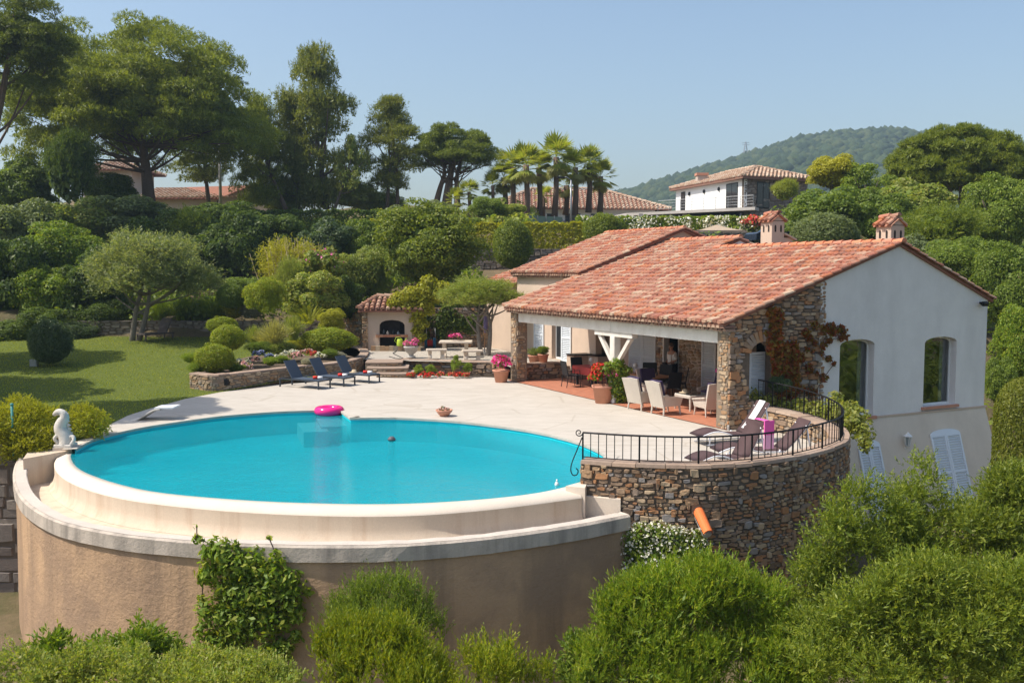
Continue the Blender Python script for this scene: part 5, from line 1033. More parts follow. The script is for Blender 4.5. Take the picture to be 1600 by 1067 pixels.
p = G(694,650,0); t = thing('terracotta_bowl', 'shallow terracotta bowl on the paving behind the pool edge', 'bowl', (p[0],p[1],.0)); MB().lathe([(.12,0),(.14,.02),(.24,.14),(.27,.20),(.25,.20),(.21,.14),(0,.12)],20).build('body', M['terracotta'], t, True, False)
cluster('succulent', 'small pinkish plant in the shallow terracotta bowl', 'plant', (p[0],p[1],.22), (.22,.22,.09), 'grey', 'rose', 260, .05, .04, 120)
for i, (px, c) in enumerate(((643,'red'),(662,'red'),(673,'red'),(689,'coral'),(705,'coral'),(717,'red'),(728,'coral'))):
    p = G(px, 591.5, 0); cluster('bedding_flowers', ['red bedding flowers at the left end of the courtyard wall','red bedding flowers second from the left along the courtyard wall','red bedding flowers third from the left along the courtyard wall','coral bedding flowers midway along the courtyard wall foot','coral bedding flowers right of the middle along the courtyard wall','red bedding flowers below the young shrubs of the courtyard wall','coral bedding flowers at the right end of the courtyard wall row'][i], 'flowers', (p[0],p[1]+.12,.12), (.26,.2,.16), 'mid', c, 260, .06, .06, 170, 'bedding flowers along the courtyard wall')
for i, (px, py, h_) in enumerate(((672,580,.42),(711,576,.62),(731,582,.48),(652,582,.35))):
    p = G(px, 590, 0); o = crown_obj('rose_bush', 'open', 'L_fresh', (p[0],p[1]+.2,h_*.85), (.32,.28,h_*.7)); tag(o, ['young rose bush with white bloom against the courtyard wall, left of centre','tallest young green shrub against the courtyard wall','young green shrub at the right end of the courtyard wall','smallest shrub beside the steps at the courtyard wall'][i], 'shrub', 'young shrubs against the courtyard wall')
# courtyard dining set
def slab_support(mb, x, w_, h_):
    pr_ = [(w_*.9,0),(w_*.9,.08),(w_*.55,.2),(w_*.5,h_*.55),(w_*.8,h_*.85),(w_*.85,h_)]; P = [(a,b) for a,b in pr_]+[(-a,b) for a,b in pr_[::-1]]; mb.plate([(x,a,b) for a,b in P],(1,0,0),.16); return mb
p = G(712,559,CY); t = thing('stone_table', 'pale stone table with carved pedestals in the courtyard', 'table', (p[0],p[1]+.3,CY))
MB().bbox(-.75,.75,-.45,.45,.66,.75,.03).build('table_top', M['cast'], t, world=False)
for x in (-.45,.55): slab_support(MB(), x, .34, .66).build('pedestal', M['cast'], t, world=False)
bench0 = None
for i, (px, py) in enumerate(((682,561),(738,563))):
    q = G(px, py, CY)
    if bench0 is None:
        bench0 = o = thing('stone_bench', '', 'bench', group='stone benches at the courtyard table'); MB().bbox(-.46,.46,-.20,.20,.37,.45,.025).build('seat', M['cast'], o, world=False)
        for x in (-.22,.34): slab_support(MB(), x, .17, .37).build('pedestal', M['cast'], o, world=False)
    else: o = copy_tree(bench0)
    o['label'] = ['pale stone bench left of the stone table','pale stone bench right of the stone table'][i]; o.location = (q[0],q[1]+.1,CY); o.rotation_euler.z = R(8)
cluster('pot_flowers', 'magenta flowers standing on the pale stone table', 'flowers', (p[0],p[1]+.3,CY+.93), (.42,.3,.19), 'mid', ('magenta','pink'), 420, .07, .085, 330)
q = G(757,553,CY); t = thing('closed_parasol', 'closed lilac parasol standing beside the courtyard olive tree', 'parasol', (q[0],q[1],CY)); MB().tube([(0,0,0),(.05,0,2.35)],.025,8).build('pole', M['wood'], t, True, False); MB().tube([(.03,0,1.0),(.05,0,1.2),(.07,0,1.7),(.08,0,2.15),(.07,0,2.3)],[.04,.10,.11,.06,.02],9).build('cloth', M['lavender'], t, False, False); MB().lathe([(.26,0),(.26,.05),(.05,.09),(.04,.25)],16).build('base', M['concrete'], t, True, False)
q = G(672,545,CY); t = thing('hose_cart', 'blue two wheeled hose cart with tall steel handle by the courtyard back wall', 'hose cart', (q[0],q[1]+.3,CY))
for x in (-.22,.2): MB().tube([(x-.06,0,.27),(x+.06,0,.27)],.27,18).build('wheel', M['blue_plastic'], t, False, False)
MB().tube([(-.25,.1,.2),(-.22,.2,1.0),(.22,.2,1.0),(.25,.1,.2)],.018,6).build('handle', M['grey_metal'], t, True, False); MB().tube([(-.15,0,.27),(.13,0,.27)],.16,14).build('drum', M['red_towel'], t, False, False)
q = G(620,545,CY); t = thing('watering_can', 'lime green watering can on the barbecue hearth kerb', 'watering can', (bx+.42,by-.32,CY+.25)); MB().lathe([(.15,0),(.16,.02),(.14,.3),(.11,.34),(.10,.34),(.0,.3)],16).build('body', M['lime'], t, True, False); MB().tube([(.14,0,.08),(.28,0,.3),(.33,0,.36)],[.025,.018,.03],8).build('spout', M['lime'], t, True, False); MB().tube([(-.13,0,.1),(-.26,0,.25),(-.18,0,.42),(.02,0,.42),(.08,0,.33)],.014,6).build('handle', M['lime'], t, True, False)
o = MB().tube([G(608,557,CY+.015),G(618,560,CY+.015),G(632,561,CY+.015),G(622,556,CY+.015),G(614,552,CY+.015),G(620,548,CY+.015),G(640,549,CY+.015)],.018,6).build('garden_hose', M['rubber'], None, True); tag(o, 'dark garden hose lying on the courtyard gravel below the barbecue', 'hose')
# pool things
q = G(513,648,-.12); bm = bmesh.new()
for i in range(40):
    for j in range(14): a, b_ = 2*PI*i/40, 2*PI*j/14; r_ = .33+.135*math.cos(b_); bm.verts.new((r_*math.cos(a), r_*math.sin(a), .10+.12*math.sin(b_)))
bm.verts.ensure_lookup_table()
for i in range(40):
    for j in range(14): bm.faces.new([bm.verts[k_] for k_ in (i*14+j, ((i+1)%40)*14+j, ((i+1)%40)*14+(j+1)%14, i*14+(j+1)%14)])
me = bpy.data.meshes.new('swim_ring'); bm.to_mesh(me); me.shade_smooth(); o = link('swim_ring', me, M['vinyl']); o.location = (q[0],q[1]+.15,-.12); o.scale = (1.02,1.02,1.15); tag(o, 'hot pink inflatable swim ring floating by the pool steps', 'swim ring')
q = G(612,688,-.12); o = MB().ball((0,0,.03),(.10,.10,.085),14,9).lathe([(.105,.02),(.115,.035),(.105,.05)],14).build('pool_float', M['ball_grey'], None, True); o.location = (q[0],q[1],-.12); tag(o, 'small grey chlorine float in the middle of the pool', 'pool float')
q = G(870,758,-.12); o = MB().ball((0,0,.02),(.045,.045,.06),10,7).lathe([(.02,.07),(.015,.13),(.0,.13)],8).build('pool_thermometer', M['white_cloth'], None, True); o.location = (q[0],q[1],-.12); tag(o, 'small white floating thermometer near the right end of the pool', 'thermometer')
q = G(203,657,0); t = thing('water_blade', 'curved pale waterfall blade leaning over the far left pool edge', 'pool fountain', (q[0],q[1],0))
cur = [(0,0),(.18,.03),(.36,.13),(.56,.26),(.72,.34),(.9,.36)]; c_ = smooth(np.array(cur),2); mb = MB(); mb.loft([[(x,-.02,z),(x,.62,z),(x+.01,.62,z-.05),(x+.01,-.02,z-.05)] for x,z in c_], True); mb.build('arm', M['statue'], t, True, False)
MB().obox((1.02,.3,.375),(.28,0,.004),(0,.32,0),(0,0,.02)).build('blade', M['white_metal'], t, world=False)
q = G(101,697,.02); t = thing('stone_statue', 'white stone seahorse statue on the plinth at the left end of the pool', 'statue', (q[0],q[1],.02))
mb = MB(); sp = smooth(np.array([(.02,0,0),(.06,0,.10),(.02,0,.26),(-.10,0,.44),(-.06,0,.60),(.03,0,.72),(.0,0,.84),(-.10,0,.88),(-.2,0,.84),(-.25,0,.78)]),2); m_ = len(sp); mb.tube(sp, np.interp(np.linspace(0,1,m_),[0,.12,.3,.42,.55,.68,.8,.92,1],[.20,.20,.17,.15,.12,.09,.085,.05,.025]), 12)
mb.build('body', M['statue'], t, True, False); cr_ = MB()
for k_ in range(7): z = .2+.1*k_; cr_.plate([(.12-.02*k_+.03,0.02,z),(.24-.02*k_,0.02,z+.03),(.14-.02*k_,0.02,z+.11)],(0,1,0),.04)
cr_.build('crest', M['statue'], t, False, False)
for k_ in range(6): pass
ts = MB(); ts.tube(smooth(np.array([(.05,-.08,.05),(.22,-.12,.06),(.30,-.1,.18),(.24,-.06,.28),(.16,-.06,.24)]),2),.05,8).tube(smooth(np.array([(-.1,-.1,.08),(-.2,-.14,.22),(-.12,-.12,.3)]),2),.045,8); ts.build('curled_tail', M['statue'], t, True, False)
MB().bbox(-.2,.25,-.2,.2,-.0,.07,.02).build('base', M['statue'], t, world=False)
q = G(22,720,-.3); o = MB().tube([(-12.55,23.9,-.3),(-12.55,23.9,1.08)],.035,8).ball((-12.55,23.9,1.1),.045).build('fence_post', M['green_metal'], None, True); tag(o, 'turquoise metal post standing in the yellow green bush', 'post')
q = G(45,566,0); o = MB().bbox(-.16,.16,-.1,.1,0,.3,.02).box(-.12,.12,-.115,-.1,.05,.24).build('junction_box', M['grey_metal']); o.location = (-20.5,41.0,.33); tag(o, 'small grey junction box on the lawn in front of the round shrub', 'electrical box')
# ------------------------------------------------------------------ person in the doorway
def figure(p, rz):
    t = thing('person', 'person in white shirt and dark trousers standing in the porch doorway', 'person', p, rz)   # faces +x
    J = dict(pel=(0,0,.90,.125), ch=(0.01,0,1.15,.135), sh=(0,0,1.36,.10), nk=(.01,0,1.46,.055), hd0=(.02,0,1.52,.06), hd=(.03,0,1.60,.098), top=(.02,0,1.68,.075), nose=(.135,0,1.585,.012))
    for s_, q in ((-1,'r'),(1,'l')):
        J.update({q+'hip':(0,s_*.09,.86,.095), q+'kn':(.02,s_*.10,.48,.06), q+'an':(-.01,s_*.10,.09,.042), q+'to':(.15,s_*.115,.035,.03), q+'sd':(0,s_*.185,1.36,.06), q+'el':(-.03,s_*.235,1.10,.042), q+'wr':(.19,s_*.09,1.00,.03), q+'pm':(.25,s_*.045,1.0,.034)})
    E = [('pel','ch'),('ch','sh'),('sh','nk'),('nk','hd0'),('hd0','hd'),('hd','top'),('hd','nose')]
    for q in 'rl': E += [('pel',q+'hip'),(q+'hip',q+'kn'),(q+'kn',q+'an'),(q+'an',q+'to'),('sh',q+'sd'),(q+'sd',q+'el'),(q+'el',q+'wr'),(q+'wr',q+'pm')]
    for s_, q in ((-1,'r'),(1,'l')):
        for k_ in range(5):
            a, b_ = f'{q}f{k_}', f'{q}g{k_}'; dy = (k_-1.5)*.018
            if k_ == 4: J[a] = (.255,s_*.045-s_*.03,1.03,.009); J[b_] = (.285,-s_*.01,1.035,.008)
            else: J[a] = (.30-.004*abs(k_-1),s_*.045+dy,.99,.009); J[b_] = (.325-.006*abs(k_-1),s_*.03+dy*.8,.965,.008)
            E += [(q+'pm',a),(a,b_)]
    def sk(name, keys, mat, grow=0, sub=2, root='pel'):
        keys = list(keys); ix = {k_: i for i, k_ in enumerate(keys)}; me = bpy.data.meshes.new(name); me.from_pydata([J[k_][:3] for k_ in keys], [(ix[a],ix[b_]) for a,b_ in E if a in ix and b_ in ix], [])
        o = link(name, me, M[mat], t); o.modifiers.new('skin','SKIN'); o.modifiers.new('sub','SUBSURF').levels = sub; o.modifiers['sub'].render_levels = sub
        if not me.skin_vertices: bpy.context.view_layer.update()
        for i, k_ in enumerate(keys): r_ = J[k_][3]+grow; me.skin_vertices[0].data[i].radius = (r_, r_); me.skin_vertices[0].data[i].use_root = (k_ == root)
        return o
    body = sk('body', J.keys(), 'skin')
    sk('shirt', ['pel','ch','sh','rsd','rel','lsd','lel'], 'white_cloth', .022, 2, 'ch'); sk('trousers', ['pel','rhip','rkn','ran','lhip','lkn','lan'], 'trousers', .018)
    MB().ball((.01,0,1.655),(.105,.095,.085),14,9).build('hair', M['hair'], body, True, False)
    for s_ in (-1,1): MB().ball((.118,s_*.035,1.61),.013,8,6).build('eye', M['white_cloth'], body, True, False); MB().ball((.02,s_*.098,1.60),(.02,.012,.03),8,6).build('ear', M['skin'], body, True, False)
    MB().ball((.115,0,1.545),(.012,.025,.007),8,6).build('mouth', M['red_cloth'], body, True, False)
    o = MB().bbox(.27,.36,-.1,.1,.955,1.03,.015).build('handbag', M['black']); 
    o.location = t.location; o.rotation_euler = t.rotation_euler; tag(o, 'dark folded case held at waist height by the person in the doorway', 'case'); return t
sp_ = on_t(1049, 600, 3.95); q = V(sp_[0], 3.95, .03); figure(q, math.atan2(-E2[1],-E2[0]))
# ================================================================== FAR HOUSES AND STREET THINGS
def far_box(t, x0,x1,y0,y1,z0,z1,mat,name='wall'): return MB().box(x0,x1,y0,y1,z0,z1).build(name, M[mat], t)
def hip(t, P, ridge, mat='tile_far', sp=.42, ex=.55, th=.10):
    """hipped roof from four eave corners (counter clockwise, near-left first) and two ridge ends (left, right)"""
    P = [np.array(p,float) for p in P]; a, b = (np.array(r,float) for r in ridge); mb = MB(); s = MB()
    for poly in ((P[0],P[1],b,a),(P[1],P[2],b),(P[2],P[3],a,b),(P[3],P[0],a)):
        s.plate(poly,(0,0,1),th); e0, e1_ = poly[0], poly[1]; eu = unit(e1_-e0); W_ = np.linalg.norm(e1_-e0); up = poly[2]-e0 if len(poly)==3 else poly[3]-e0; up = up-eu*np.dot(up,eu); H = np.linalg.norm(up); ev = up/H
        sl0 = np.dot(poly[-1]-e0,eu); sr0 = W_-np.dot(poly[2]-e0,eu)
        f = tile_field(e0, eu, ev, W_, H, sp, ex, skip=lambda u,v: u < sl0*v/H or W_-u < sr0*v/H); mb.add([tuple(np.array(v)) for v in f.v], f.f)
    r_ = s.build('roof', M['tilebed'], t); mb.build('tiles', M[mat], r_)
    q = MB()
    for u, v in ((a,b),(P[0],a),(P[1],b),(P[2],b),(P[3],a)):
        if np.linalg.norm(v-u) > .3: k = ridge_row(u+UP*.06, v+UP*.06, .17, .6); q.add(k.v,k.f)
    q.build('ridge_tiles', M[mat], r_); return r_
# house on the left behind the pines
Y0 = 92; p0 = D(338,322,Y0); p1 = D(418,326,Y0); ap = D(394,290,Y0); l0 = D(225,322,Y0+1)
t = thing('pine_house', 'small tan gabled house behind the umbrella pine and utility pole', 'house', (p0[0],Y0,p0[2]-1.5))
zb0 = p0[2]-2.5; ze = D(338,310,Y0)[2]; xm = ap[0]
MB().plate([(p0[0],Y0,zb0),(p1[0],Y0,zb0),(p1[0],Y0,D(418,325,Y0)[2]+.2),(xm,Y0,ap[2]-.1),(p0[0]+.2,Y0,ze)],(0,-1,0),8).build('gable_wall', M['far_tan'], t)
MB().box(l0[0],p0[0],Y0+.3,Y0+7,zb0,ze-.1).build('wall', M['far_tan'], t); zc = D(396,306,Y0)[2]
MB().box(xm-.25,xm+.05,Y0-.03,Y0,zc-.8,zc+.1).build('window', M['glassdark'], t)
s_ = MB(); rl0 = D(255,290,Y0+4); s_.plate([(l0[0]-.3,Y0-.2,ze-.05),(p0[0]+.2,Y0-.2,ze-.05),(xm,Y0-.2,ap[2]),(xm,Y0+8,ap[2]),(rl0[0],Y0+5,ap[2]+.2)],(0,0,1),.1).plate([(xm,Y0-.3,ap[2]),(p1[0]+.3,Y0-.3,D(420,325,Y0)[2]+.1),(p1[0]+.3,Y0+8,D(420,325,Y0)[2]+.1),(xm,Y0+8,ap[2])],(0,0,1),.1); rf_ = s_.build('roof', M['tilebed'], t)
ev = np.array([(xm-p0[0])*.15,4.2,ap[2]-ze]); H = np.linalg.norm(ev); tile_field((l0[0]-.3,Y0-.25,ze+.02),(1,0,0),ev/H,xm-l0[0]-.2,H,.4,.5).build('tiles', M['tile_far'], rf_)
pa = D(160,240,98); t = thing('hidden_house', 'pale two storey house glimpsed behind the dark cypress shrub', 'house', (pa[0],98,9)); w_ = far_box(t, D(128,240,98)[0], D(205,240,98)[0], 98, 104, 8, D(150,266,98)[2], 'far_tan')
x0, x1, zt = D(124,0,98)[0]-.4, D(210,0,98)[0]+.4, D(150,266,98)[2]; hip(t, [(x0,97.5,zt),(x1,97.5,zt),(x1,104.5,zt),(x0,104.5,zt)], [(x0+3,101,zt+1.3),(x1-3,101,zt+1.1)])
for k in (145,185): q = D(k,292,97.97); MB().box(q[0]-.5,q[0]+.5,97.95,98,q[2]-.9,q[2]+.5).build('window', M['glassdark'], t)
# long low house behind the palms
YB = 100; zE = D(900,326,YB)[2]; zR_ = D(900,296,YB+5)[2]; xL, xR = D(760,0,YB)[0], D(1040,300,YB)[0]
t = thing('palm_house', 'long low white house with pale tiled roof behind the palms', 'house', ((xL+xR)/2,YB+4,8)); far_box(t, xL+.7,xR-1.0,YB+.6,YB+9,7,zE-.05,'far_white')
hip(t, [(xL,YB-.2,zE+.1),(xR+.6,YB-.2,zE-.1+0*0),(xR+.6,YB+10,zE),(xL,YB+10,zE)], [(D(830,296,YB+5)[0],YB+5,zR_),(D(935,296,YB+5)[0],YB+5,zR_)])
for k, w_ in ((835,.7),(862,.5),(895,.8),(935,.8)): q = D(k,331,YB+.58); MB().box(q[0]-w_,q[0]+w_,YB+.55,YB+.6,zE-2.6,zE-.5).build('window', M['glassdark'], t)
# modern house at the top right
YC = 86.0; c_ = D(1162,326,YC); xL2 = D(1060,0,99)[0]; xc = c_[0]; A_ = np.array([xL2,99.0]); B_ = np.array([xc,YC]); dr = unit(np.array([1.0,.42])); Cc = B_ + dr*7.0; Dd = A_ + dr*7.0
zf_ = D(1162,325,YC)[2]; zt_ = D(1162,277,YC)[2]; zg = 7.0
t = thing('modern_house', 'white modern house with stone end wall and balcony on the ridge', 'house', (xc,YC,zg))
def wallq(a, b, z0, z1, mat, name, th=.3): a, b = np.array(a), np.array(b); d = unit(b-a); n_ = np.array([d[1],-d[0]]); mb = MB(); mb.prism([tuple(a),tuple(b),tuple(b-n_*th),tuple(a-n_*th)], z0, z1); return mb.build(name, M[mat], t)
wallq(A_, B_, zf_-.05, zt_, 'far_white', 'wall'); o = wallq(B_, Cc, zg-1, zt_, 'mortar', 'stone_wall'); stone_face(MB(), [B_, Cc], zg, zt_, 1, hs=(.18,.3), ls=(.4,1.0)).build('stonework', M['stone_grey'], o); wallq(Cc, Dd, zg, zt_, 'far_white', 'wall')
wallq(A_+np.array([0,3]), B_+np.array([0,2.5]), zg-1, zf_-.3, 'shade_dark', 'lower_wall')  # near-black wall colour stands for the shade below the balcony slab
ab = unit(B_-A_); nb_ = np.array([ab[1],-ab[0]]); bc_ = unit(Cc-B_); nc_ = np.array([bc_[1],-bc_[0]])
def onwall(px, o0, dv): d = ray(px,300)[:2]; m_ = np.array([[d[0],-dv[0]],[d[1],-dv[1]]]); k_ = np.linalg.solve(m_, o0-CAM[:2]); return k_[1]
def win(u0, u1, z0, z1, o0, dv, nv, name='window'):
    a, b = o0+dv*u0, o0+dv*u1; f = MB(); f.prism([tuple(a+nv*.04),tuple(b+nv*.04),tuple(b-nv*.1),tuple(a-nv*.1)][::1], z0, z1); w_ = f.build(name, M['iron'], t); g_ = MB(); um = (u0+u1)/2
    for q0, q1 in ((u0+.08,um-.04),(um+.04,u1-.08)): p_, q_ = o0+dv*q0+nv*.045, o0+dv*q1+nv*.045; g_.add([(*p_,z0+.1),(*q_,z0+.1),(*q_,z1-.1),(*p_,z1-.1)],[(0,1,2,3)])
    g_.build('pane', M['glassdark'], w_)
win(onwall(1135,A_,ab), onwall(1153,A_,ab), zf_, zf_+2.35, A_, ab, nb_); win(onwall(1063,A_,ab)+.2, onwall(1071,A_,ab), zf_, zf_+2.3, A_, ab, nb_); win(onwall(1182,B_,bc_), onwall(1202,B_,bc_), zf_-.0, zf_+2.35, B_, bc_, nc_)
for px in (1078,1101,1124): q = A_+ab*onwall(px,A_,ab)+nb_*.08; MB().ball((*q,zf_+2.0),(.13,.13,.2),8,6).build('wall_lamp', M['iron'], t)
ex_ = .5; e_ = [A_-ab*ex_+nb_*ex_, B_+nb_*ex_+nc_*ex_*1.0, Cc+bc_*ex_+nc_*ex_, Dd-ab*ex_+bc_*ex_]; ctr = (A_+B_+Cc+Dd)/4
rfm = hip(t, [(*p,zt_+.05) for p in e_], [(*(ctr-ab*-2.4*-1),zt_+1.35),(*(ctr+ab*3.2),zt_+1.35)])
s_ = MB()
for a, b in ((e_[0],e_[1]),(e_[1],e_[2])): d = unit(b-a); n_ = np.array([d[1],-d[0]]); s_.prism([tuple(a),tuple(b),tuple(b-n_*.9),tuple(a-n_*.9)], zt_-.16, zt_-.02)
s_.build('eave', M['genoise'], rfm)
q = D(1096,285,95); k = MB().bbox(q[0]-.5,q[0]+.5,94.5,95.5,zt_-.2,D(1096,275,95)[2],.05).build('chimney', M['far_tan'], t); MB().box(q[0]-.58,q[0]+.58,94.42,95.58,D(1096,275,95)[2]+.002,D(1096,271,95)[2]).build('chimney_cap', M['terracotta'], k)
bA, bB, bC = D(975,318,YC+9), D(1168,333,YC-2.2), D(1175,331,YC-.4)
slab = [(bA[0],YC+7),(B_[0]+.4,YC-2.4),(B_[0]+1.2,YC-.6),(A_[0]+.3,99.5),(bA[0]-1,YC+13)]
MB().prism(slab, zf_-.32, zf_-.06).build('balcony_slab', M['concrete'], t)
k0, k1 = np.array([D(1030,0,YC+5.6)[0],YC+4.9]), np.array([B_[0]+.3,YC-2.2])
br_ = MB()
for zz in (.25,.5,.75,1.0): br_.tube([(*k0,zf_+zz-.05),(*k1,zf_+zz-.05)], .012 if zz < 1 else .022, 5); br_.tube([(*k1,zf_+zz-.05),(B_[0]+.9,YC-.5,zf_+zz-.05)], .014, 5)
for u in np.linspace(0,1,9): q = k0+(k1-k0)*u; br_.tube([(*q,zf_-.06),(*q,zf_+.95)], .02, 5)
br_.build('balcony_railing', M['grey_metal'], t)
for px in (1005,1075,1135): q = D(px,335,YC+1.5); MB().box(q[0]-.2,q[0]+.2,YC+3,YC+3.4,zg-1,zf_-.33).build('balcony_column', M['concrete'], t)
# beige pavilion, parked car, poles, pylon
q0, q1 = D(1086,377,66), D(1168,377,66); t = thing('garden_pavilion', 'beige canvas garden pavilion with low peaked top beside the drive', 'pavilion', ((q0[0]+q1[0])/2,67.5,5.5)); zt0, zt1 = D(1120,360,66)[2], D(1130,351,67.5)[2]; xm = (q0[0]+q1[0])/2
mb = MB(); ps = [(q0[0],66,zt0),(q1[0],66,zt0),(q1[0],69.4,zt0),(q0[0],69.4,zt0),(xm,67.7,zt1)]; rows = []
for k in np.linspace(0,1,7): h = zt0+(zt1-zt0)*k**1.5; rows.append([(a[0]+(xm-a[0])*k,a[1]+(67.7-a[1])*k,h) for a in ps[:4]])
mb.loft(rows, True); mb.build('canopy', M['canvas'], t); MB().box(q0[0]+.01,q1[0]-.01,66.01,66.05,zt0-.38,zt0-.01).box(q1[0]-.05,q1[0]-.012,66.06,69.3,zt0-.38,zt0-.01).box(q0[0]+.02,q1[0]-.02,69.0,69.06,5,zt0-.05).box(q0[0]+.6,q1[0]-.5,66.5,66.55,5,zt0-.3).build('valance', M['canvas'], t)
for x in (q0[0]+.1,q1[0]-.1): MB().box(x-.06,x+.06,66.1,66.22,5,zt0-.38).build('post', M['canvas'], t)
q = D(1186,377,64.5); t = thing('parked_car', 'dark blue car parked behind the villa chimney', 'car', (q[0]+.6,64.5,q[2]-.35)); zz = q[2]-.35
pr = [(-2.1,.35),(-2.1,.75),(-1.9,.85),(-1.2,.92),(-.55,1.42),(.9,1.45),(1.75,1.0),(2.1,.9),(2.15,.4)]
MB().plate([(x,-.85,z) for x,z in pr],(0,-1,0),-1.7).build('body', M['car'], t, world=False); MB().plate([(-1.05,-.86,.93),(-.5,-.86,1.36),(.85,-.86,1.38),(1.5,-.86,1.0)],(0,-1,0),.01).build('window', M['glassdark'], t, world=False)
for x in (-1.3,1.35):
    for y in (-.86,.86): wv = MB().tube([(x,y-.1,.32),(x,y+.1,.32)],.32,16).build('wheel', M['rubber'], t, world=False); MB().tube([(x,y-.11,.32),(x,y+.11,.32)],.18,12).build('rim', M['grey_metal'], wv, world=False)
t.rotation_euler.z = R(12)
q = D(892,345,78); t = thing('street_lamp', 'slim grey street lamp post in front of the palms', 'street lamp', (q[0],78,q[2]-1)); zt = D(892,282,78)[2]; MB().tube([(q[0],78,q[2]-1),(q[0],78,zt)],[.10,.065],8).build('pole', M['grey_metal'], t, True); MB().tube([(q[0],78,zt),(q[0]-.35,78,zt+.25),(q[0]-.6,78,zt+.26)],.045,6).build('arm', M['grey_metal'], t, True); MB().bbox(q[0]-1.1,q[0]-.5,77.85,78.15,zt+.16,zt+.3,.03).build('lamp_head', M['iron'], t)
q = D(345,330,86); zt = D(345,210,86)[2]; t = thing('utility_pole', 'tall pale utility pole in front of the tan gabled house', 'utility pole', (q[0],86,q[2]-1)); MB().tube([(q[0],86,q[2]-1),(q[0],86,zt)],[.16,.11],8).build('pole', M['concrete'], t, True); MB().box(q[0]-.7,q[0]+.7,85.9,86.1,zt-.4,zt-.28).build('crossarm', M['grey_metal'], t)
q = D(1165,236,HY-15); zt = D(1165,222,HY-15)[2]; mb = MB(); zz = q[2]-3
for a, b in ((-1,-1),(1,-1),(1,1),(-1,1)): mb.tube([(q[0]+a*1.6,q[1]+b*1.6,zz),(q[0]+a*.3,q[1]+b*.3,zt)],.22,4)
for z_ in np.linspace(.3,.95,5): w_ = 1.6*(1-z_)+.3*z_; mb.box(q[0]-w_,q[0]+w_,q[1]-.15,q[1]+.15,zz+(zt-zz)*z_,zz+(zt-zz)*z_+.25)
for z_ in (.8,.95): mb.box(q[0]-3,q[0]+3,q[1]-.15,q[1]+.15,zz+(zt-zz)*z_-.3,zz+(zt-zz)*z_-.02)
o = mb.build('power_pylon', M['grey_metal']); tag(o, 'tiny lattice power pylon on the crest of the far hill', 'pylon')
q0, q1 = D(827,344,76), D(879,337,78); mb = MB(); mb.prism([(q0[0],q0[1]),(q1[0],q1[1]),(q1[0],q1[1]+.05),(q0[0],q0[1]+.05)], 7.4, q0[2]+.35)
t = thing('mesh_fence', 'short grey green mesh fence below the palms', 'fence', (q0[0],q0[1],7.4)); mb.build('panel', plain('grey_green_mesh',(.17,.24,.19),.8,.2,12), t)
for u in np.linspace(0,1,5): MB().tube([(q0[0]+(q1[0]-q0[0])*u,q0[1]+(q1[1]-q0[1])*u-.04,7.2),(q0[0]+(q1[0]-q0[0])*u,q0[1]+(q1[1]-q0[1])*u-.04,q0[2]+.42)],.035,6).build('post', M['grey_metal'], t)
# ================================================================== VEGETATION
def R3(rx, ry, Y): return (rx*Y/FPX, min(rx,ry*1.6)*Y/FPX, ry*Y/FPX)
def shrub(px, py, rx, ry, Y, style, mat, lab, cat='shrub', name='shrub', group=None):
    o = crown_obj(name, style, 'L_'+mat, D(px,py,Y), R3(rx,ry,Y), rz=random.uniform(-.5,.5)); return tag(o, lab, cat, group)
def tree(px, py, rx, ry, Y, style, mat, lab, trunk_px=None, base_py=None, tr=.22, bark='bark', name='tree', cat='tree', limbs=7, group=None, depth=None, roots=None, spread=.62):
    c = D(px,py,Y); r = R3(rx,ry,Y); r = (r[0], depth or min(r[0], r[2]*1.9), r[2]); bx_ = D(trunk_px or px, py, Y)[0]; bz = D(px, base_py, Y)[2] if base_py else tz(bx_, Y); bz = min(bz, c[2]-r[2]*.9)
    t = thing(name, lab, cat, (bx_,Y,bz-.4), 0, group); crown_obj('crown', style, 'L_'+mat, c, r, t, rz=random.uniform(-.3,.3)); mb = MB()
    H = c[2]-bz; rts = roots or [(0,0)]
    for rx0, lean in rts:
        b = np.array([bx_+rx0*Y/FPX, Y, bz-.4]); fork = np.array([bx_+(c[0]-bx_)*.5+rx0*Y/FPX*.5+lean, Y, bz+H*.55]); top = c+np.array([rx0*Y/FPX*.4,0,r[2]*.25]); p_ = np.vstack([bez(b,(b+fork)/2+np.array([lean*.3,0,0]),fork,5), bez(fork,(fork+top)/2,top,5)[1:]]); mb.tube(p_, np.linspace(tr,tr*.25,len(p_)), 8)
        for i in range(limbs):
            a = 2*PI*i/limbs+random.uniform(-.4,.4); st = p_[random.randint(3,6)]; e = c+np.array([math.cos(a)*r[0]*spread*random.uniform(.7,1.2), math.sin(a)*r[1]*spread, r[2]*random.uniform(-.45,.45)]); mb.tube(bez(st, (st+e)/2+np.array([0,0,-r[2]*.12]), e, 6), np.linspace(tr*.45,tr*.1,6), 6)
    mb.build('trunk', M[bark], t, True); return t
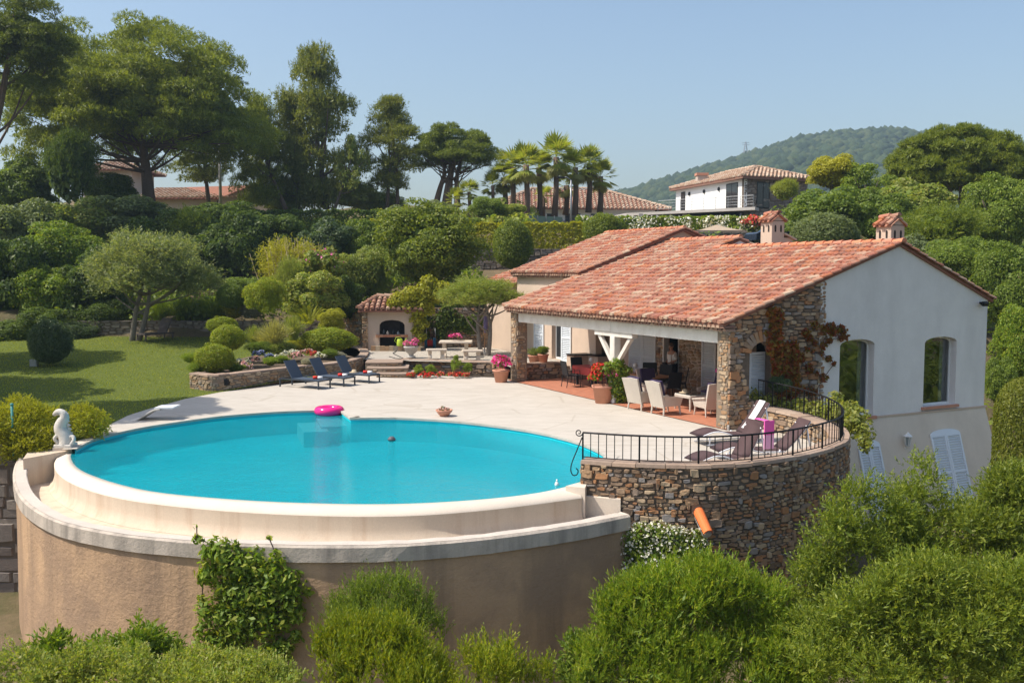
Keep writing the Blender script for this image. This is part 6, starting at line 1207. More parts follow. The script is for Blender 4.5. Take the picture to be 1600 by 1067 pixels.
def umbrella_pine(px, py, rx, ry, Y, trunk_px, base_py, lab, mat, nb, n, tr, seedlimbs=16, ns=.42, roots=(0,), low=-.12, fork=.45, cr_=.16):
    c = D(px,py,Y); r = np.array(R3(rx,ry,Y)); r[1] = r[0]*.8; b = np.array([D(trunk_px,py,Y)[0],Y,D(px,base_py,Y)[2]]); t = thing('umbrella_pine', lab, 'pine tree', b)
    bc, br = blobs_in(c-np.array([0,0,r[2]*.10]), r*np.array([.88,.88,.86]), nb, cr_*r[2], low, (.78,1.0), .3); b2, r2 = blobs_in(c-np.array([0,0,r[2]*.2]), r*np.array([.8,.8,.5]), nb//2, cr_*r[2], -.5, (.3,.85)); br[:,2] *= .72; r2[:,2] *= .6
    b3 = np.vstack([bc,b2]); r3 = np.vstack([br,r2])
    Q = np.concatenate([sprigs(b3, r3, n, 9, .34*ns, .50*ns, .15, lo=-.15, fill=.35, up=.6, spread=.7, jit=.25), foliage(b3, r3*.93, int(n*3.4), .50*ns, .26, lo=-.3, fill=.35), foliage((c-np.array([0,0,r[2]*.05]))[None], (r*np.array([.66,.66,.52]))[None], int(n*1.2), .8*ns, .4, lo=-.05, fill=.5)])
    link('crown', quads('pine_crown', Q-wloc(t)), M['L_'+mat], t); mb = MB(); H = c[2]-b[2]
    for k, rt in enumerate(roots):
        bb = b+np.array([rt*Y/FPX,0,0]); f = np.array([bb[0]+(c[0]-bb[0])*.35, Y, b[2]+H*fork]); p_ = np.vstack([bez(bb-np.array([0,0,.5]),(bb+f)/2,f,5), bez(f,(f+c)/2,c+np.array([rt*Y/FPX*1.5,0,r[2]*.35]),5)[1:]]); mb.tube(p_, np.linspace(tr,tr*.3,9), 9)
        sel = rng.choice(len(b3), seedlimbs, replace=False)
        for i in sel: st = p_[random.randint(3,7)]; e = b3[i]-np.array([0,0,r3[i][2]*.4]); m_ = (st+e)/2; m_[2] = st[2]+(e[2]-st[2])*.25; lb = bez(st,m_,e,7); mb.tube(lb, np.linspace(tr*.24,tr*.05,7), 6)
    mb.build('trunk', M['bark_red'], t, True); return t
umbrella_pine(214,172,226,168,74,230,318,'huge umbrella pine with a broad domed crown at upper left','pine_b',200,22000,.52,44,.58,low=-.5)
umbrella_pine(712,243,74,58,85,700,315,'smaller umbrella pine with several bare trunks left of the palms','pine_b',80,7000,.30,14,.42,cr_=.19,roots=(-20,-6,0,14))
umbrella_pine(1500,264,124,80,66,1510,350,'broad umbrella pine on the slope at upper right','pine_b',170,11000,.4,14,.58,low=-.4)
umbrella_pine(25,70,92,100,60,-40,330,'dark pine cut off by the top left corner','pine',110,7000,.4,12,.40,low=-.8)
T_ = [(492,205,76,116,85,'pinetall','pine_y','tall pointed pine right of the huge umbrella pine',508,320,.30,'bark_red','pine_tree','pine tree'),
 (452,255,46,92,84,'pinetall','pine_y','yellow green leaning pine before the tall pointed pine',468,320,.22,'bark_red','pine_tree','pine tree'),
 (404,240,52,78,82,'pinetall','pine_b','dark pine branch end right of the huge umbrella pine',445,320,.2,'bark_red','pine_tree','pine tree'),
 (612,228,58,66,86,'pinetall','pine_y','slim pine with two bare trunks left of the smaller umbrella pine',612,320,.18,'bark_red','pine_tree','pine tree'),
 (316,232,60,50,88,'pinetall','pine_y','olive coloured pine seen under the huge umbrella pine',325,325,.24,'bark_red','pine_tree','pine tree'),
 (549,265,30,60,83,'open','olive_g','thin broadleaf tree right of the tall pointed pine',520,325,.16,'bark','tree','tree'),
 (40,290,60,60,70,'bush','mid','light green tree at the left edge below the dark pine',20,340,.2,'bark','tree','tree'),
 (175,300,40,36,72,'bush','dark','dark tree between the cypress shrub and the pine trunk',185,330,.2,'bark','tree','tree'),
 (1300,272,44,36,62,'bush','yellow','golden leaved tree above the dark shrubs behind the villa',1300,320,.2,'bark','tree','tree'),
 (1562,345,66,80,55,'dense','mid','broad green tree at the right edge below the umbrella pine',1570,420,.3,'bark','tree','tree'),
 (1420,330,78,60,58,'bush','olive_g','light green tree in the middle of the right hillside',1420,380,.25,'bark','tree','tree'),
 (1352,300,50,50,60,'open','mid','thin green tree right of the golden leaved tree',1352,340,.18,'bark','tree','tree'),
 (1575,455,66,84,44,'dense','mid','large dense tree at the right edge beside the gable wall',1590,560,.3,'bark','tree','tree')]
for (px,py,rx,ry,Y,st,m_,lab,tp,bp2,tr,bk,nm,ct) in T_: tree(px,py,rx,ry,Y,st,m_,lab,tp,bp2,tr,bk,nm,ct,roots=[(-8,0),(8,.2)] if 'two bare' in lab else None)
# olives
t = tree(235,432,104,74,49.5,'olive','olive','wide grey green olive tree on the lawn with twin trunks',206,528,.17,'bark_olive','olive_tree','olive tree',8,roots=[(-3,-.2),(5,.25)])
t = tree(752,466,74,34,44.2,'olive','olive_g','flat topped olive tree over the courtyard beside the porch',756,556,.13,'bark_olive','olive_tree','olive tree',8,roots=[(-2,-.2),(4,.3)])
S = [ # px py rx ry Y style material label
 (110,265,40,62,66,'spray','dark','dark conical cypress shrub below the huge umbrella pine'),
 (40,360,60,50,60,'bush','grey','pale green bush at the left edge under the pines'),
 (20,445,62,80,54,'bush','dark','dark bush at the left edge behind the lawn'),(78,470,55,62,53.5,'fine','fresh','mid green bush between the left edge and the olive tree'),
 (95,400,62,55,57,'fine','fresh','bright topped bush above the round clipped shrub'),(130,350,60,42,62,'bush','olive_g','olive green bush below the cypress shrub'),
 (195,345,70,42,63,'bush','grey','grey green bush below the huge pine trunk'),(150,440,48,58,54,'bush','dark','dark bush left of the olive trunk'),
 (160,500,50,34,52.8,'fine','dark','low dark bush behind the lawn left of the olive'),(255,375,62,48,62,'bush','dark','dark bush right behind the olive crown'),
 (290,372,34,44,61,'spray','mastic','straw tipped shrub behind the right of the olive crown'),(330,390,52,52,61,'bush','dark','very dark tall shrub between the olive and the bamboo'),
 (375,385,50,58,60,'bush','dark','dark leafy shrub with a bare stalk left of the bamboo'),(345,345,60,32,66,'bush','dark','dark clump of bushes under the tan house'),
 (430,372,50,40,63,'bush','dark','dark shrub above the bamboo'),(512,380,42,42,57,'bush','dark_b','bluish green shrub with pale leaf tips behind the oleander'),
 (565,385,40,45,58,'bush','mid','green shrub between the bluish shrub and the dark round tree'),(574,428,40,48,54,'fine','olive_g','leafy olive green shrub left of the barbecue hut'),
 (522,432,32,42,53,'fine','olive_g','brownish green shrub right of the pink oleander'),(620,340,30,20,75,'bush','grey','small grey bush left below the smaller umbrella pine'),
 (672,390,86,74,52,'dense','mastic_d','large dark rounded tree behind the barbecue hut'),(765,328,34,22,74,'fine','mid','rounded green bush at the foot of the palms'),
 (800,335,24,18,74,'bush','olive_g','pale green bush right of the rounded bush under the palms'),(680,332,34,20,76,'bush','grey','grey bush on the skyline left of the palms'),
 (801,382,29,36,58.5,'ball','mastic_d','round clipped bush against the yellow green hedge'),(944,360,32,24,62,'ball','mastic_d','dome shaped clipped bush in front of the drive wall'),
 (414,464,30,34,46,'fine','box','yellow green rounded bush at the left of the oleander'),(380,452,36,20,52,'fine','mid','low green shrub behind the planted bank'),
 (362,463,22,18,50,'ball','mid','small round clipped bush on the bank left of the yellow green bush'),(455,448,22,40,48,'spray','olive_g','shrub between the yellow green bush and the oleander'),
 (492,462,46,42,48,'bush','olive_g','leafy green base of shrubs beneath the oleander'),(540,470,30,40,50,'bush','dark','dark shrub behind the sloping wall'),
 (519,500,22,20,45,'fine','lime','small lime green bush beside the sloping wall'),
 (1290,338,62,48,57,'bush','mid','dark green shrub behind the left villa chimney'),(1288,368,48,32,52,'ball','grey','grey green rounded bush between the two chimneys'),
 (1370,340,50,48,56,'bush','mid','green bush above the right villa chimney'),(1262,336,28,28,60,'bush','mid','green bush beside the modern house'),
 (1460,372,64,50,52,'spray','mastic','yellowish bush right of the right villa chimney'),(1505,412,58,45,47,'fine','mid','green bush above the right roof slope'),(1440,405,50,40,50,'bush','grey','pale bush just above the right roof slope'),
 (1590,545,40,70,41,'fine','fresh','bright green bush at the right edge below the large dense tree'),(1562,600,24,46,38,'bush','mid','dark shrub behind the right house corner'),
 (1226,298,20,18,72,'spray','palm','palm like shrub at the corner of the modern house'),
 (548,305,40,26,86,'bush','olive_g','light green bush under the tall pointed pine'),(440,310,40,24,86,'bush','olive_g','light green bush right of the tan house'),(590,318,40,22,88,'bush','olive_g','light green bush below the slim pine'),
 (735,355,26,16,66,'bush','mid','small bush left of the yellow hedge'),
 (15,530,50,34,50.5,'fine','dark','low dark shrub at the left edge of the lawn back'),(72,508,44,30,51,'fine','dark','low dark shrub behind the round clipped shrub'),(118,522,34,20,51,'fine','dark_b','low bluish shrub left of the olive on the lawn edge')]
for s in S: shrub(s[0],s[1],s[2]*1.16,s[3]*1.14,*s[4:])
for (px,py,rx,ry,Y,m_,lab,bpx) in ((78,534,35,37,41.2,'dark_b','round clipped shrub standing on the left of the lawn',0),(347,508,26,14,40.5,'box','rearmost of three light green clipped domes in the bed',1),(356,528,29,22,38.8,'box','middle light green clipped dome in the bed',1),(335,560,33,24,36.8,'box','front light green clipped dome above the bed wall corner',1)):
    shrub(px,py,rx,ry,Y,'ball',m_,lab,'clipped bush','clipped_bush')
o = crown_obj('clipped_hedge','ball','L_box',D(513,531,42.5),(1.36,.95,.58)); tag(o,'low flat topped clipped hedge at the right end of the flower bed','hedge'); o.rotation_euler.z = R(-8)
bh = []
def hedge(P, w_, z0, z1, mat, lab, size=.22, n=None, name='hedge'):
    P = resample(P, .5); L_ = np.linalg.norm(np.diff(P,axis=0),axis=1).sum(); n = n or int(L_*900); i = rng.uniform(0,len(P)-1.001,n); k = i.astype(int); f = (i-k)[:,None]; c = P[k]*(1-f)+P[k+1]*f; T_2 = unit(P[k+1]-P[k]); Nn = np.stack([T_2[:,1],-T_2[:,0]],1); a = rng.uniform(0,1,n); top = a < .4; a2 = rng.random(n)
    off = np.where(top, (rng.random(n)-.5)*w_, w_/2*np.where(rng.random(n)<.8,1,-1)*(1-.2*a2)); z = np.where(top, z1-.15*a2+.08*np.sin(i*2.1)+.06*np.sin(i*5.3), z0+(z1-z0)*rng.random(n)); C = np.stack([c[:,0]+Nn[:,0]*off, c[:,1]+Nn[:,1]*off, z],1)
    nn = unit(np.where(top[:,None], np.array([0,0,1.0]), np.stack([Nn[:,0],Nn[:,1],0*off],1)*np.sign(off)[:,None])+.7*rng.normal(size=(n,3))); A = unit(np.cross(nn, rdir(n))); L2 = size*rng.uniform(.6,1.4,n); return tag(link(name, quads(name, leafquads(C,A,nn,L2,L2*.55)), M['L_'+mat]), lab, 'hedge')
hedge([(-24,72),(-12,71.5),(-6.2,71)], 2.0, 6.0, 8.75, 'dark', 'long dark clipped hedge in front of the tan house')
hedge([(-10.0,68.6),(-4,68)], 1.6, 6.2, 7.9, 'lime', 'sunlit light green hedge top left of the dark round tree')
hedge([(-5,66),(-1.5,65.4),(6.0,65)], 1.8, 5.6, 7.55, 'lime', 'yellow green hedge on the long retaining wall below the palms')
oh = hedge([(4.6,69.3),(12,69),(20,69.5),(25,70.5)], 1.8, 6.2, 8.15, 'fresh', 'white flowered oleander hedge along the top of the drive wall', .24)
n = 5200; x = rng.uniform(4.6,25,n); cl = np.sin(x*2.3)+np.sin(x*5.1+1)+1.3*rng.normal(size=n) > .1; x = x[cl]; n = len(x); C = np.stack([x, 68.1+.25*rng.normal(size=n), 6.8+1.4*rng.random(n)],1); A = rdir(n); L2 = rng.uniform(.10,.22,n); o = link('blossom', quads('blossom', leafquads(C,A,rdir(n),L2,L2*.9)), M['F_white'], oh)
cluster('bougainvillea','crimson bougainvillea left of the left villa chimney','flowers',D(1180,350,68),(1.1,.6,.75),'mid','coral',500,.2,.2,500)
# bamboo, oleander, grasses, fan palm in the bed
for (px,py,rx,ry,Y,m_,lab) in ((440,408,42,36,51,'vary','yellow green bamboo clump behind the oleander, left part'),(484,412,30,30,51.5,'vary','yellow green bamboo clump behind the oleander, right part')):
    c = D(px,py,Y); rr_ = R3(rx,ry,Y); n = 130; ba = c+np.stack([rng.normal(size=n)*rr_[0]*.4, rng.normal(size=n)*.5, -rr_[2]*np.ones(n)],1); tp = ba+np.stack([rng.normal(size=n)*rr_[0]*.35, rng.normal(size=n)*.4, rr_[2]*rng.uniform(1.3,2.1,n)],1); k = 34; u = np.repeat(rng.random((n,k)).reshape(-1)[None],1,0).ravel(); I = np.repeat(np.arange(n),k); C = ba[I]+(tp[I]-ba[I])*(.25+.75*u)[:,None]+rng.normal(size=(n*k,3))*.10; A = unit((tp-ba)[I]*.35+rdir(n*k)); L2 = rng.uniform(.13,.26,n*k)
    t = thing('bamboo', lab, 'bamboo', (c[0],Y,c[2]-rr_[2])); link('leaves', quads('leaves', leafquads(C,A,unit(np.cross(A,rdir(n*k))),L2,L2*.2)-wloc(t)), M['L_yellow'], t); mb = MB(); [mb.tube([ba[i],(ba[i]+tp[i])/2+rng.normal(size=3)*.05,tp[i]],.015,5,False) for i in range(0,n,3)]; mb.build('canes', M['straw'], t)
cluster('oleander','oleander dotted with pink flowers in front of the bamboo','shrub',D(505,418,49),(1.6,1.0,1.15),'olive_g','pink',5000,.16,.10,130)
for i, (px,py,r_,h_,m_,lab) in enumerate(((430,522,.55,.5,'straw','feathery straw coloured ornamental grass in the bed, larger one'),(415,528,.40,.38,'straw','straw coloured ornamental grass left of the larger one'),(458,512,.42,.45,'olive_g','green feathery grass behind the straw grass'),(398,524,.36,.36,'olive_g','green grass tuft right of the clipped domes'))):
    c = D(px,py,41+i*.6); o = crown_obj('ornamental_grass','grassy','L_'+m_,c,(r_,r_,h_*1.3)); tag(o, lab, 'grass plant')
BF = [(380,566,38.3,'white','mid',.30,'white flowers next to the front clipped dome'),(383,572,37.6,'rose','mid',.34,'pale pink flowers nearest the bed wall'),(398,562,38.6,'rose','grey',.30,'pink flowers right of the front clipped dome'),(405,553,39.5,'blue','mid',.30,'blue flowers in the middle of the bed'),(420,556,39.5,'blue','mid',.22,'small blue flowers between pink and white ones'),
 (440,557,39.6,'white','grey',.26,'white flowers behind the leftmost blue sunbed'),(455,552,40.2,'white','mid',.3,'white flowers in front of the dark edge of the clipped hedge'),(462,556,39.6,'rose','grey',.28,'pink flowers behind the middle blue sunbed'),(486,552,40.4,'coral','mid',.3,'coral flowers behind the middle blue sunbed'),(478,550,40.8,'rose','mid',.28,'light pink flowers left of the coral flowers'),
 (423,538,41.8,'white','mid',.3,'tall white flowers beside the straw grass'),(500,556,40.2,'white','grey',.26,'small white flowers left of the flat topped hedge')]
for i, (px,py,Y,c,gm,r_,lab) in enumerate(BF): cluster('bedding_flowers', lab, 'flowers', D(px,py,Y), (r_*1.3,r_,r_*.55), gm, c, 420, .08, .085, 230, 'bedding flowers in the walled bed')
GR = [(405,545,40.5,'mid',.5,'low green cushion plant in the middle of the bed'),(440,545,41,'olive_g',.6,'spreading pale green ground shrub in the bed'),(515,553,40.6,'mid',.4,'low green shrub under the flat topped hedge'),(440,563,39,'fresh',.32,'fresh green plant behind the leftmost blue sunbed back'),(422,565,38.6,'fresh',.34,'fresh green plant over the bed wall coping'),(368,575,37.2,'mid',.34,'green plant between the front dome and pale pink flowers'),(310,575,36.6,'fresh',.42,'strappy green plant at the left corner of the bed'),(463,540,42,'lime',.5,'yellow green low shrub before the flat topped hedge'),(300,560,38.5,'fresh',.4,'leafy tuft behind the left bed corner'),(530,556,41,'silver',.3,'silver grey cushion plant by the right end of the bed'),(480,565,39,'silver',.25,'silver cushion plant behind the middle sunbed back')]
for (px,py,Y,m_,r_,lab) in GR: o = crown_obj('garden_plant','spray' if m_!='silver' else 'ball','L_'+m_,D(px,py,Y),(r_*1.25,r_,r_*.62)); tag(o,lab,'plant')
for i,(px,Y,m_,lab) in enumerate(((285,52.4,'fresh','agapanthus clump right of the olive trunk on the bank'),(310,52.4,'fresh','agapanthus clump behind the dark lounger on the bank'),(338,52.2,'fresh','agapanthus clump on the bank left of the lime shrub'),(248,52.6,'fresh','agapanthus clump behind the olive trunk'),(366,52.0,'lime','lime green low shrub on the planted bank'),(392,51.8,'silver','silver grey shrub at the right end of the planted bank'))):
    o = crown_obj('bank_plant','spray' if m_ != 'fresh' else 'grassy','L_'+m_,D(px,486,Y)+np.array([0,0,.05]),(.85,.6,.62 if m_!='fresh' else .7)); tag(o,lab,'plant')
    if m_ == 'fresh': o2 = crown_obj('bank_plant','open','L_fresh',D(px+8,488,Y+.3),(.8,.5,.5)); tag(o2,lab.replace('clump','foliage'),'plant')
# palms
def fan_crown(nf=34, droop=0, dead=False):
    out = []
    for i in range(nf):
        a = rng.uniform(0,2*PI); el = rng.uniform(-.75,1.45) if not dead else rng.uniform(-1.35,-.7); d = np.array([math.cos(a)*math.cos(el),math.sin(a)*math.cos(el),math.sin(el)]); st = d*rng.uniform(.45,.62); s_ = unit(np.cross(d,[0,0,1.0])); u = np.cross(s_,d); nbl = 11
        ang = np.linspace(-1.25,1.25,nbl); A = unit(d[None]*np.cos(ang)[:,None]+s_[None]*np.sin(ang)[:,None]+np.array([0,0,-.25])[None]*np.abs(np.sin(ang))[:,None]); L = .62*(1-.15*np.abs(ang))*rng.uniform(.9,1.1,nbl); out.append(leafquads(st+A*L[:,None]*.5, A, np.tile(u,(nbl,1))+.2*rng.normal(size=(nbl,3)), L, np.full(nbl,.075))); out.append(leafquads(st[None]*.5,d[None],u[None],np.array([.6]),np.array([.03])))
    return np.concatenate(out)
fm = [quads('palm_fronds', fan_crown(40)) for _ in range(2)]; [m_.materials.append(M['L_palm']) for m_ in fm]; dm = quads('dead_fronds', fan_crown(16, dead=True)); dm.materials.append(M['L_palm_dead'])
PL = [(801,262,330,82,1.75,'fan palm with a shaggy pale skirt, second from the left of the palm group'),(822,258,342,80,1.8,'thick trunked fan palm third from the left of the palm group'),(842,262,336,84,1.6,'fan palm just right of the thick trunked palm'),(869,246,330,82,2.0,'tallest fan palm in the middle of the group'),(899,262,322,84,1.7,'fan palm behind the street lamp'),(921,258,318,85,1.75,'fan palm right of the street lamp'),(787,278,322,84,1.5,'leftmost fan palm of the group'),(938,276,320,86,1.6,'rightmost drooping fan palm of the group'),(885,290,322,86,1.3,'short fan palm between the tallest palm and the lamp'),
 (770,290,330,83,1.2,'short dark fan palm at the left end of the palm group'),(733,300,335,80,1.1,'young pale fan palm below the smaller umbrella pine'),(713,312,330,80,1.0,'young bright fan palm beside the smaller pine trunks'),(848,305,330,88,1.0,'small palm in front of the long white house')]
for i,(px,py,bpy_,Y,r_,lab) in enumerate(PL):
    c = D(px,py,Y); b = D(px+random.uniform(-3,3),bpy_,Y); b[2] -= .8; t = thing('fan_palm', lab, 'palm tree', b, 0, 'fan palms in front of the long white house')
    k = link('crown', fm[i%2], None, t); k.location = tuple(c-b); k.scale = (r_,)*3; k.rotation_euler = (0,0,i*1.3); sm_ = np.array(c-b)
    if i < 9: k2 = link('dead_fronds', dm, None, t); k2.location = tuple(c-b-np.array([0,0,.1])); k2.scale = (r_*.85,)*3; k2.rotation_euler = (0,0,i*.8)
    MB().tube([(0,0,0),sm_*.5+np.array([.08,0,0]),sm_],[.30,.23,.25] if i < 9 else [.2,.15,.15],10).build('trunk', M['bark_red'], t, True, False)
c = D(482,497,46); t = thing('date_palm','young feathery palm in the flower bed before the sloping wall','palm',(c[0],46,c[2]-.5)); out = []
for i in range(18):
    a = rng.uniform(0,2*PI); el = rng.uniform(.5,1.4); d = np.array([math.cos(a)*math.cos(el),math.sin(a)*math.cos(el),math.sin(el)]); u = np.linspace(.1,1,26); P_ = d*u[:,None]*1.5+np.array([0,0,-.55])*u[:,None]**2; s_ = unit(np.cross(d,[0,0,1.0]))
    for sg in (-1,1): A = unit(s_*sg+d*.7)*np.ones((26,1)); out.append(leafquads(P_+A*.14,A,unit(np.cross(A,d)+.2*rng.normal(size=(26,3))),np.full(26,.30)*(1.1-.5*u),np.full(26,.035)))
link('fronds', quads('fronds', np.concatenate(out)+np.array([0,0,.1])), M['L_lime'], t); MB().tube([(0,0,-.3),(0,0,.15)],[.16,.12],8).build('trunk', M['bark_red'], t, True, False)
# climbers
def climber(name, lab, pts, size, n, mat, z=None, cat='climbing plant', tend=None, asp=.6):
    """leaf clumps laid over a wall; pts = (x, y, z, rx, ry, rz)"""
    P = np.array(pts, float); t = thing(name, lab, cat, P[0][:3]); Q = foliage(P[:,:3], P[:,3:], n, size, asp, lo=-1, fill=.7); link('leaves', quads('leaves', Q-wloc(t)), M['L_'+mat], t)
    mb = MB(); o_ = P[np.argsort(P[:,2])]; 
    for i in range(1,len(o_)): j = np.argmin(np.linalg.norm(o_[:i,:3]-o_[i,:3],axis=1)); mb.tube([o_[j,:3],(o_[i,:3]+o_[j,:3])/2+np.array([0,0,.02]),o_[i,:3]],.012,5,False)
    mb.build('stems', M['bark'], t); return t
def gpl(px, py, r): a, z = on_s(px, py, 0); q = V(-.09, a, z); return (*q, r, r*.5, r)
rp1 = [gpl(1200+random.uniform(-12,12)+(py-480)*.18, py, random.uniform(.12,.24)) for py in np.linspace(484,612,30)] + [gpl(1232+random.uniform(-16,16), py, random.uniform(.12,.24)) for py in np.linspace(540,618,24)]
climber('creeper','reddish brown and green creeper climbing the stone end of the gable', rp1, .13, 3600, 'rust')
rp2 = [gpl(x,y,r_) for x,y,r_ in [(1256,520,.16),(1262,528,.12),(1270,508,.14),(1285,515,.17),(1295,510,.15),(1300,518,.17),(1312,514,.16),(1318,526,.12),(1290,532,.15),(1282,540,.13),(1270,536,.10),(1310,528,.1),(1266,549,.08),(1280,552,.08),(1292,560,.1),(1300,568,.08),(1260,575,.16),(1272,583,.07),(1284,590,.14),(1262,610,.14),(1270,613,.1),(1258,545,.09),(1250,560,.12)]]
climber('creeper','dark red creeper runners spreading onto the white gable wall', rp2, .11, 1300, 'rust')
def wallpt(px, py, off=.12):             # on the tan retaining wall
    best = None; d = ray(px,py)
    dd = ro - CAM[:2]; ang = np.abs(np.arctan2(dd[:,0],dd[:,1]) - math.atan2(d[0],d[1])); i = int(np.argmin(ang + (np.linalg.norm(dd,axis=1)>25)*1)); k_ = np.dot(ro[i]-CAM[:2], rn[i])/np.dot(d[:2], rn[i]); q = CAM+d*k_; return q + np.array([*rn[i],0])*off
vp = []
for px,py,r_ in [(350,870,.35),(375,880,.35),(400,885,.33),(430,895,.34),(455,900,.28),(335,890,.28),(345,920,.30),(375,920,.36),(405,925,.36),(435,930,.34),(460,935,.25),(330,950,.25),(360,960,.34),(390,965,.36),(420,965,.34),(450,970,.28),(320,990,.24),(345,1000,.3),(380,1000,.3),(420,1005,.3),(450,1015,.22),(325,860,.16),(322,840,.10),(335,852,.10),(365,848,.07),(350,1030,.25),(405,1035,.25),(465,960,.2),(440,870,.16),(321,824,.06),(325,832,.07),(363,840,.06),(367,846,.07),(431,844,.05),(318,905,.14),(312,940,.12),(470,985,.14),(476,915,.1)]: q = wallpt(px,py); vp.append((*(q+np.array([random.uniform(-.12,.12),0,random.uniform(-.1,.1)])), r_*1.02, r_*.6, r_*1.02))
climber('wall_climber','bright green leafy climber covering the left part of the tan pool wall', vp, .125, 6800, 'vine', asp=.42)
for px,py0,py1 in ((322,818,850),(365,835,860),(432,838,870)): pass
# jasmine on the round stone terrace wall
jp = []
def twp(px, py, off=.32):
    d = ray(px,py); dd = TP-CAM[:2]; ang = np.abs(np.arctan2(dd[:,0],dd[:,1])-math.atan2(d[0],d[1])); i = int(np.argmin(ang+(dd[:,1]>22.5)*1)); tt = TP[min(i+1,len(TP)-1)]-TP[max(i-1,0)]; n_ = unit(np.array([tt[1],-tt[0]])); k_ = np.dot(TP[i]-CAM[:2],n_)/np.dot(d[:2],n_); return CAM+d*k_+np.array([*n_,0])*off
for px,py,r_ in [(985,840,.22),(1005,832,.24),(1030,828,.22),(1055,835,.22),(1080,838,.2),(975,865,.22),(1000,860,.28),(1030,858,.28),(1060,860,.26),(1085,855,.2),(968,890,.18),(990,890,.26),(1020,888,.28),(1050,885,.24),(972,920,.2),(995,920,.24),(965,945,.15),(1020,915,.25),(1040,840,.2),(1092,850,.14)]: q = twp(px,py); jp.append((*q, r_*1.3, r_*.9, r_*1.25))
t = climber('jasmine','white flowered jasmine hanging on the round stone terrace wall', jp, .10, 6800, 'jas', asp=.5); P = np.array(jp); link('blossom', quads('blossom', foliage(P[:,:3],P[:,3:]*1.08,2600,.055,.9,lo=-.6,fill=.15,nj=.9)-wloc(t)), M['F_white'], t)
# planting between the parapet and the gable
vp = []
for px,py,Y,r_ in [(1178,622,27.5,.3),(1200,632,27.3,.32),(1225,640,27.1,.34),(1250,640,27,.36),(1275,645,26.6,.36),(1300,640,26.2,.36),(1320,645,25.6,.34),(1340,655,25.2,.36),(1350,675,24.9,.3),(1352,695,24.6,.22),(1330,665,25.4,.34),(1310,660,25.8,.34),(1280,660,26.3,.34),(1250,655,26.6,.34),(1215,625,27.6,.26),(1305,622,26.6,.24),(1330,640,25.8,.26)]: q = D(px,py,Y); vp.append((*q, r_, r_, r_))
climber('variegated_shrub','yellow variegated shrub growing behind the railing below the gable', vp, .10, 6500, 'vary', cat='shrub', asp=.6)
q = D(1156,608,27.0); o = crown_obj('slender_plant','spray','L_lime',q,(.14,.14,.42)); tag(o,'slim bright green plant against the porch corner stones','plant')
q = V(-.25,1.65,1.2); o = crown_obj('houseplant','bush','L_dark_b',q,(.36,.36,.32)); tag(o,'blue green plant on the sill of the arched stone opening','plant')
# hanging ivy by the post
ip = [(*(D(968+random.uniform(-8,9),py,31.9)), .20+.14*math.sin((py-560)/68*PI), .2, .2) for py in np.linspace(566,622,14)]
climber('ivy','green ivy hanging in a tall column beside the white porch post', ip, .11, 2800, 'vine')
# bright green climber on the barbecue hut and ivy on the courtyard back wall
vp = [(*D(px,py,46.9), r_, r_*.8, r_*.75) for px,py,r_ in [(625,468,.55),(645,460,.6),(665,455,.6),(685,462,.55),(640,478,.5),(660,474,.55),(615,475,.4),(690,450,.5),(670,440,.45),(655,488,.42),(668,484,.4),(650,498,.36),(660,506,.36),(652,516,.32),(658,526,.3),(650,536,.26),(630,470,.45),(660,465,.5)]]
climber('climbing_fig','lime green climber spilling over the barbecue hut roof', vp, .17, 5200, 'lime')
vp = [(*D(px,py,48.75), r_, .16, r_) for px,py,r_ in [(665,500,.5),(690,505,.55),(715,505,.5),(735,508,.5),(662,525,.4),(690,522,.3),(745,500,.4),(700,490,.5)]]
climber('ivy','dark ivy curtain on the courtyard back wall', vp, .13, 4200, 'dark')
# bush by the statue
vp = [(*D(px,py,Y), r_, r_, r_*.8) for px,py,Y,r_ in [(20,665,24.2,.55),(50,655,24.6,.5),(45,690,24,.45),(15,700,24,.5),(80,660,25,.4),(130,655,25.6,.42),(150,662,25.8,.38),(118,668,25.2,.36),(70,690,24.2,.38),(30,640,24.8,.4),(60,705,23.9,.25),(-20,670,24,.6),(150,675,25.4,.25)]]
P = np.array(vp); Q = np.concatenate([sprigs(P[:,:3],P[:,3:],3600,8,.14,.07,.4,lo=-.8,up=.3), foliage(P[:,:3],P[:,3:]*.9,3500,.09,.5,lo=-1)]); o = link('bush', quads('bush',Q), M['L_lime']); tag(o,'mound of yellow green bushes around the white statue','bush')
# foreground planting
def fore(name, lab, blobs, mat, ns, nl, length, ls, asp, nf, fs, up=.45, spread=.6, cat='bush', lo=-.5, fasp=.4):
    if 'between the stone terrace wall and' in lab: blobs = blobs+[(1305,812,16.6,.26),(1330,785,16.6,.26),(1352,768,16.6,.24),(1376,778,16.7,.22),(1285,850,16.5,.28),(1272,890,16.4,.28),(1320,830,16.3,.3),(1400,800,16.7,.25)]
    if 'louvred lower shutters' in lab: blobs = blobs+[(1428,790,17.2,.26),(1452,765,17.3,.24),(1482,805,17.1,.28),(1432,835,17,.3),(1470,845,16.9,.32),(1512,835,17,.3),(1445,880,16.8,.34),(1490,885,16.8,.34),(1530,880,16.7,.34)]
    P = np.array([(*D(px,py,Y), r_, r_, r_) for px,py,Y,r_ in blobs]); Q = [sprigs(P[:,:3],P[:,3:],ns,nl,length,ls,asp,lo=lo,fill=.35,up=up,spread=spread,stray=.09), foliage(P[:,:3],P[:,3:]*.92,nf,fs,fasp,lo=-.9,fill=.45)]
    return tag(link(name, quads(name, np.concatenate(Q)), M['L_'+mat]), lab, cat)
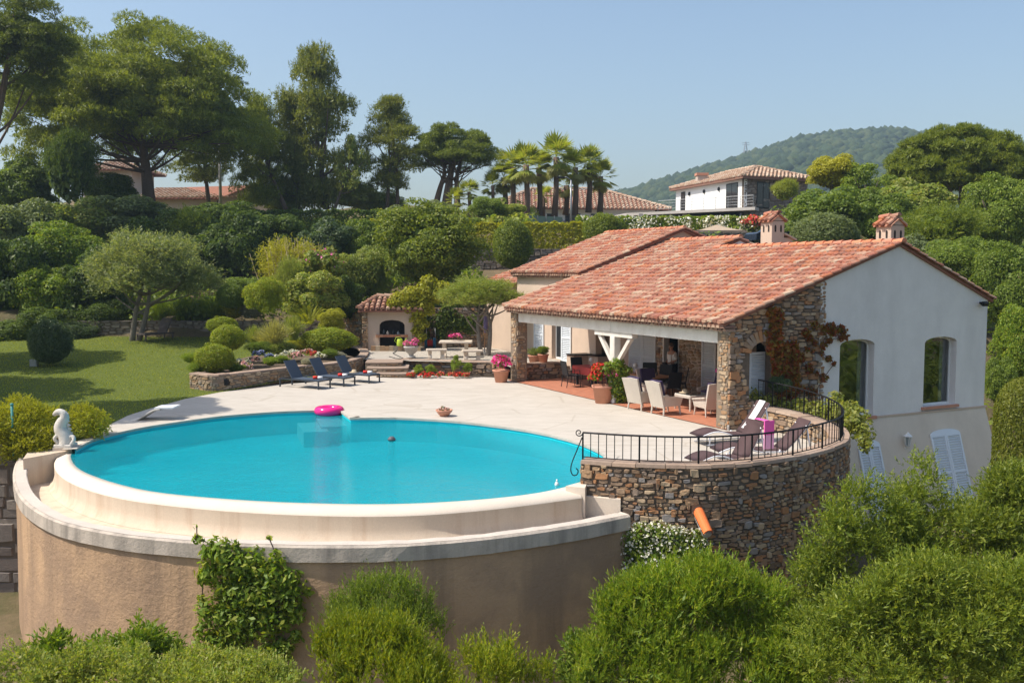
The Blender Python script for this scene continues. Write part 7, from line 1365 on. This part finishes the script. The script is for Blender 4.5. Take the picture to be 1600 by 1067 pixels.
def fill(x0,x1,top,Y,n,r0,r1,ybot=1090,dY=.8):
    out = []
    for _ in range(n):
        px = random.uniform(x0,x1); tp = np.interp(px,*zip(*top)); py = tp + random.random()*(ybot-tp); r_ = random.uniform(r0,r1); py = max(py, tp+r_*FPX/Y*.85); out.append((px,py,Y-(py-tp)/(ybot-tp+1)*dY+random.uniform(-.25,.25),r_))
    return out
fore('foreground_bush','dense bright green bush in front of the round stone terrace wall', fill(905,1265,[(900,1030),(930,980),(970,922),(1040,892),(1100,884),(1150,895),(1205,925),(1245,970),(1275,1020)],16.2,85,.20,.36), 'fresh', 7500, 8, .26, .12, .19, 9500, .15, .6, .42, fasp=.22)
RB = [('large olive green bush between the stone terrace wall and the lower shutters',[(1255,890),(1285,825),(1325,765),(1350,742),(1385,745),(1420,820),(1445,900)],1265,1440,16.8,46),
      ('olive green bush below the louvred lower shutters of the villa',[(1395,840),(1425,735),(1445,712),(1470,760),(1500,780),(1530,820)],1405,1540,17.6,32),
      ('olive green bush at the right edge below the clipped cypress',[(1495,820),(1530,770),(1560,750),(1600,735),(1640,725)],1505,1640,16.6,34),
      ('leafy olive green bush at the bottom right corner',[(1240,985),(1300,935),(1380,905),(1450,875),(1550,870),(1640,890)],1250,1640,14.6,62)]
for i,(lab,top,x0,x1,Y,n) in enumerate(RB): fore('foreground_bush', lab, fill(x0,x1,top,Y,n,.18,.38), 'mastic' if i != 2 else 'mastic_d', 3600 if i < 3 else 5200, 9, .26, .10, .27, 2600, .12, .4, .75)
fore('foreground_bush','yellow tipped upright bush at the bottom centre against the pool wall', fill(490,690,[(480,1050),(520,990),(560,985),(620,990),(680,1015),(720,1050)],14.6,60,.07,.2), 'bright', 1700, 12, .34, .10, .24, 1500, .11, .8, .45)
fore('foreground_bush','loose bright green bush at the bottom right of the pool wall centre', fill(680,800,[(670,1050),(710,1030),(760,1005),(785,1010),(805,1055)],14.8,26,.06,.15), 'bright', 620, 11, .32, .09, .26, 450, .10, .75, .5)
fore('foreground_bush','dark green twiggy shrub against the middle of the pool wall', fill(530,685,[(520,960),(560,925),(600,912),(640,912),(665,950),(690,1005)],16.4,30,.13,.26,1000), 'mid', 1700, 10, .30, .07, .3, 1000, .08, .75, .5)
fore('foreground_bush','small glossy bush at the pool wall foot left of the bright green bush', fill(885,960,[(880,1010),(910,985),(945,985),(965,1010)],16.4,14,.12,.22), 'jas', 420, 7, .2, .10, .5, 600, .11, .4, .7)
fore('foreground_bush','pale green ground covering bush at the bottom left corner', fill(-60,470,[(-60,1030),(0,1018),(100,1025),(250,1020),(400,1030),(470,1060)],13.4,70,.14,.26), 'olive_g', 3200, 8, .15, .07, .42, 3000, .08, .4, .75)
fore('foreground_bush','large leaved shrub rising before the left foot of the pool wall', fill(60,265,[(50,1020),(90,1000),(160,1000),(200,975),(225,965),(250,990),(265,1020)],14.6,24,.12,.22), 'fresh', 620, 9, .22, .15, .28, 500, .15, .5, .8)
for px,lab in ((820,'single upright sprig at the bottom edge right of centre'),(850,'second upright sprig at the bottom edge right of centre')): fore('foreground_sprig',lab,[(px,1064,14.8,.15)],'bright',60,10,.3,.09,.26,30,.08,.8,.5)
q = D(1596,690,22.5); n = 26000
z = rng.uniform(-1,1,n); an = rng.uniform(0,2*PI,n); r_ = np.where(z>.55, np.sqrt(np.clip(1-((z-.55)/.45)**2,0,1)),1)*(.95+.07*rng.random(n)); C = np.stack([r_*np.cos(an)*.85, r_*np.sin(an)*.85, z*2.25],1); dn = np.stack([np.cos(an),np.sin(an),np.clip(z-.5,0,1)*2],1); A = unit(np.array([0,0,1.0])+.6*rng.normal(size=(n,3))); L2 = rng.uniform(.05,.12,n)
o = link('clipped_cypress', quads('clipped_cypress', leafquads(C,A,unit(dn+.5*rng.normal(size=(n,3))),L2,L2*.55)), M['L_cyp']); o.location = (q[0],22.5,q[2]-.4); o.scale = (.72,.72,.85); tag(o,'tall clipped cypress column at the right edge beside the villa','cypress')
# wooded ground behind and shade trees out of frame on the left
for (x,y,zc,r_,lab) in ((-19.2,29.2,9.6,3.2,'tall tree beyond the left edge shading the pool corner'),(-25.5,33.0,8.5,4.6,'broad tree beyond the left edge shading the front lawn'),(-26,41.5,7.5,4.2,'broad tree beyond the left edge shading the back of the lawn')):
    t = thing('shade_tree', lab, 'tree', (x,y,0)); crown_obj('crown','bush','L_dark',(x,y,zc),(r_,r_,r_*.7),t); MB().tube([(x,y,-.3),(x+.2,y,zc*.5),(x,y,zc)],[.3,.22,.1],8).build('trunk', M['bark'], t, True)
# rough growth on the slopes
def undergrowth(lab, P, n, per, size, mat, hmax=1.0):
    x0,y0 = np.min(P,0); x1,y1 = np.max(P,0); x = rng.uniform(x0,x1,n*3); y = rng.uniform(y0,y1,n*3); k = inpoly(x,y,P); x, y = x[k][:n], y[k][:n]; r_ = rng.uniform(.45,1.1,len(x))*hmax; bc = np.stack([x,y,terr(x,y)+r_*.3],1); br = np.stack([r_*1.2,r_*1.2,r_],1)
    return tag(link('undergrowth', quads('undergrowth', foliage(bc, br, len(x)*per, size, .55, lo=-.2, fill=.4)), M['L_'+mat]), lab, 'undergrowth', kind='stuff')
undergrowth('tangled green growth covering the slope behind the garden', [(-40,53),(-9.5,52.5),(-8.5,51.5),(-4,51),(-1,54),(-3.5,60),(-6,70.5),(-40,71)], 620, 70, .26, 'mid')
undergrowth('dark scrub along the ridge under the pines', [(-55,73),(-6,73),(2,71),(2,84),(-4,84),(-55,90)], 420, 60, .34, 'olive_g', 1.1)
undergrowth('green scrub covering the slope to the right behind the villa', [(17,46),(30,34),(60,40),(60,80),(22,80),(13,68),(12,52)], 620, 70, .28, 'mid', 1.2)
undergrowth('leafy woodland on the slope to the right of the villa, outside the view', [(17.5,31),(20,22),(17,8),(24,-6),(60,-6),(60,34),(28,34)], 260, 90, .5, 'mid', 3.2)
undergrowth('low scrub below the retaining walls', [(-13,20.5),(-12,18.4),(-4,15.6),(3,16.5),(9,18),(16,22),(22,26),(20,8),(-18,8),(-22,19)], 300, 110, .14, 'mastic_d', .5)
